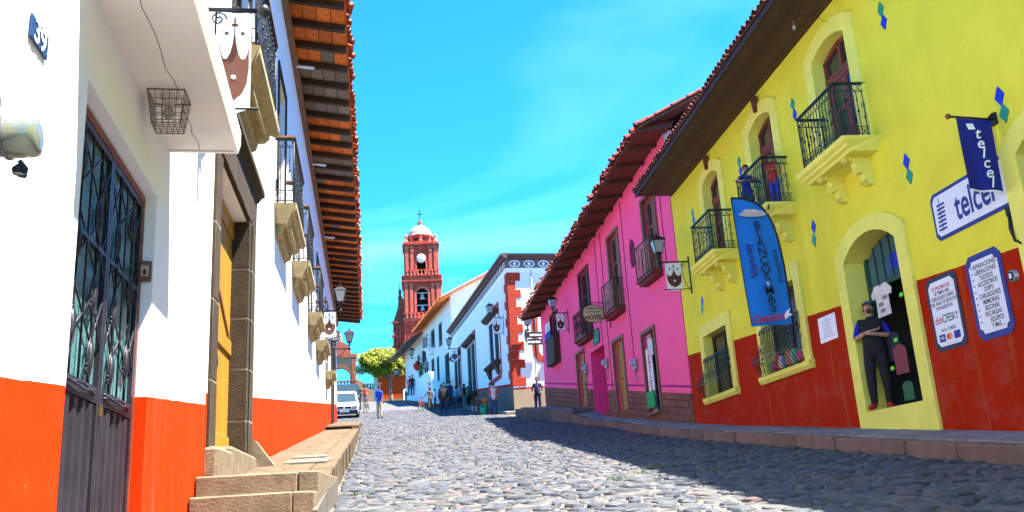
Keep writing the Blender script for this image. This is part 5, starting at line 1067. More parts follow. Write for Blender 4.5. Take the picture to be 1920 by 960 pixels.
q.add([(p[0],.03,p[1]) for p in A_]+[(p[0],.03,p[1]) for p in B_]+[(p[0],0,p[1]) for p in A_]+[(p[0],0,p[1]) for p in B_],[(i,(i+1)%n,n+(i+1)%n,n+i) for i in range(n)]+[(i,(i+1)%n,2*n+(i+1)%n,2*n+i) for i in range(n)]+[(n+i,n+(i+1)%n,3*n+(i+1)%n,3*n+i) for i in range(n)]); EH.part('window_surround',q,redp)
q=MB(); q.prism([(0,7.50),(.12,7.50),(.3,7.62),(.3,7.72),(0,7.72)],-5.4,-1.9,'x'); EH.part('window_sill',q,woodD); 
q=MB(); q.box(-2.5,-2.2,0,.25,7.15,7.5); EH.part('sill_bracket',q,woodD)
for k in range(13):  # quoins
    z0=5.83+.479*k; l=.72 if k%2==0 else .44; q=MB(); q.cbox(-l,.03,-.3,.035,z0+.008,z0+.471,.012); EH.part('quoin',q,redp)
    l=.62 if k%2==0 else .95; q=MB(); q.cbox(.035,l,-.2,.03,z0+.008,z0+.471,.012); WH.part('quoin',q,redp)
cn_=mat('dark_cornice_paint',(.10,.055,.05),.8,.25,4,.4)
for T,F_,a,b in((WH,WQ,-.35,21.9),(EH,E_,-12,.0)):
    q=MB(); q.prism([(0,12.78),(.16,12.80),(.22,12.90),(.34,12.94),(.36,13.06),(0,13.10)],a,b,'x'); T.part('cornice',q,cn_)
    q=MB(); q.box(a if T is EH else .0,b,.0,.05,12.30,12.78); T.part('frieze',q,mat('frieze_grey',(.16,.12,.115),.85,.2,4,.3))
    q=MB(); q.prism([(0,12.05),(.04,12.08),(.08,12.22),(.08,12.30),(0,12.30)],a if T is EH else .0,b,'x'); T.part('moulding',q,whitep)
for k in range(14):
    u=-.45-.82*k; q=MB(); q.tube(circ((u,.07,12.54),.28,14,('x','z'),.17),.035,5,True); q.ball((u,.06,12.54),.09,8,5); EH.part('oval_ornament',q,whitep)
for k in range(26):
    u=.45+.82*k; q=MB(); q.tube(circ((u,.07,12.54),.28,10,('x','z'),.17),.035,4,True); q.ball((u,.06,12.54),.09,6,4); WH.part('oval_ornament',q,mat('ornament_grey',(.5,.47,.46),.8,.1,4,0))
q=MB(); q.tube([(-1.35,.06,12.2),(-1.4,.06,9),(-1.4,.06,6)],.02,5); EH.part('down_cable',q,steel)
for i,(a,b,z0,z1) in enumerate(WQW):
    T=Thing(F,'window',((a+b)/2,0,z0),['tall dark window of the white house nearest its red quoins','middle tall dark window of the white house','tall dark window of the white house furthest from its red quoins'][i],'window')
    q=MB(); 
    for x in(a,(a+b)/2-.16,b-.14): q.box(x,x+(.14 if x!=(a+b)/2-.16 else .32),-.09,-.02,z0,z1)
    q.box(a,b,-.09,-.025,z1-.14,z1); q.box(a,b,-.09,-.025,z0,z0+.14); fr=T.part('window_frame',q,whitep if i==0 else mat('grey_window_frame',(.35,.34,.34),.7,.1,4,0))
    for x0,x1 in((a+.14,(a+b)/2-.16),((a+b)/2+.16,b-.14)): q=MB(); q.box(x0,x1,-.07,-.06,z0+.14,z1-.14); T.part('window_pane',q,mat('dark_window_glass',(.018,.014,.014),.7,.3,2,0,40,0,0,None,.1),fr)
    q=MB(); q.prism([(0,z1+.0),(.16,z1+.02),(.34,z1+.16),(.36,z1+.28),(0,z1+.30)],a-.25,b+.25,'x'); T.part('window_hood',q,woodD)
    q=MB(); q.prism([(0,z0-.24),(.16,z0-.22),(.34,z0-.08),(.34,z0+.02),(0,z0+.04)],a-.25,b+.25,'x'); T.part('window_sill',q,woodD)
    for x in(a+.35,b-.35): q=MB(); q.prism([(0,z0-.75),(.10,z0-.70),(.28,z0-.22),(0,z0-.22)],x-.28,x+.28,'x'); T.part('sill_bracket',q,woodD)
    A_=[(b+.52,z0-1.05),(a-.52+.35,z0-1.05),(a-.52,z0-.7),(a-.52,z1+.6),(b+.52,z1+.6)]; B_=[(b+.36,z0-.80),(a-.36+.3,z0-.80),(a-.40,z0-.5),(a-.40,z1+.36),(b+.36,z1+.36)]; q=MB(); n=5
    q.add([(p[0],.04,p[1]) for p in A_]+[(p[0],.04,p[1]) for p in B_]+[(p[0],0,p[1]) for p in A_],[(j,(j+1)%n,n+(j+1)%n,n+j) for j in range(4)]+[(j,(j+1)%n,2*n+(j+1)%n,2*n+j) for j in range(4)]); T.part('red_outline',q,mat('dark_red_line',(.40,.03,.025),.8,.1,4,.1))
lantern(WQ,1.6,9.9,.75,'iron lantern on the white house beside its red quoins',.9,banlabel='white banner with a shield beside the red quoins of the white house',sc=1.2)
lantern(WQ,17.3,10.9,.85,'iron lantern on the white house by its furthest tall window',.9,banlabel='white banner with a shield by the furthest tall window of the white house',sc=1.3)
lantern(E_,-.85,8.75,.55,'iron lantern on the sunlit end wall of the white house',sc=1.35)
T=Thing(E_,'direction_sign',(-1.1,.3,8.0),'black direction sign with white lettering under the lantern on the white end wall','sign')
for k in range(2):
    q=MB(); q.cbox(-1.75+.1*k,-.85,.3,.34,8.35-.38*k,8.68-.38*k,.01); p_=T.part('board',q,blackp); q=MB(); 
    for j in range(5): q.box(-1.65+.1*k+.14*j,-1.55+.1*k+.14*j,.34,.342,8.45-.38*k,8.56-.38*k)
    T.part('worn_letters',q,whitep,p_)
q=MB(); q.tube([(-.8,.02,7.9),(-.8,.32,8.2),(-.85,.32,8.7)],.025,6); T.part('bracket',q,iron)
# pavement along the white houses
m=MB()
for i in range(22):
    a=46.2+i*2; c=a+2; xw=lambda y:5.2-.1033*(y-47)+.1; zf=lambda X,Y:st(Y)+.16
    zfun_slab(m,[(kerbR(max(a,42.1))+.25,a),(xw(a),a),(xw(c),c),(kerbR(c)+.25,c)],zf,.6,.02)
structure('pavement_white_houses',m,mat('pale_far_pavement',(.18,.15,.125),.9,.2,4,.4))
m=MB(); zfun_slab(m,[(5.3,42.0),(14,41.2),(14,46.0),(5.3,46.6)],lambda X,Y:st(Y)+.02+.05*(X-5.3),.4,.01); structure('side_street',m,mat('side_street_stone',(.14,.125,.11),.9,.25,6,.6,30))
# ================================================================ LONG WHITE HOUSE UP THE HILL
F=Face(2.99,68.39,-9.0); WLF=F; LW=Thing(F,'white_house',(10,0,8),'long white house up the hill with an orange tiled eave and a white stair ramp','house')
wins=[F.rect(808,617,815,655),F.rect(822,605,829,650),F.rect(791,655,799,686),F.rect(783,665,787,690)]; doors=[F.rect(809,672,815,722),F.rect(819,668,824,715),F.rect(834,662,843,720)]
m=wallmesh(0,24.8,6,15.6,[(*w_,0,.08) for w_ in wins+doors]); m.quad((24.8,0,6),(24.8,0,15.6),(24.8,-9,15.6),(24.8,-9,6)); m.box(.2,24.5,-1,-.95,7,15)
LW.part('wall',m,[wallpaint('white_plaster_red_base',(.80,.77,.70),(.28,.03,.012),9.6-8,.12,patch=.04,dirt=(.5,.45,.4),dirtamt=.15),whitep])
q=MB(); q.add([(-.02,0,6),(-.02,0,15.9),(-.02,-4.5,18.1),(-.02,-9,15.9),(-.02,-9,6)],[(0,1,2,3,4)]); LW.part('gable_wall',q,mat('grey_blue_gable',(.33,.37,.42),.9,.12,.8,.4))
q=MB(); q.add([(-.8,1.0,15.42),(13.2,1.0,15.42),(13.2,-4.5,18.3),(-.8,-4.5,18.3),(-.8,1.0,15.34),(13.2,1.0,15.34),(13.2,-4.5,18.2),(-.8,-4.5,18.2)],[(0,1,2,3),(0,4,5,1),(0,3,7,4),(1,5,6,2)]); q.add([(-.8,-4.5,18.3),(13.2,-4.5,18.3),(13.2,-9.5,15.4),(-.8,-9.5,15.4)],[(0,1,2,3)])
q.k=1; q.add([(-.8,.98,15.335),(13.2,.98,15.335),(13.2,-4.5,18.19),(-.8,-4.5,18.19)],[(0,1,2,3)]); rf=LW.part('roof',q,[terra,mat('orange_soffit',(.55,.17,.03),.8,.15,4,.3,30,0,0,(9,1,1))])
for i in range(29): q=MB(); u=-.7+.49*i; q.prism([(-.05,15.80),(-.05,15.88),(.95,15.36),(.95,15.29)],u-.035,u+.035,'x'); LW.part('rafter',q,mat('orange_rafter',(.45,.14,.03),.8,.2,4,.2),rf)
otile=make_tile(mat('orange_tile',(.5,.16,.03),.8,.2,6,.4,40,0,.2)); tile_row(LW,-.7,13.2,lambda u:1.06,lambda u:15.42,otile,rf,.24,.45,.02,1,0)
for i in range(20): t=i/20; LW.inst('roof_tile',otile,(-.76,1.0-5.5*t,15.46+2.9*t),(-.5,0,0),(1.1,1.1,1.1),rf)
q=MB(); q.add([(13.2,1.4,14.9),(27.5,1.4,15.1),(27.5,-4.5,17.6),(13.2,-4.5,17.6),(13.2,1.4,14.75),(27.5,1.4,14.95),(27.5,-4.5,17.45),(13.2,-4.5,17.45)],[(0,1,2,3),(7,6,5,4),(0,4,5,1),(1,5,6,2),(0,3,7,4)]); LW.part('old_roof',q,mat('weathered_dark_roof',(.10,.075,.065),.9,.3,5,.5))
for k,w_ in enumerate(wins+doors):
    a,b,z0,z1=w_; q=MB(); q.box(a,b,-.08,-.05,z0,z1); f_=LW.part('window' if k<4 else 'door_leaf',q,woodD if k!=0 else woodR); q=MB(); q.box(a+.15,b-.15,-.05,-.045,z0+(z1-z0)*.3,z1-.15); LW.part('window_pane',q,mat('dark_window_glass',(.018,.014,.014)),f_)
a,b,z0,z1=wins[0]; B_=Thing(F,'balcony',((a+b)/2,.3,z0-.1),'small iron balcony on the upper floor of the white house up the hill','balcony'); q=MB(); q.lathe([(.3,-.45),(.7,-.1),(.85,0)],((a+b)/2,.1,z0),12); B_.part('slab',q,whitep); B_.part('railing',ornate_rail(a-.15,b+.15,.7,z0,z0+1.1,.2,None,.015,False),iron)
# stair ramp with white parapet in front
T=Thing(F,'stair_ramp',(16,2.2,7.8),'white stair parapet with a red base climbing beside the white house up the hill','stairs')
hp=lambda ps:[F.hit(*p,2.2) for p in ps]
q=MB(); q.prism(hp([(764,756),(764,744),(768,734),(776,722),(786,710),(797,700),(805,697),(810,706),(815,735),(817,762)]),1.9,2.25,'y'); T.part('parapet',q,mat('ramp_plaster',(.76,.77,.80),.85,.06,2,.3))
q=MB(); q.prism(hp([(763,764),(763,750),(790,753),(817,757),(818,775)]),1.86,2.30,'y'); T.part('red_base',q,mat('ramp_red',(.33,.05,.03),.85,.15,2,.3))
c0=F.hit(817,757,2.2); c1=F.hit(768,734,2.2)
for k in range(10): x=c0[0]+(c1[0]-c0[0])*k/10; q=MB(); q.box(x,x+(c1[0]-c0[0])/10-.004,.05,1.88,6.5,c0[1]+.25*(k+1)*.6); T.part('step',q,concrete)
lantern(F,F.hit(790,668)[0],13.3,.9,'iron lantern on the white house up the hill',None,sc=1.5)
lantern(F,24.3,12.9,1.0,'iron lantern at the far corner of the white house up the hill',None,sc=1.5)
T=Thing(F,'flower_basket',(F.hit(789,686)[0],.4,11.9),'round red flower basket hanging on the white house up the hill','flower basket'); q=MB(); c=F.hit(783,686,.4); q.ball((c[0],.4,c[1]),.42,10,8); q.v=[(v[0]+rnd(-.07,.07),v[1]+rnd(-.07,.07),v[2]+rnd(-.07,.07)) for v in q.v]; T.part('flowers',q,mat('red_flowers',(.55,.03,.02),.8,.3,9,.5)); q=MB(); q.tube([(c[0],0,c[1]+.6),(c[0],.4,c[1]+.6),(c[0],.4,c[1]+.3)],.02,5); T.part('hanger',q,iron)
# ================================================================ FAR END: CHURCH, GATE, TREE, HOUSE
pk=mat('pink_cantera',(.38,.058,.036),.85,.3,1.2,.5,8,0,.06,None,.08); pkl=mat('light_pink_cantera',(.48,.105,.068),.85,.28,1.5,.5,8,0,.05,None,.08); pkd=mat('dark_brown_cantera',(.20,.048,.027),.9,.25,1.0,.5,8)
FT=Face(1.75,147,-90); # u to the left, outward towards the street
def zt_(py): return 147*(.3317-.000644*(py-400))
CT=Thing(FT,'church_tower',(0,-3,12),'tall pink stone church bell tower with a clock and white dome','church tower')
hw=3.0; D6=6.0
def storey(T,z0,z1,hw,name,open_=None,m=pk):
    q=wallmesh(-hw,hw,z0,z1,[open_] if open_ else [],.9); 
    for u in(-hw,hw): q.quad((u,0,z0),(u,0,z1),(u,-2*hw,z1),(u,-2*hw,z0))
    q.quad((-hw,-2*hw,z0),(-hw,-2*hw,z1),(hw,-2*hw,z1),(hw,-2*hw,z0)); q.quad((-hw,0,z1),(hw,0,z1),(hw,-2*hw,z1),(-hw,-2*hw,z1)); return T.part(name,q,[m,pkd])
def ring(T,z0,z1,ext,name,m=pk,hw=3.0,parent=None):
    q=MB(); zm=(z0+z1)/2; q.box(-hw-ext*.6,hw+ext*.6,-2*hw-ext*.6,ext*.6,z0,zm); q.box(-hw-ext,hw+ext,-2*hw-ext,ext,zm+.003,z1); return T.part(name,q,m,parent)
zb0,zb1=zt_(595),zt_(531); zc0,zc1=zt_(517),zt_(462)
lo=storey(CT,8,zb0,3.15,'tower_base'); ring(CT,zb0-.5,zb0,.35,'cornice',pkl)
b1=storey(CT,zb0,zb1,2.95,'bell_storey',(-.95,.95,zb0+.7,zb1-.9,.94)); ring(CT,zb1,zb1+.45,.45,'cornice',pk); ring(CT,zb1+.45,zc0,.15,'attic_band',pkl,2.9); ring(CT,zc0-.35,zc0,.5,'cornice',pk,2.9)
c1=storey(CT,zc0,zc1,2.7,'clock_storey',(-.75,.75,zc0+.3,zc0+2.9,.7)); ring(CT,zc1,zc1+.4,.45,'cornice',pk,2.7); ring(CT,zc1+.4,zc1+.75,.2,'attic_band',pkl,2.7)
for z0,z1,h in((zb0,zb1,2.95),(zc0,zc1,2.7)):
    for x in(-h+.3,-h+1.15,h-1.15,h-.3):
        q=MB(); q.box(x-.26,x+.26,.0,.24,z0+.05,z1-.03); q.box(x-.34,x+.34,0,.32,z0+.05,z0+.7); q.box(x-.36,x+.36,0,.34,z1-.5,z1-.08); CT.part('pilaster',q,pkl)
    for s_ in(-1,1):
        for k in range(3):
            q=MB(); y=-.7-k*2.0; q.box(s_*h,s_*(h+.24),y-.3,y+.3,z0+.05,z1-.03); CT.part('pilaster',q,pkl)
for z0,h,n in((zb0,2.95,9),(zc0,2.7,9)):  # balustrades
    for k in range(n):
        x=-h+2*h*(k+.5)/n
        q=MB(); q.lathe([(.09,0),(.16,.25),(.07,.5),(.13,.8)],(x,.42,z0+.0),6); CT.part('baluster',q,pkl)
    q=MB(); q.box(-h-.3,h+.3,.34,.52,z0+.8,z0+.95); CT.part('balustrade_rail',q,pk)
q=surround(-.95,.95,zb0+.7,zb1-.9,.38,.16,.94,False); CT.part('arch_surround',q,pkl); q=surround(-.75,.75,zc0+.3,zc0+2.9,.28,.16,.7,False); CT.part('arch_surround',q,pkl)
for s_ in(-1,1):
    for (zz,h) in((zb1+.9,2.9),(zc1-.9,2.5)): q=MB(); q.ball((s_*h*.62,.18,zz),.4,8,6,(1,.4,1)); CT.part('carved_rosette',q,pkl)
cz=zt_(486); CK=CT.part('clock',(lambda q:(q.lathe([(.86,.12),(.86,.24),(.72,.26)],(0,0,cz),24,True,'y'),q)[1])(MB()),pkl); q=MB(); q.lathe([(.72,.24),(.72,.27)],(0,0,cz),24,True,'y'); CT.part('clock_face',q,whitep,CK); q=MB(); q.box(-.03,.03,.275,.285,cz,cz+.5); q.prism([(0,cz-.03),(.34,cz-.16),(.34,cz-.10),(0,cz+.03)],.275,.285,'y')
for k in range(12): a=k*math.pi/6; q.box(.6*math.cos(a)-.035,.6*math.cos(a)+.035,.272,.28,cz+.6*math.sin(a)-.035,cz+.6*math.sin(a)+.035)
CT.part('clock_hands',q,blackp,CK)
for (zz,r) in((zb0+3.7,.62),(zb0+1.7,.5)): 
    q=MB(); q.lathe([(r*.05,r*1.15),(r*.35,r*1.05),(r*.5,r*.5),(r*.65,0),(r,-r*.45),(r*1.05,-r*.55)],(0,-.75,zz),14); q.box(-.9,.9,-.8,-.7,zz+r*1.15,zz+r*1.15+.15); CT.part('bell',q,mat('pale_bell_metal',(.55,.52,.50),.4,.1,3,0,40,.4))
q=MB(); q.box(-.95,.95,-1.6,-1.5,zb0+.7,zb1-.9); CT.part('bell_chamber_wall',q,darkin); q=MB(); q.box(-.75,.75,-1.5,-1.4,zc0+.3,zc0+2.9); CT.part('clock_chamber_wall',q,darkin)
# octagonal drum, dome, cross
zd0=zc1+.75; zd1=zt_(437); ctr=(0,-3.0)
q=MB(); q.lathe([(2.45,zd0),(2.45,zd0+.35),(2.2,zd0+.4),(2.2,zd1-.35),(2.45,zd1-.25),(2.5,zd1)],(ctr[0],ctr[1],0),8,False); CT.part('drum',q,pk)
for k in range(8):
    a=math.pi/8+k*math.pi/4; q=MB(); q.lathe([(.28,0),(.2,.15),(.2,zd1-zd0-.75),(.3,zd1-zd0-.55)],(2.22*math.cos(a-math.pi/8),-3+2.22*math.sin(a-math.pi/8),zd0+.4),8); CT.part('drum_column',q,pkl)
    b=a; q=MB(); q.box(-.35,.35,-.06,.06,zd0+.6,zd1-.6); q.xf(Matrix.Translation((2.06*math.cos(b),-3+2.06*math.sin(b),0))@Matrix.Rotation(b-math.pi/2,4,'Z')); CT.part('drum_window',q,darkin)
for k in range(4):
    x,y=((-1,0),(1,0),(-1,-6),(1,-6))[k]; q=MB(); q.lathe([(.35,0),(.3,.5),(.12,.7),(.25,1.0),(.05,1.5)],(x*2.5,y*.93-.2,zd0-.05),8); CT.part('finial',q,pkl)
q=MB(); q.lathe([(2.15*math.cos(t*math.pi/16)+.0,zd1+2.15*math.sin(t*math.pi/16)*1.0) for t in range(8)]+[(.35,zd1+2.2),(.3,zd1+2.5)],(0,-3,0),20); CT.part('dome',q,mat('pale_tiled_dome',(.36,.25,.235),.45,.15,1.5,.2))
zd2=zd1+2.5; q=MB(); q.lathe([(.42,0),(.45,.15),(.2,.3),(.28,.55),(.08,.8)],(0,-3,zd2),8); CT.part('lantern_knob',q,pkd); q=MB(); q.box(-.06,.06,-3.06,-2.94,zd2+.7,zd2+2.6); q.box(-.42,.42,-3.05,-2.95,zd2+1.75,zd2+1.9); CT.part('cross',q,iron)
# church front beside the tower
CF=Thing(FT,'church',(4.4,-2,12),'dark stone church front with stepped scrolls left of the bell tower','church'); q=MB()
zz=lambda py:zt_(py)
pr=[(3.15,8),(3.15,zz(560)),(3.5,zz(552)),(4.0,zz(556)),(4.2,zz(575)),(4.7,zz(590)),(5.0,zz(600)),(5.05,zz(640)),(5.6,zz(648)),(5.6,8)]; q.prism(pr,-9,-.6,'y'); CF.part('front_wall',q,pkd)
q=MB(); q.lathe([(.4,0),(.3,.5),(.15,.8),(.32,1.1),(.05,1.9)],(3.75,-1.2,zz(556)),8); q.box(3.7,3.8,-1.25,-1.15,zz(556)+1.8,zz(556)+2.8); CF.part('finial',q,pkd)
for k in range(4): q=MB(); x=3.35+.5*k; q.box(x-.15,x+.15,-.6,-.35,12,zz(600)-.6*k); CF.part('pilaster',q,pk)
for zc_ in(600,625,652): q=MB(); q.box(3.15,5.3,-.62,-.2,zz(zc_)-.2,zz(zc_)+.15); CF.part('cornice',q,pkd)
q=MB(); q.prism([(-3.3,8),(3.3,8),(3.3,zz(640)),(2.0,zz(655)),(-3.3,zz(610))],.0,2.5,'y'); CF.part('side_chapel',q,pk)
# church yard gate
FG=Face(-8.5,104,-90); och=mat('ochre_stone',(.34,.20,.11),.9,.25,1.2,.5,8); rdb=mat('red_brick_trim',(.30,.085,.045),.9,.2,2,.4)
T=Thing(FG,'church_gate',(0,0,11.2),'old stone gateway arch with a curved top in front of the church','gateway')
q=wallmesh(-1.85,1.85,10.5,17.1,[(-1.15,1.15,10.5,15.9,1.14)],.8); 
for u in(-1.85,1.85): q.quad((u,0,10.5),(u,0,17.1),(u,-.8,17.1),(u,-.8,10.5))
T.part('wall',q,[och,och]); q=MB(); q.prism([(-1.5,17.5)]+[(1.3*math.cos(math.pi-math.pi*k/10),17.5+1.5*math.sin(math.pi*k/10)) for k in range(11)]+[(1.5,17.5)],-.6,-.1,'y'); T.part('curved_pediment',q,rdb); q=MB(); q.box(-2.05,2.05,-.85,.18,17.1,17.5); T.part('cornice',q,rdb)
for k in range(15):
    a=math.pi*(k+.5)/15; q=MB(); q.box(-.11,.11,.003,.12,0,.42); q.xf(Matrix.Translation((1.2*math.cos(a),0,14.78+1.15*math.sin(a)))@Matrix.Rotation(math.pi/2-a,4,'Y')); T.part('arch_stone',q,stoneP if k%2 else rdb)
q=MB(); q.lathe([(.2,0),(.3,.2),(.1,.45),(.2,.7),(.02,1.0)],(0,-.35,19.0),8); T.part('finial',q,rdb)
for x in(-1.6,1.6): q=MB(); q.box(x-.2,x+.2,0,.15,10.5,17.0); T.part('pilaster',q,rdb)
T=Thing(FG,'balustrade',(-.5,2.5,11.2),'reddish stone balustrade in front of the church gateway','balustrade')
for k in range(12): q=MB(); x=2.2-.36*k; q.lathe([(.1,0),(.16,.3),(.07,.6),(.12,.9)],(x,2.5,13.05),6); T.part('baluster',q,rdb)
q=MB(); q.box(-2.2,2.5,2.35,2.65,13.95,14.1); T.part('rail',q,rdb); q=MB(); q.box(-2.2,2.5,2.3,2.7,10.8,13.05); T.part('base_wall',q,och)
T=Thing(FG,'garden_wall',(-3.4,1,11.2),'ochre stone wall with a stepped top beside the church gateway','wall'); q=MB(); q.prism([(-1.9,10.8),(-1.9,14.3),(-2.6,14.1),(-3.4,13.2),(-4.6,12.9),(-4.6,10.8)],.8,1.2,'y'); T.part('wall',q,och)
for k in range(6): q=MB(); q.lathe([(.1,0),(.15,.3),(.08,.7)],(-2.9-.3*k,1,13.0),6); T.part('baluster',q,stoneP)
q=MB(); q.box(-4.75,-2.7,.75,1.25,13.7,13.85); T.part('coping',q,stoneP)
T=Thing(WORLD,'white_pillar',(-4.2,99,11),'white painted gate pillar beside the tree','pillar'); q=MB(); q.cbox(-4.45,-4.0,98.8,99.25,10.8,14.1,.03); T.part('shaft',q,mat('off_white_plaster',(.6,.57,.53),.85,.1,2,.3)); q=MB(); q.cbox(-4.55,-3.9,98.7,99.35,14.1,14.35,.04); q.ball((-4.22,99.02,14.6),.25,10,8); T.part('cap',q,mat('off_white_plaster',(.6,.57,.53)))
FO=Face(-2.4,106,-90); T=Thing(FO,'orange_house',(0,0,11),'orange red house behind the green tree','house'); q=wallmesh(-2.4,2.1,10.5,16.4,[(-1.85,-1.25,10.8,13.2)],.2); q.quad((2.1,0,10.5),(2.1,0,16.4),(2.1,-5,16.4),(2.1,-5,10.5)); q.quad((-2.4,0,16.4),(2.1,0,16.4),(2.1,-5,16.4),(-2.4,-5,16.4)); T.part('wall',q,[wallpaint('orange_red_plaster',(.45,.05,.01),(.30,.14,.06),1.4,0,dirt=(.3,.1,.05)),whitep]); T.part('door_surround',surround(-1.85,-1.25,10.8,13.2,.2,.05,0,False),whitep); q=MB(); q.box(-1.85,-1.25,-.2,-.15,10.8,13.2); T.part('door_leaf',q,blackp); q=MB(); q.box(-2.4,2.3,-.1,.5,16.2,16.5); T.part('eaves',q,terraD)
# tree
def tree(name,x,y,z0,zc0,zc1,rx,label,nl=22000,seed=3,col=(.21,.25,.015)):
    R=random.Random(seed); T=Thing(WORLD,name,(x,y,z0),label,'tree'); q=MB(); bark=mat('grey_brown_bark',(.22,.17,.13),.95,.3,4,.8,14)
    zt=zc0+.5; q.tube([(x,y,z0-.3),(x+.03,y,z0+.6),(x-.06,y,(z0+zt)/2),(x-.02,y,zt)],[.27,.21,.18,.15],9)
    tips=[]
    for k in range(7):
        a=k*2.4; e=(x-.9+rx*.55*math.cos(a),y+rx*.5*math.sin(a),zc0+(zc1-zc0)*R.uniform(.35,.75)); q.tube([(x-.02,y,zt-.2),(x*.5+e[0]*.5+R.uniform(-.2,.2),y*.5+e[1]*.5,zt*.55+e[2]*.45),e],[.12,.08,.03],6); tips.append(e)
    T.part('trunk',q,bark)
    m_,nt,b=newmat('tree_leaf'); gi_=nt.nodes.new('ShaderNodeNewGeometry'); c=nt.nodes.new('ShaderNodeValToRGB'); c.color_ramp.elements[0].color=(col[0]*.35,col[1]*.5,col[2]*.6,1); c.color_ramp.elements[1].color=(col[0]*2.0,col[1]*1.7,col[2]*1.4,1); nt.links.new(gi_.outputs['Random Per Island'],c.inputs[0]); nt.links.new(c.outputs[0],b.inputs['Base Color']); b.inputs['Roughness'].default_value=.55; b.inputs['Subsurface Weight'].default_value=0
    tr=nt.nodes.new('ShaderNodeBsdfTranslucent'); nt.links.new(c.outputs[0],tr.inputs[0]); ms=nt.nodes.new('ShaderNodeMixShader'); ms.inputs[0].default_value=.3; nt.links.new(b.outputs[0],ms.inputs[1]); nt.links.new(tr.outputs[0],ms.inputs[2]); nt.links.new(ms.outputs[0],nt.nodes['Material Output'].inputs[0])
    cl=[]
    cx,cz=x-1.2,(zc0+zc1)/2; rz=(zc1-zc0)/2
    while len(cl)<70:
        p=Vector((R.uniform(-1,1),R.uniform(-1,1),R.uniform(-1,1)))
        if .25<p.length<1.0 and not(p.z<-.35 and p.length>.8): cl.append((cx+p.x*rx*.86,y+p.y*rx*.8,cz+p.z*rz*.82-.22*rz*p.x*p.x,R.uniform(.40,.72)))
    q=MB(); per=nl//len(cl)
    for c_ in cl:
        for k in range(per):
            d=Vector((R.gauss(0,1),R.gauss(0,1),R.gauss(0,1))).normalized()*c_[3]*(R.random()**.4); p=Vector(c_[:3])+Vector((d.x*1.2,d.y*1.2,d.z*.85)); s_=R.uniform(.06,.12); a=Vector((R.uniform(-1,1),R.uniform(-1,1),R.uniform(-.6,.6))).normalized(); b_=a.orthogonal().normalized(); q.quad(p-a*s_*1.5,p-b_*s_*.7,p+a*s_*1.5,p+b_*s_*.7)
    T.part('crown',q,m_,kind='stuff')
    for k in range(18):
        c_=cl[k*2]; q=MB(); s0=Vector(tips[k%7]); q.tube([tuple(s0),tuple((s0+Vector(c_[:3]))/2),c_[:3]],[.035,.025,.012],4); T.part('branch',q,bark)
tree('green_tree',-2.55,98,10.9,13.1,17.3,2.75,'leafy lime green tree with a pale trunk in front of the church')
q=MB()
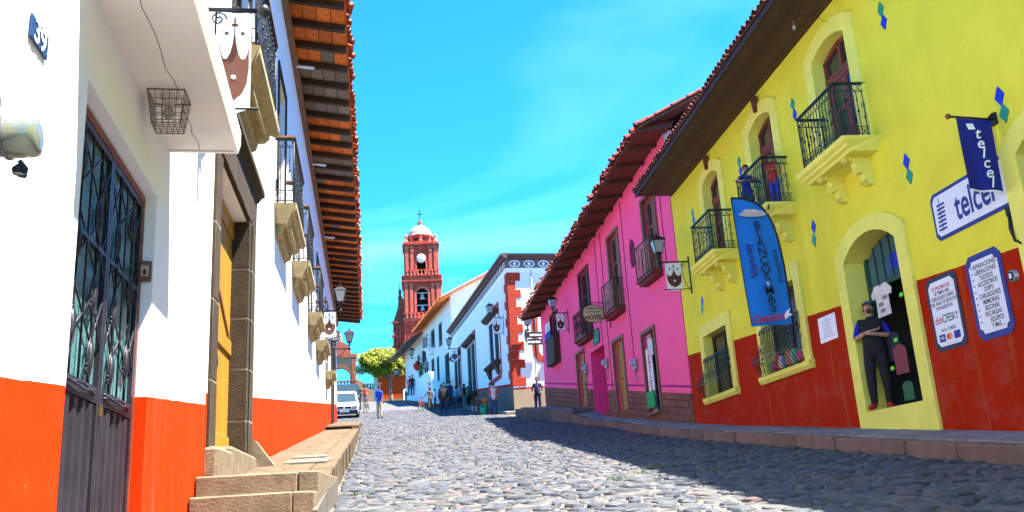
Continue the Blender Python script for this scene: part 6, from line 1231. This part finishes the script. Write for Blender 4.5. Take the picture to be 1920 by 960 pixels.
# ================================================================ VEHICLES
def car(x,y,rz,label,body,kind='hatch',group=None):
    FC=Face(x,y,0); FC.u=Vector((math.cos(rz),math.sin(rz),0)); FC.o=Vector((-math.sin(rz),math.cos(rz),0)); FC.rz=rz; FC.p=Vector((x,y,0))
    z0=st(y)+.02; T=Thing(FC,'parked_car',(0,0,z0),label,'car',group); T.o.rotation_euler=(math.atan(.14),0,rz)
    big=kind=='suv'; W=.92 if big else .82; L=4.6 if big else 3.95; H=1.85 if big else 1.42; bl=1.05 if big else .86; zb=.30 if big else .22
    # side profile (o = along the car, front at 0, negative nose)
    prof=[(0,zb+.1),(.02,.55),(.10,.72),(.25,.80),(1.15,bl-.02),(1.2,bl),(L-.25,bl+.05),(L-.05,bl-.15),(L,.6),(L-.03,zb+.1),(L-.1,zb),(.1,zb)]
    def loft(st_):
        q=MB(); n=len(st_[0]); 
        for r in st_: q.v+= [tuple(p) for p in r]
        for i in range(len(st_)-1):
            for k in range(n-1): q.f.append((i*n+k,i*n+k+1,(i+1)*n+k+1,(i+1)*n+k)); q.mi.append(0); q.sm.append(True)
        return q
    P=lambda w,pts,dz=0:[(w,o,z0+z+dz) for o,z in pts]
    cp=prof+[prof[0]]
    sh=lambda s_:[(.5*L+(o-.5*L)*s_,z) for o,z in cp]
    q=loft([P(-W+.10,sh(.955)),P(-W+.02,sh(.985)),P(-W,cp),P(-W*.7,sh(1.0)),P(W*.7,sh(1.0)),P(W,cp),P(W-.02,sh(.985)),P(W-.10,sh(.955))])
    n=len(cp)-1; q.f+=[tuple(range(n)),tuple(range(7*(n+1)+n-1,7*(n+1)-1,-1))]; q.mi+=[0,0]; q.sm+=[False,False]
    bd=T.part('body',q,body)
    # cabin
    f0,f1,r1,r0=(1.0,1.7,L-.35,L-.12) if not big else (1.2,1.7,L-.3,L-.12)
    wt=W*.80; q=MB(); A=[(-W+.05,f0,bl-.03),(W-.05,f0,bl-.03),(W-.05,r0,bl),(-W+.05,r0,bl)]; B=[(-wt,f1,H-.02),(wt,f1,H-.02),(wt,r1,H-.02),(-wt,r1,H-.02)]; C=[(-wt+.08,f1+.12,H),(wt-.08,f1+.12,H),(wt-.08,r1-.12,H),(-wt+.08,r1-.12,H)]
    q.add([(a,b,z0+c) for a,b,c in A+B+C],[(0,1,5,4),(1,2,6,5),(2,3,7,6),(3,0,4,7)]+[(4+i,4+(i+1)%4,8+(i+1)%4,8+i) for i in range(4)]+[(8,9,10,11)]); cb_=T.part('cabin',q,body)
    lerp=lambda a,b,t:tuple(a[i]+(b[i]-a[i])*t for i in range(3))
    def pane(i,j,e0,e1,t0,t1,nrm,name):
        pts=[lerp(lerp(A[i],A[j],e0),lerp(B[i],B[j],e0),t0),lerp(lerp(A[i],A[j],e1),lerp(B[i],B[j],e1),t0),lerp(lerp(A[i],A[j],e1),lerp(B[i],B[j],e1),t1),lerp(lerp(A[i],A[j],e0),lerp(B[i],B[j],e0),t1)]
        q=MB(); q.quad(*[(p[0]+nrm[0]*.012,p[1]+nrm[1]*.012,z0+p[2]+.004) for p in pts]); T.part(name,q,glass('car_glass',(.03,.05,.06),.05),cb_)
    pane(0,1,.05,.95,.10,.98,(0,-1),'windscreen'); pane(2,3,.06,.94,.15,.9,(0,1),'rear_window')
    for a,b in((.05,.36),(.40,.70),(.74,.95)): pane(1,2,a,b,.14,.9,(1,0),'side_window'); pane(3,0,1-b,1-a,.14,.9,(-1,0),'side_window')
    tr=mat('car_black_trim',(.02,.02,.022),.6,.1,4,.1)
    q=MB(); q.cbox(-W+.03,W-.03,-.06,.12,z0+zb+.02,z0+.48,.03); T.part('front_bumper',q,tr if not big else body); q=MB(); q.cbox(-W+.03,W-.03,L-.1,L+.06,z0+zb+.05,z0+.5,.03); T.part('rear_bumper',q,tr)
    q=MB(); q.box(-.40,.40,-.012,.05,z0+.56,z0+.68); T.part('grille',q,tr); q=MB(); q.lathe([(.05,-.02),(.05,-.014)],(0,0,z0+.62),12,True,'y'); T.part('badge',q,steel)
    for s_ in(-1,1):
        q=MB(); q.cbox(s_*.44,s_*(W-.08),-.02,.16,z0+.55,z0+.70,.015); T.part('headlight',q,lampg)
        q=MB(); q.cbox(s_*(W-.02),s_*(W+.14),.98,1.08,z0+bl-.02,z0+bl+.11,.02); T.part('mirror',q,tr)
        q=MB(); q.box(s_*.6,s_*(W-.06),L-.02,L+.01,z0+.65,z0+.85); T.part('tail_light',q,mat('tail_red',(.4,.01,.01),.3,.1,4,0))
        for o in(.72,L-.72):
            rw=.36 if big else .29
            q=MB(); q.lathe([(rw*.6,-.10),(rw*.97,-.10),(rw,-.06),(rw,.06),(rw*.97,.10),(rw*.6,.10)],(s_*(W-.08),o,z0+rw),18,True,'x'); wh=T.part('wheel',q,mat('tyre_rubber',(.018,.018,.018),.85,.2,9,.2)); q=MB(); q.lathe([(rw*.6,-.09),(rw*.6,.09),(rw*.15,.10)],(s_*(W-.08),o,z0+rw),14,True,'x'); T.part('rim',q,steel,wh)
    q=MB(); q.box(-.26,.26,-.066,-.06,z0+.34,z0+.46); pl_=T.part('number_plate',q,whitep); q=MB(); 
    for k in range(6): q.box(-.2+.07*k,-.16+.07*k,-.068,-.066,z0+.37,z0+.43)
    T.part('plate_marks',q,blackp,pl_)
    q=MB(); q.tube([(.1,f0+.02,z0+bl+.02),(-.35,f0+.18,z0+bl+.1)],.008,4); q.tube([(-.4,f0+.02,z0+bl+.02),(-.7,f0+.14,z0+bl+.08)],.008,4); T.part('wiper',q,tr)
    return T
cwhite=mat('white_car_paint',(.68,.69,.70),.25,.03,3,0,40,0,0,None,.6); csil=mat('pale_blue_car_paint',(.36,.45,.50),.25,.05,3,0,40,.3,0,None,.6); cnavy=mat('navy_car_paint',(.012,.028,.05),.2,.1,3,0,40,.3,0,None,.7)
car(-4.05,52.5,rad(3),'white hatchback parked at the kerb facing down the street','' or cwhite)
car(-4.45,58.2,rad(4),'pale blue small car parked behind the white hatchback',csil)
car(-4.75,64.5,rad(4),'dark navy off-road vehicle parked behind the two small cars',cnavy,'suv')
def bicycle(x,y,rz,label,col,m=None):
    FB=Face(x,y,0); FB.u=Vector((math.cos(rz),math.sin(rz),0)); FB.o=Vector((-math.sin(rz),math.cos(rz),0)); FB.rz=rz; FB.p=Vector((x,y,0)); z0=st(y)+.02; T=Thing(FB,'bicycle',(0,0,z0),label,'bicycle'); r=.31
    for u in(-.5,.5):
        q=MB(); q.tube(circ((u,0,z0+r),r,20),.024,6,True); wh=T.part('wheel',q,mat('tyre_rubber',(.018,.018,.018))); q=MB(); q.tube(circ((u,0,z0+r),r-.03,20),.008,4,True)
        for k in range(10): a=k*math.pi/5; q.tube([(u,0,z0+r),(u+(r-.03)*math.cos(a),0,z0+r+(r-.03)*math.sin(a))],.003,3)
        T.part('rim',q,steel,wh)
    q=MB(); bb=(-.08,0,z0+.3); stt=(-.2,0,z0+.72); hd=(.34,0,z0+.74); 
    for a,b in((bb,stt),(stt,hd),(bb,(.37,0,z0+.6)),(bb,(-.5,0,z0+r)),(stt,(-.5,0,z0+r)),(hd,(.5,0,z0+r)),(hd,(.31,0,z0+.9))): q.tube([a,b],.018,6)
    T.part('frame',q,col); q=MB(); q.tube([(.25,-.28,z0+.95),(.31,-.1,z0+.92),(.31,.1,z0+.92),(.25,.28,z0+.95)],.014,6); T.part('handlebar',q,steel); q=MB(); q.ball((-.23,0,z0+.82),.1,8,5,(1.3,.7,.4)); T.part('saddle',q,blackp); q=MB(); q.tube(circ(bb,.09,12),.01,4,True); q.tube([(bb[0],-.1,bb[2]-.15),(bb[0],-.05,bb[2]-.15),bb,(bb[0],.05,bb[2]+.15),(bb[0],.1,bb[2]+.15)],.012,4); T.part('crank',q,steel)
bicycle(-3.25,60.5,rad(80),'dark bicycle leaning beside the parked cars',blackp)
# ================================================================ PEOPLE
SKIN=mat('skin',(.36,.18,.11),.55,.06,8,.1); SKIN2=mat('skin_light',(.45,.25,.16),.55,.06,8,.1); HAIR=mat('black_hair',(.012,.010,.009),.6,.2,20,.5,60)
def cloth(n,c): return mat('garment_'+n,c,.85,.12,7,.5,25)
BLK=cloth('black',(.014,.014,.016)); NAVY=cloth('navy',(.018,.025,.07)); BLUE=cloth('blue',(.02,.06,.45)); JEAN=cloth('denim',(.03,.05,.13)); KHAKI=cloth('khaki',(.42,.32,.2)); REDC=cloth('red',(.5,.03,.02)); CYAN=cloth('cyan',(.10,.42,.55)); GREY=cloth('grey',(.25,.25,.26)); LIME=cloth('yellow',(.55,.55,.05)); WHT=cloth('white',(.7,.7,.7)); GRN=cloth('green',(.03,.38,.16)); ORG=cloth('orange',(.65,.16,.03)); BRN=cloth('brown',(.09,.06,.04)); OLV=cloth('olive',(.10,.10,.04)); STR=cloth('striped',(.62,.45,.45)); ROYAL=cloth('royal',(.008,.02,.42)); SHOE=cloth('shoe_dark',(.02,.018,.016)); RSHOE=cloth('shoe_red',(.45,.02,.015)); DBLU=cloth('denim_cap',(.05,.07,.14))
BASE=dict(pelvis=(0,0,.95),waist=(0,.01,1.08),chest=(0,.0,1.27),neckb=(0,-.01,1.445),neck=(0,.0,1.50),jaw=(0,.015,1.575),head=(0,.01,1.655),crown=(0,0,1.725),
 shL=(-.165,-.01,1.42),elL=(-.225,-.03,1.14),wrL=(-.225,.04,.90),haL=(-.22,.06,.82),shR=(.165,-.01,1.42),elR=(.225,-.03,1.14),wrR=(.225,.04,.90),haR=(.22,.06,.82),
 hiL=(-.09,0,.90),knL=(-.10,.015,.50),anL=(-.10,-.015,.085),toL=(-.115,.165,.038),hiR=(.09,0,.90),knR=(.10,.015,.50),anR=(.10,-.015,.085),toR=(.115,.165,.038))
RAD=dict(pelvis=(.145,.115),waist=(.135,.105),chest=(.165,.115),neckb=(.068,.06),neck=(.055,.055),jaw=(.066,.075),head=(.078,.092),crown=(.058,.068),sh=(.062,.062),el=(.043,.043),wr=(.029,.026),ha=(.036,.018),hi=(.098,.10),kn=(.072,.074),an=(.052,.054),to=(.046,.036))
EDG=[('pelvis','waist','top'),('waist','chest','top'),('chest','neckb','top'),('neckb','neck','skin'),('neck','jaw','skin'),('jaw','head','skin'),('head','crown','skin')]
for s_ in 'LR': EDG+=[('chest','sh'+s_,'top'),('sh'+s_,'el'+s_,'sleeve'),('el'+s_,'wr'+s_,'fore'),('wr'+s_,'ha'+s_,'skin'),('pelvis','hi'+s_,'legs'),('hi'+s_,'kn'+s_,'legs'),('kn'+s_,'an'+s_,'legs'),('an'+s_,'to'+s_,'shoes')]
def person(x,y,z,heading,h,label,mats,pose=None,hair='short',fat=1.0,fingers=True,group=None,sub=1,extras=None,cap=None):
    """mats: dict top, sleeve, fore, legs, shoes, skin"""
    J=dict(BASE); J.update({a:b for a,b in (pose or {}).items() if a!='face'}); k=h/1.75
    names=list(J); idx={n:i for i,n in enumerate(names)}; vs=[Vector(J[n])*k for n in names]; rr=[]
    for n in names:
        r=RAD.get(n) or RAD[n[:2]]; f=fat if n in('pelvis','waist','chest') else (1+(fat-1)*.5 if n[:2] in('sh','el','hi','kn') else 1); rr.append((r[0]*f*k,r[1]*f*k))
    es=[(idx[a],idx[b]) for a,b,t in EDG]; tags=[t for a,b,t in EDG]
    if fingers:
        for s_ in 'LR':
            w=Vector(J['wr'+s_]); ha=Vector(J['ha'+s_]); d=(ha-w).normalized(); side=Vector(((-1 if s_=='L' else 1),0,0)); fwd=Vector((0,1,0)); fwd=(fwd-d*fwd.dot(d)); fwd=fwd.normalized() if fwd.length>.1 else Vector((1,0,0)); nrm=d.cross(fwd)
            for i,(off,ln) in enumerate(((.030,.075),(.010,.085),(-.010,.08),(-.028,.062))):
                b=ha+fwd*off+d*.015; m_=b+d*ln*.5+nrm*.006; e=b+d*ln*.92-nrm*.018*(-1 if s_=='L' else 1)
                i0=len(vs); vs+=[b*k,m_*k,e*k]; rr+=[(.010*k,.010*k),(.0088*k,.0088*k),(.0075*k,.0075*k)]; es+=[(idx['ha'+s_],i0),(i0,i0+1),(i0+1,i0+2)]; tags+=['skin']*3
            b=w+d*.03+fwd*.028; e=b+d*.045+fwd*.028; i0=len(vs); vs+=[b*k,e*k]; rr+=[(.012*k,.012*k),(.009*k,.009*k)]; es+=[(idx['wr'+s_],i0),(i0,i0+1)]; tags+=['skin']*2
    me=bpy.data.meshes.new('body'); me.from_pydata([tuple(v) for v in vs],es,[]); me.update()
    o=bpy.data.objects.new('body',me); COL.objects.link(o); sk=o.modifiers.new('skin','SKIN'); sk.use_smooth_shade=True
    sv=me.skin_vertices[0].data
    for i,r in enumerate(rr): sv[i].radius=r; sv[i].use_root=(i==idx['pelvis'])
    sb_=o.modifiers.new('sub','SUBSURF'); sb_.levels=sub; sb_.render_levels=sub
    dg=bpy.context.evaluated_depsgraph_get(); dg.update(); bm_=bpy.data.meshes.new_from_object(o.evaluated_get(dg)); bpy.data.objects.remove(o)
    order=['top','sleeve','fore','legs','shoes','skin']; bm_.materials.clear()
    for t in order: bm_.materials.append(mats.get(t) or {'sleeve':mats['top'],'fore':mats.get('skin',SKIN),'shoes':SHOE,'skin':SKIN}[t])
    for v_ in bm_.vertices:
        c_=v_.co/k; f_=(mnoise.noise(Vector((c_.x*9,c_.y*9,c_.z*7+h*13)))*.55+mnoise.noise(Vector((c_.x*22,c_.y*22,c_.z*15+h*7)))*.35)
        if c_.z<1.42*(J['neckb'][2]/1.445): v_.co+=v_.normal*f_*.011*k*(.25 if abs(c_.x)>.2 else 1)
    segs=[(vs[a],vs[b],t,max(rr[a])*.9,max(rr[b])*.9) for (a,b),t in zip(es,tags)]
    for p in bm_.polygons:
        c=p.center; best=1e9
        for a,b,t,ra,rb in segs:
            ab=b-a; tt=max(0,min(1,(c-a).dot(ab)/max(ab.length_squared,1e-9))); d=(a+ab*tt-c).length-(ra+(rb-ra)*tt)
            if t=='top': d-=.012*k
            if d<best: best=d; bt=t
        p.material_index=order.index(bt); p.use_smooth=True
    root=bpy.data.objects.new('person',None); COL.objects.link(root); root.location=(x,y,z); root.rotation_euler=(0,0,rad(heading)); setp(root,label,'person',group); root.empty_display_size=.2
    b=bpy.data.objects.new('body',bm_); bm_.name='body'; COL.objects.link(b); b.parent=root
    hd=Vector(J['head'])*k; up=(Vector(J['crown'])-Vector(J['jaw'])).normalized(); Rm=Vector((0,0,1)).rotation_difference(up).to_matrix()
    tw=pose.get('face',0) if pose else 0; Rm=Rm@Matrix.Rotation(rad(tw),3,'Z')
    def child(name,mb,m_):
        mb.v=[tuple(hd+Rm@(Vector(v)*k)) for v in mb.v]; c=bpy.data.objects.new(name,mb.mesh(name,m_)); COL.objects.link(c); c.parent=root; return c
    q=MB(); n_,m2=14,8
    prof=[(math.sin(math.pi*.5*i/m2),math.cos(math.pi*.5*i/m2)) for i in range(m2+1)]
    for i,(r,zz) in enumerate(prof):
        for j in range(n_):
            a=2*math.pi*j/n_; fr=math.sin(a); dz=(-.055 if fr<.2 else .035)*(r) if zz<.35 else 0
            if hair=='long' and fr<.3 and zz<.35: dz=-.17
            q.v.append((r*.088*math.cos(a),r*.105*math.sin(a)-.008,.005+zz*.10+dz))
    for i in range(m2):
        for j in range(n_): q.f.append((i*n_+j,i*n_+(j+1)%n_,(i+1)*n_+(j+1)%n_,(i+1)*n_+j)); q.mi.append(0); q.sm.append(True)
    child('hair' if not cap else 'cap',q,cap or HAIR)
    if cap:
        q=MB(); q.add([(.075*math.cos(a),.06+.10*math.sin(a),.048-.018*math.sin(a)) for a in[math.pi*i/10 for i in range(11)]]+[(.075*math.cos(a),.06+.10*math.sin(a),.038-.018*math.sin(a)) for a in[math.pi*i/10 for i in range(11)]],[tuple(range(11)),tuple(range(21,10,-1))]+[(i,i+1,12+i,11+i) for i in range(10)]); child('cap_peak',q,cap)
        q=MB(); q.ball((0,-.035,.0),.085,12,8,(.98,.85,.75)); child('hair',q,HAIR)
    q=MB(); q.ball((0,.098,-.020),.014,8,6,(.9,1,1.6)); q.ball((0,.102,-.036),.013,8,5,(1.3,.9,.8)); child('nose',q,mats.get('skin',SKIN))
    for s_ in(-1,1):
        q=MB(); q.ball((s_*.080,.0,-.015),.02,8,6,(.4,.8,1.4)); child('ear',q,mats.get('skin',SKIN)); q=MB(); q.ball((s_*.032,.087,.003),.010,8,6,(1.4,.7,.8)); child('eye',q,blackp)
        q=MB(); q.tube([(s_*.016,.094,.022),(s_*.034,.093,.028),(s_*.050,.080,.022)],.004,4); child('eyebrow',q,HAIR)
    q=MB(); q.tube([(-.022,.087,-.060),(0,.094,-.058),(.022,.087,-.060)],.005,5); child('mouth',q,mat('lips',(.25,.08,.06),.5,.1,4,0))
    if extras: extras(root,child,k)
    return root
def gz(x,y): return st(y)+.015
# man in the shop doorway, arms folded
def beard(root,child,k):
    q=MB(); q.ball((0,.058,-.082),.05,12,8,(1.05,.75,.72)); q.v=[v for v in q.v]; child('beard',q,mat('dark_beard',(.05,.03,.022),.8,.3,30,.5,80))
    q=MB(); q.tube([(-.03,.088,-.047),(0,.099,-.044),(.03,.088,-.047)],.006,5); child('moustache',q,mat('dark_beard',(.05,.03,.022)))
P=YEL.w((13.27,-.13,1.02))
person(P.x,P.y,P.z,148,1.72,'bearded man in a cap with folded arms leaning in the shop doorway',dict(top=BLK,sleeve=ROYAL,fore=SKIN2,skin=SKIN2,legs=BLK,shoes=RSHOE),
 dict(elL=(-.265,.04,1.16),wrL=(-.03,.205,1.19),haL=(.07,.185,1.20),elR=(.265,.04,1.15),wrR=(.05,.165,1.235),haR=(-.06,.19,1.25),anR=(.13,-.015,.085),toR=(.21,.15,.038),knR=(.12,.02,.50),face=8),fat=1.24,sub=2,extras=beard,cap=DBLU)
# two people on the middle balcony
P=YEL.w((16.28,.36,5.02)); person(P.x,P.y,P.z,175,1.24,'dark haired child leaning over the green balcony rail',dict(top=ROYAL,sleeve=SKIN,legs=JEAN,skin=SKIN),dict(elL=(-.27,.20,1.22),wrL=(-.08,.33,1.20),haL=(.02,.34,1.19),elR=(.27,.2,1.22),wrR=(.10,.30,1.19),haR=(.02,.31,1.18),neck=(0,.05,1.51),jaw=(0,.09,1.56),head=(0,.11,1.63),crown=(0,.11,1.70)))
P=YEL.w((15.35,.18,5.02)); person(P.x,P.y,P.z,120,1.12,'child in a red shirt and blue trousers behind the green balcony rail',dict(top=REDC,sleeve=SKIN,legs=BLUE,skin=SKIN),dict(elL=(-.2,.1,1.2),wrL=(-.1,.25,1.15),haL=(-.05,.3,1.12)))
# street
step=dict(knL=(-.10,.12,.52),anL=(-.10,.10,.12),toL=(-.11,.23,.06),knR=(.10,-.02,.5),anR=(.10,-.16,.10),toR=(.11,-.03,.035))
def G(x,y,hd,h,label,mats,**kw): return person(x,y,gz(x,y),hd,h,label,mats,**kw)
G(-1.95,49.8,-30,1.84,'man in a blue shirt and khaki trousers standing in the street',dict(top=BLUE,legs=KHAKI,skin=SKIN),pose=dict(elL=(-.21,.05,1.15),wrL=(-.10,.18,1.05),haL=(-.04,.2,1.03)))
G(1.58,50.3,5,1.74,'heavyset person in black walking up the middle of the street',dict(top=BLK,sleeve=BLK,fore=BLK,legs=NAVY,skin=SKIN),pose=step,fat=1.32)
G(.98,58.4,35,1.5,'boy in a brown top standing with a bicycle',dict(top=BRN,sleeve=BRN,fore=BRN,legs=OLV,skin=SKIN),pose=dict(elL=(-.24,.1,1.2),wrL=(-.3,.3,1.1),haL=(-.32,.37,1.08)))
bicycle(.42,58.3,rad(75),'red bicycle held by the boy in a brown top',redp)
G(2.75,60.4,20,1.45,'child in a cyan jacket by the white house wall',dict(top=CYAN,sleeve=CYAN,fore=CYAN,legs=JEAN,skin=SKIN))
G(3.35,60.9,-20,1.6,'person in black and yellow with grey trousers by the white house wall',dict(top=BLK,sleeve=LIME,fore=LIME,legs=GREY,skin=SKIN),hair='long')
G(4.1,60.2,10,1.78,'person in a long dark coat by the white house wall',dict(top=BLK,sleeve=BLK,fore=BLK,legs=BLK,skin=SKIN),fat=1.2,hair='long')
G(2.45,62.6,-15,1.8,'tall person in dark blue behind the child in cyan',dict(top=NAVY,sleeve=NAVY,fore=NAVY,legs=NAVY,skin=SKIN),fat=1.1)
G(1.75,58.9,25,1.65,'person in navy behind the heavyset walker',dict(top=NAVY,sleeve=NAVY,fore=NAVY,legs=BLK,skin=SKIN))
G(4.2,47.9,-5,1.68,'person in a red and white shirt and jeans seen from behind',dict(top=STR,sleeve=REDC,fore=SKIN,legs=JEAN,skin=SKIN),pose=dict(elL=(-.27,-.02,1.16),wrL=(-.2,.13,1.02),haL=(-.15,.17,.99)))
sit=dict(pelvis=(0,-.05,.36),waist=(0,-.04,.48),chest=(0,.0,.68),neckb=(0,.03,.86),neck=(0,.04,.92),jaw=(0,.06,.97),head=(0,.06,1.05),crown=(0,.05,1.12),shL=(-.165,.02,.83),elL=(-.25,.1,.6),wrL=(-.2,.3,.55),haL=(-.18,.37,.54),shR=(.165,.02,.83),elR=(.25,.1,.6),wrR=(.2,.3,.55),haR=(.18,.37,.54),hiL=(-.09,-.02,.34),knL=(-.14,.40,.46),anL=(-.13,.42,.085),toL=(-.14,.56,.035),hiR=(.09,-.02,.34),knR=(.14,.40,.46),anR=(.13,.42,.085),toR=(.14,.56,.035))
G(3.78,48.9,160,1.7,'seated person in an orange top beside the red and white shirt',dict(top=ORG,sleeve=REDC,fore=SKIN,legs=GRN,skin=SKIN),pose=sit,hair='long')
G(3.35,48.7,150,1.5,'crouching child with a green bundle beside the seated person in orange',dict(top=BRN,sleeve=BRN,fore=BRN,legs=GREY,skin=SKIN),pose=sit)
q=MB(); q.cbox(3.5,3.8,48.2,48.45,st(48.3),st(48.3)+.38,.06); single(WORLD,'green_bag',q,mat('green_bag',(.02,.42,.2),.7,.15,5,.5,12),(3.65,48.3,st(48.3)),'green bag set down in front of the seated person in orange','bag')
q=MB(); q.cbox(3.5,4.2,48.75,49.1,st(49)-.05,st(49)+.34,.03); single(WORLD,'stone_bench',q,stoneP,(3.85,48.9,st(49)),'low stone block under the seated people by the white house','seat')
person(5.95,43.3,st(43.3)+.12,165,1.74,'person in a navy tracksuit standing at the pink hotel corner',dict(top=NAVY,sleeve=NAVY,fore=NAVY,legs=NAVY,skin=SKIN),pose=dict(elL=(-.26,-.02,1.15),wrL=(-.2,.1,1.0),haL=(-.16,.14,.97),elR=(.26,-.02,1.15),wrR=(.2,.1,1.0),haR=(.16,.14,.97)),fat=1.12)
person(6.75,45.0,st(45)+.14,95,1.7,'person in dark clothes half hidden behind the pink hotel corner',dict(top=BLK,sleeve=BLK,fore=SKIN,legs=JEAN,skin=SKIN),pose=step)
# people up the hill by the white stair ramp
def onramp(px,py,off): c=WLF.hit(px,py,off); return WLF.w((c[0],off,c[1]))
P=onramp(806,736,2.8); person(P.x,P.y,st(P.y)+.1,-100,1.7,'person in a blue top and red scarf leaning on the white stair parapet',dict(top=BLUE,sleeve=REDC,fore=SKIN,legs=JEAN,skin=SKIN))
for (px,py,lab,mt,hd) in ((774,740,'person in black sitting at the foot of the white stair parapet',dict(top=BLK,sleeve=BLK,fore=SKIN,legs=JEAN),200),(769,742,'person with a red top sitting at the foot of the white stair parapet',dict(top=REDC,sleeve=BRN,fore=SKIN,legs=NAVY),190),(790,716,'person in dark green crouching behind the white stair parapet',dict(top=OLV,sleeve=OLV,fore=OLV,legs=BLK),180),(800,708,'person in grey behind the white stair parapet',dict(top=GREY,sleeve=GREY,fore=SKIN,legs=BLK),200)):
    P=onramp(px,py,2.5 if py>730 else 1.4); person(P.x,P.y,P.z-.05,hd,1.65,lab,mt,hair='short')
G(-5.6,93,190,1.7,'person in black standing far up the street near the church',dict(top=BLK,sleeve=BLK,fore=SKIN,legs=NAVY)); G(-5.1,93.4,170,1.66,'person in a red top standing far up the street near the church',dict(top=REDC,sleeve=REDC,fore=SKIN,legs=JEAN))

for i_,(x,y,hd,h,lab,mt) in enumerate(((3.0,59.6,200,1.62,'person in grey with black trousers facing the child in cyan',dict(top=GREY,sleeve=GREY,fore=SKIN,legs=BLK)),(2.1,59.3,-60,1.55,'person in brown and olive beside the person in navy',dict(top=BRN,sleeve=BRN,fore=BRN,legs=OLV)),(3.75,61.6,170,1.7,'person in black with denim trousers behind the long dark coat',dict(top=BLK,sleeve=BLK,fore=SKIN,legs=JEAN)),(2.05,63.8,15,1.72,'person in red far behind the group by the white house',dict(top=REDC,sleeve=REDC,fore=SKIN,legs=NAVY)),(1.35,60.6,80,1.35,'child in white and denim behind the boy with the bicycle',dict(top=WHT,sleeve=WHT,fore=SKIN,legs=JEAN)))):
    G(x,y,hd,h,lab,mt,pose=step if i_%2 else None)
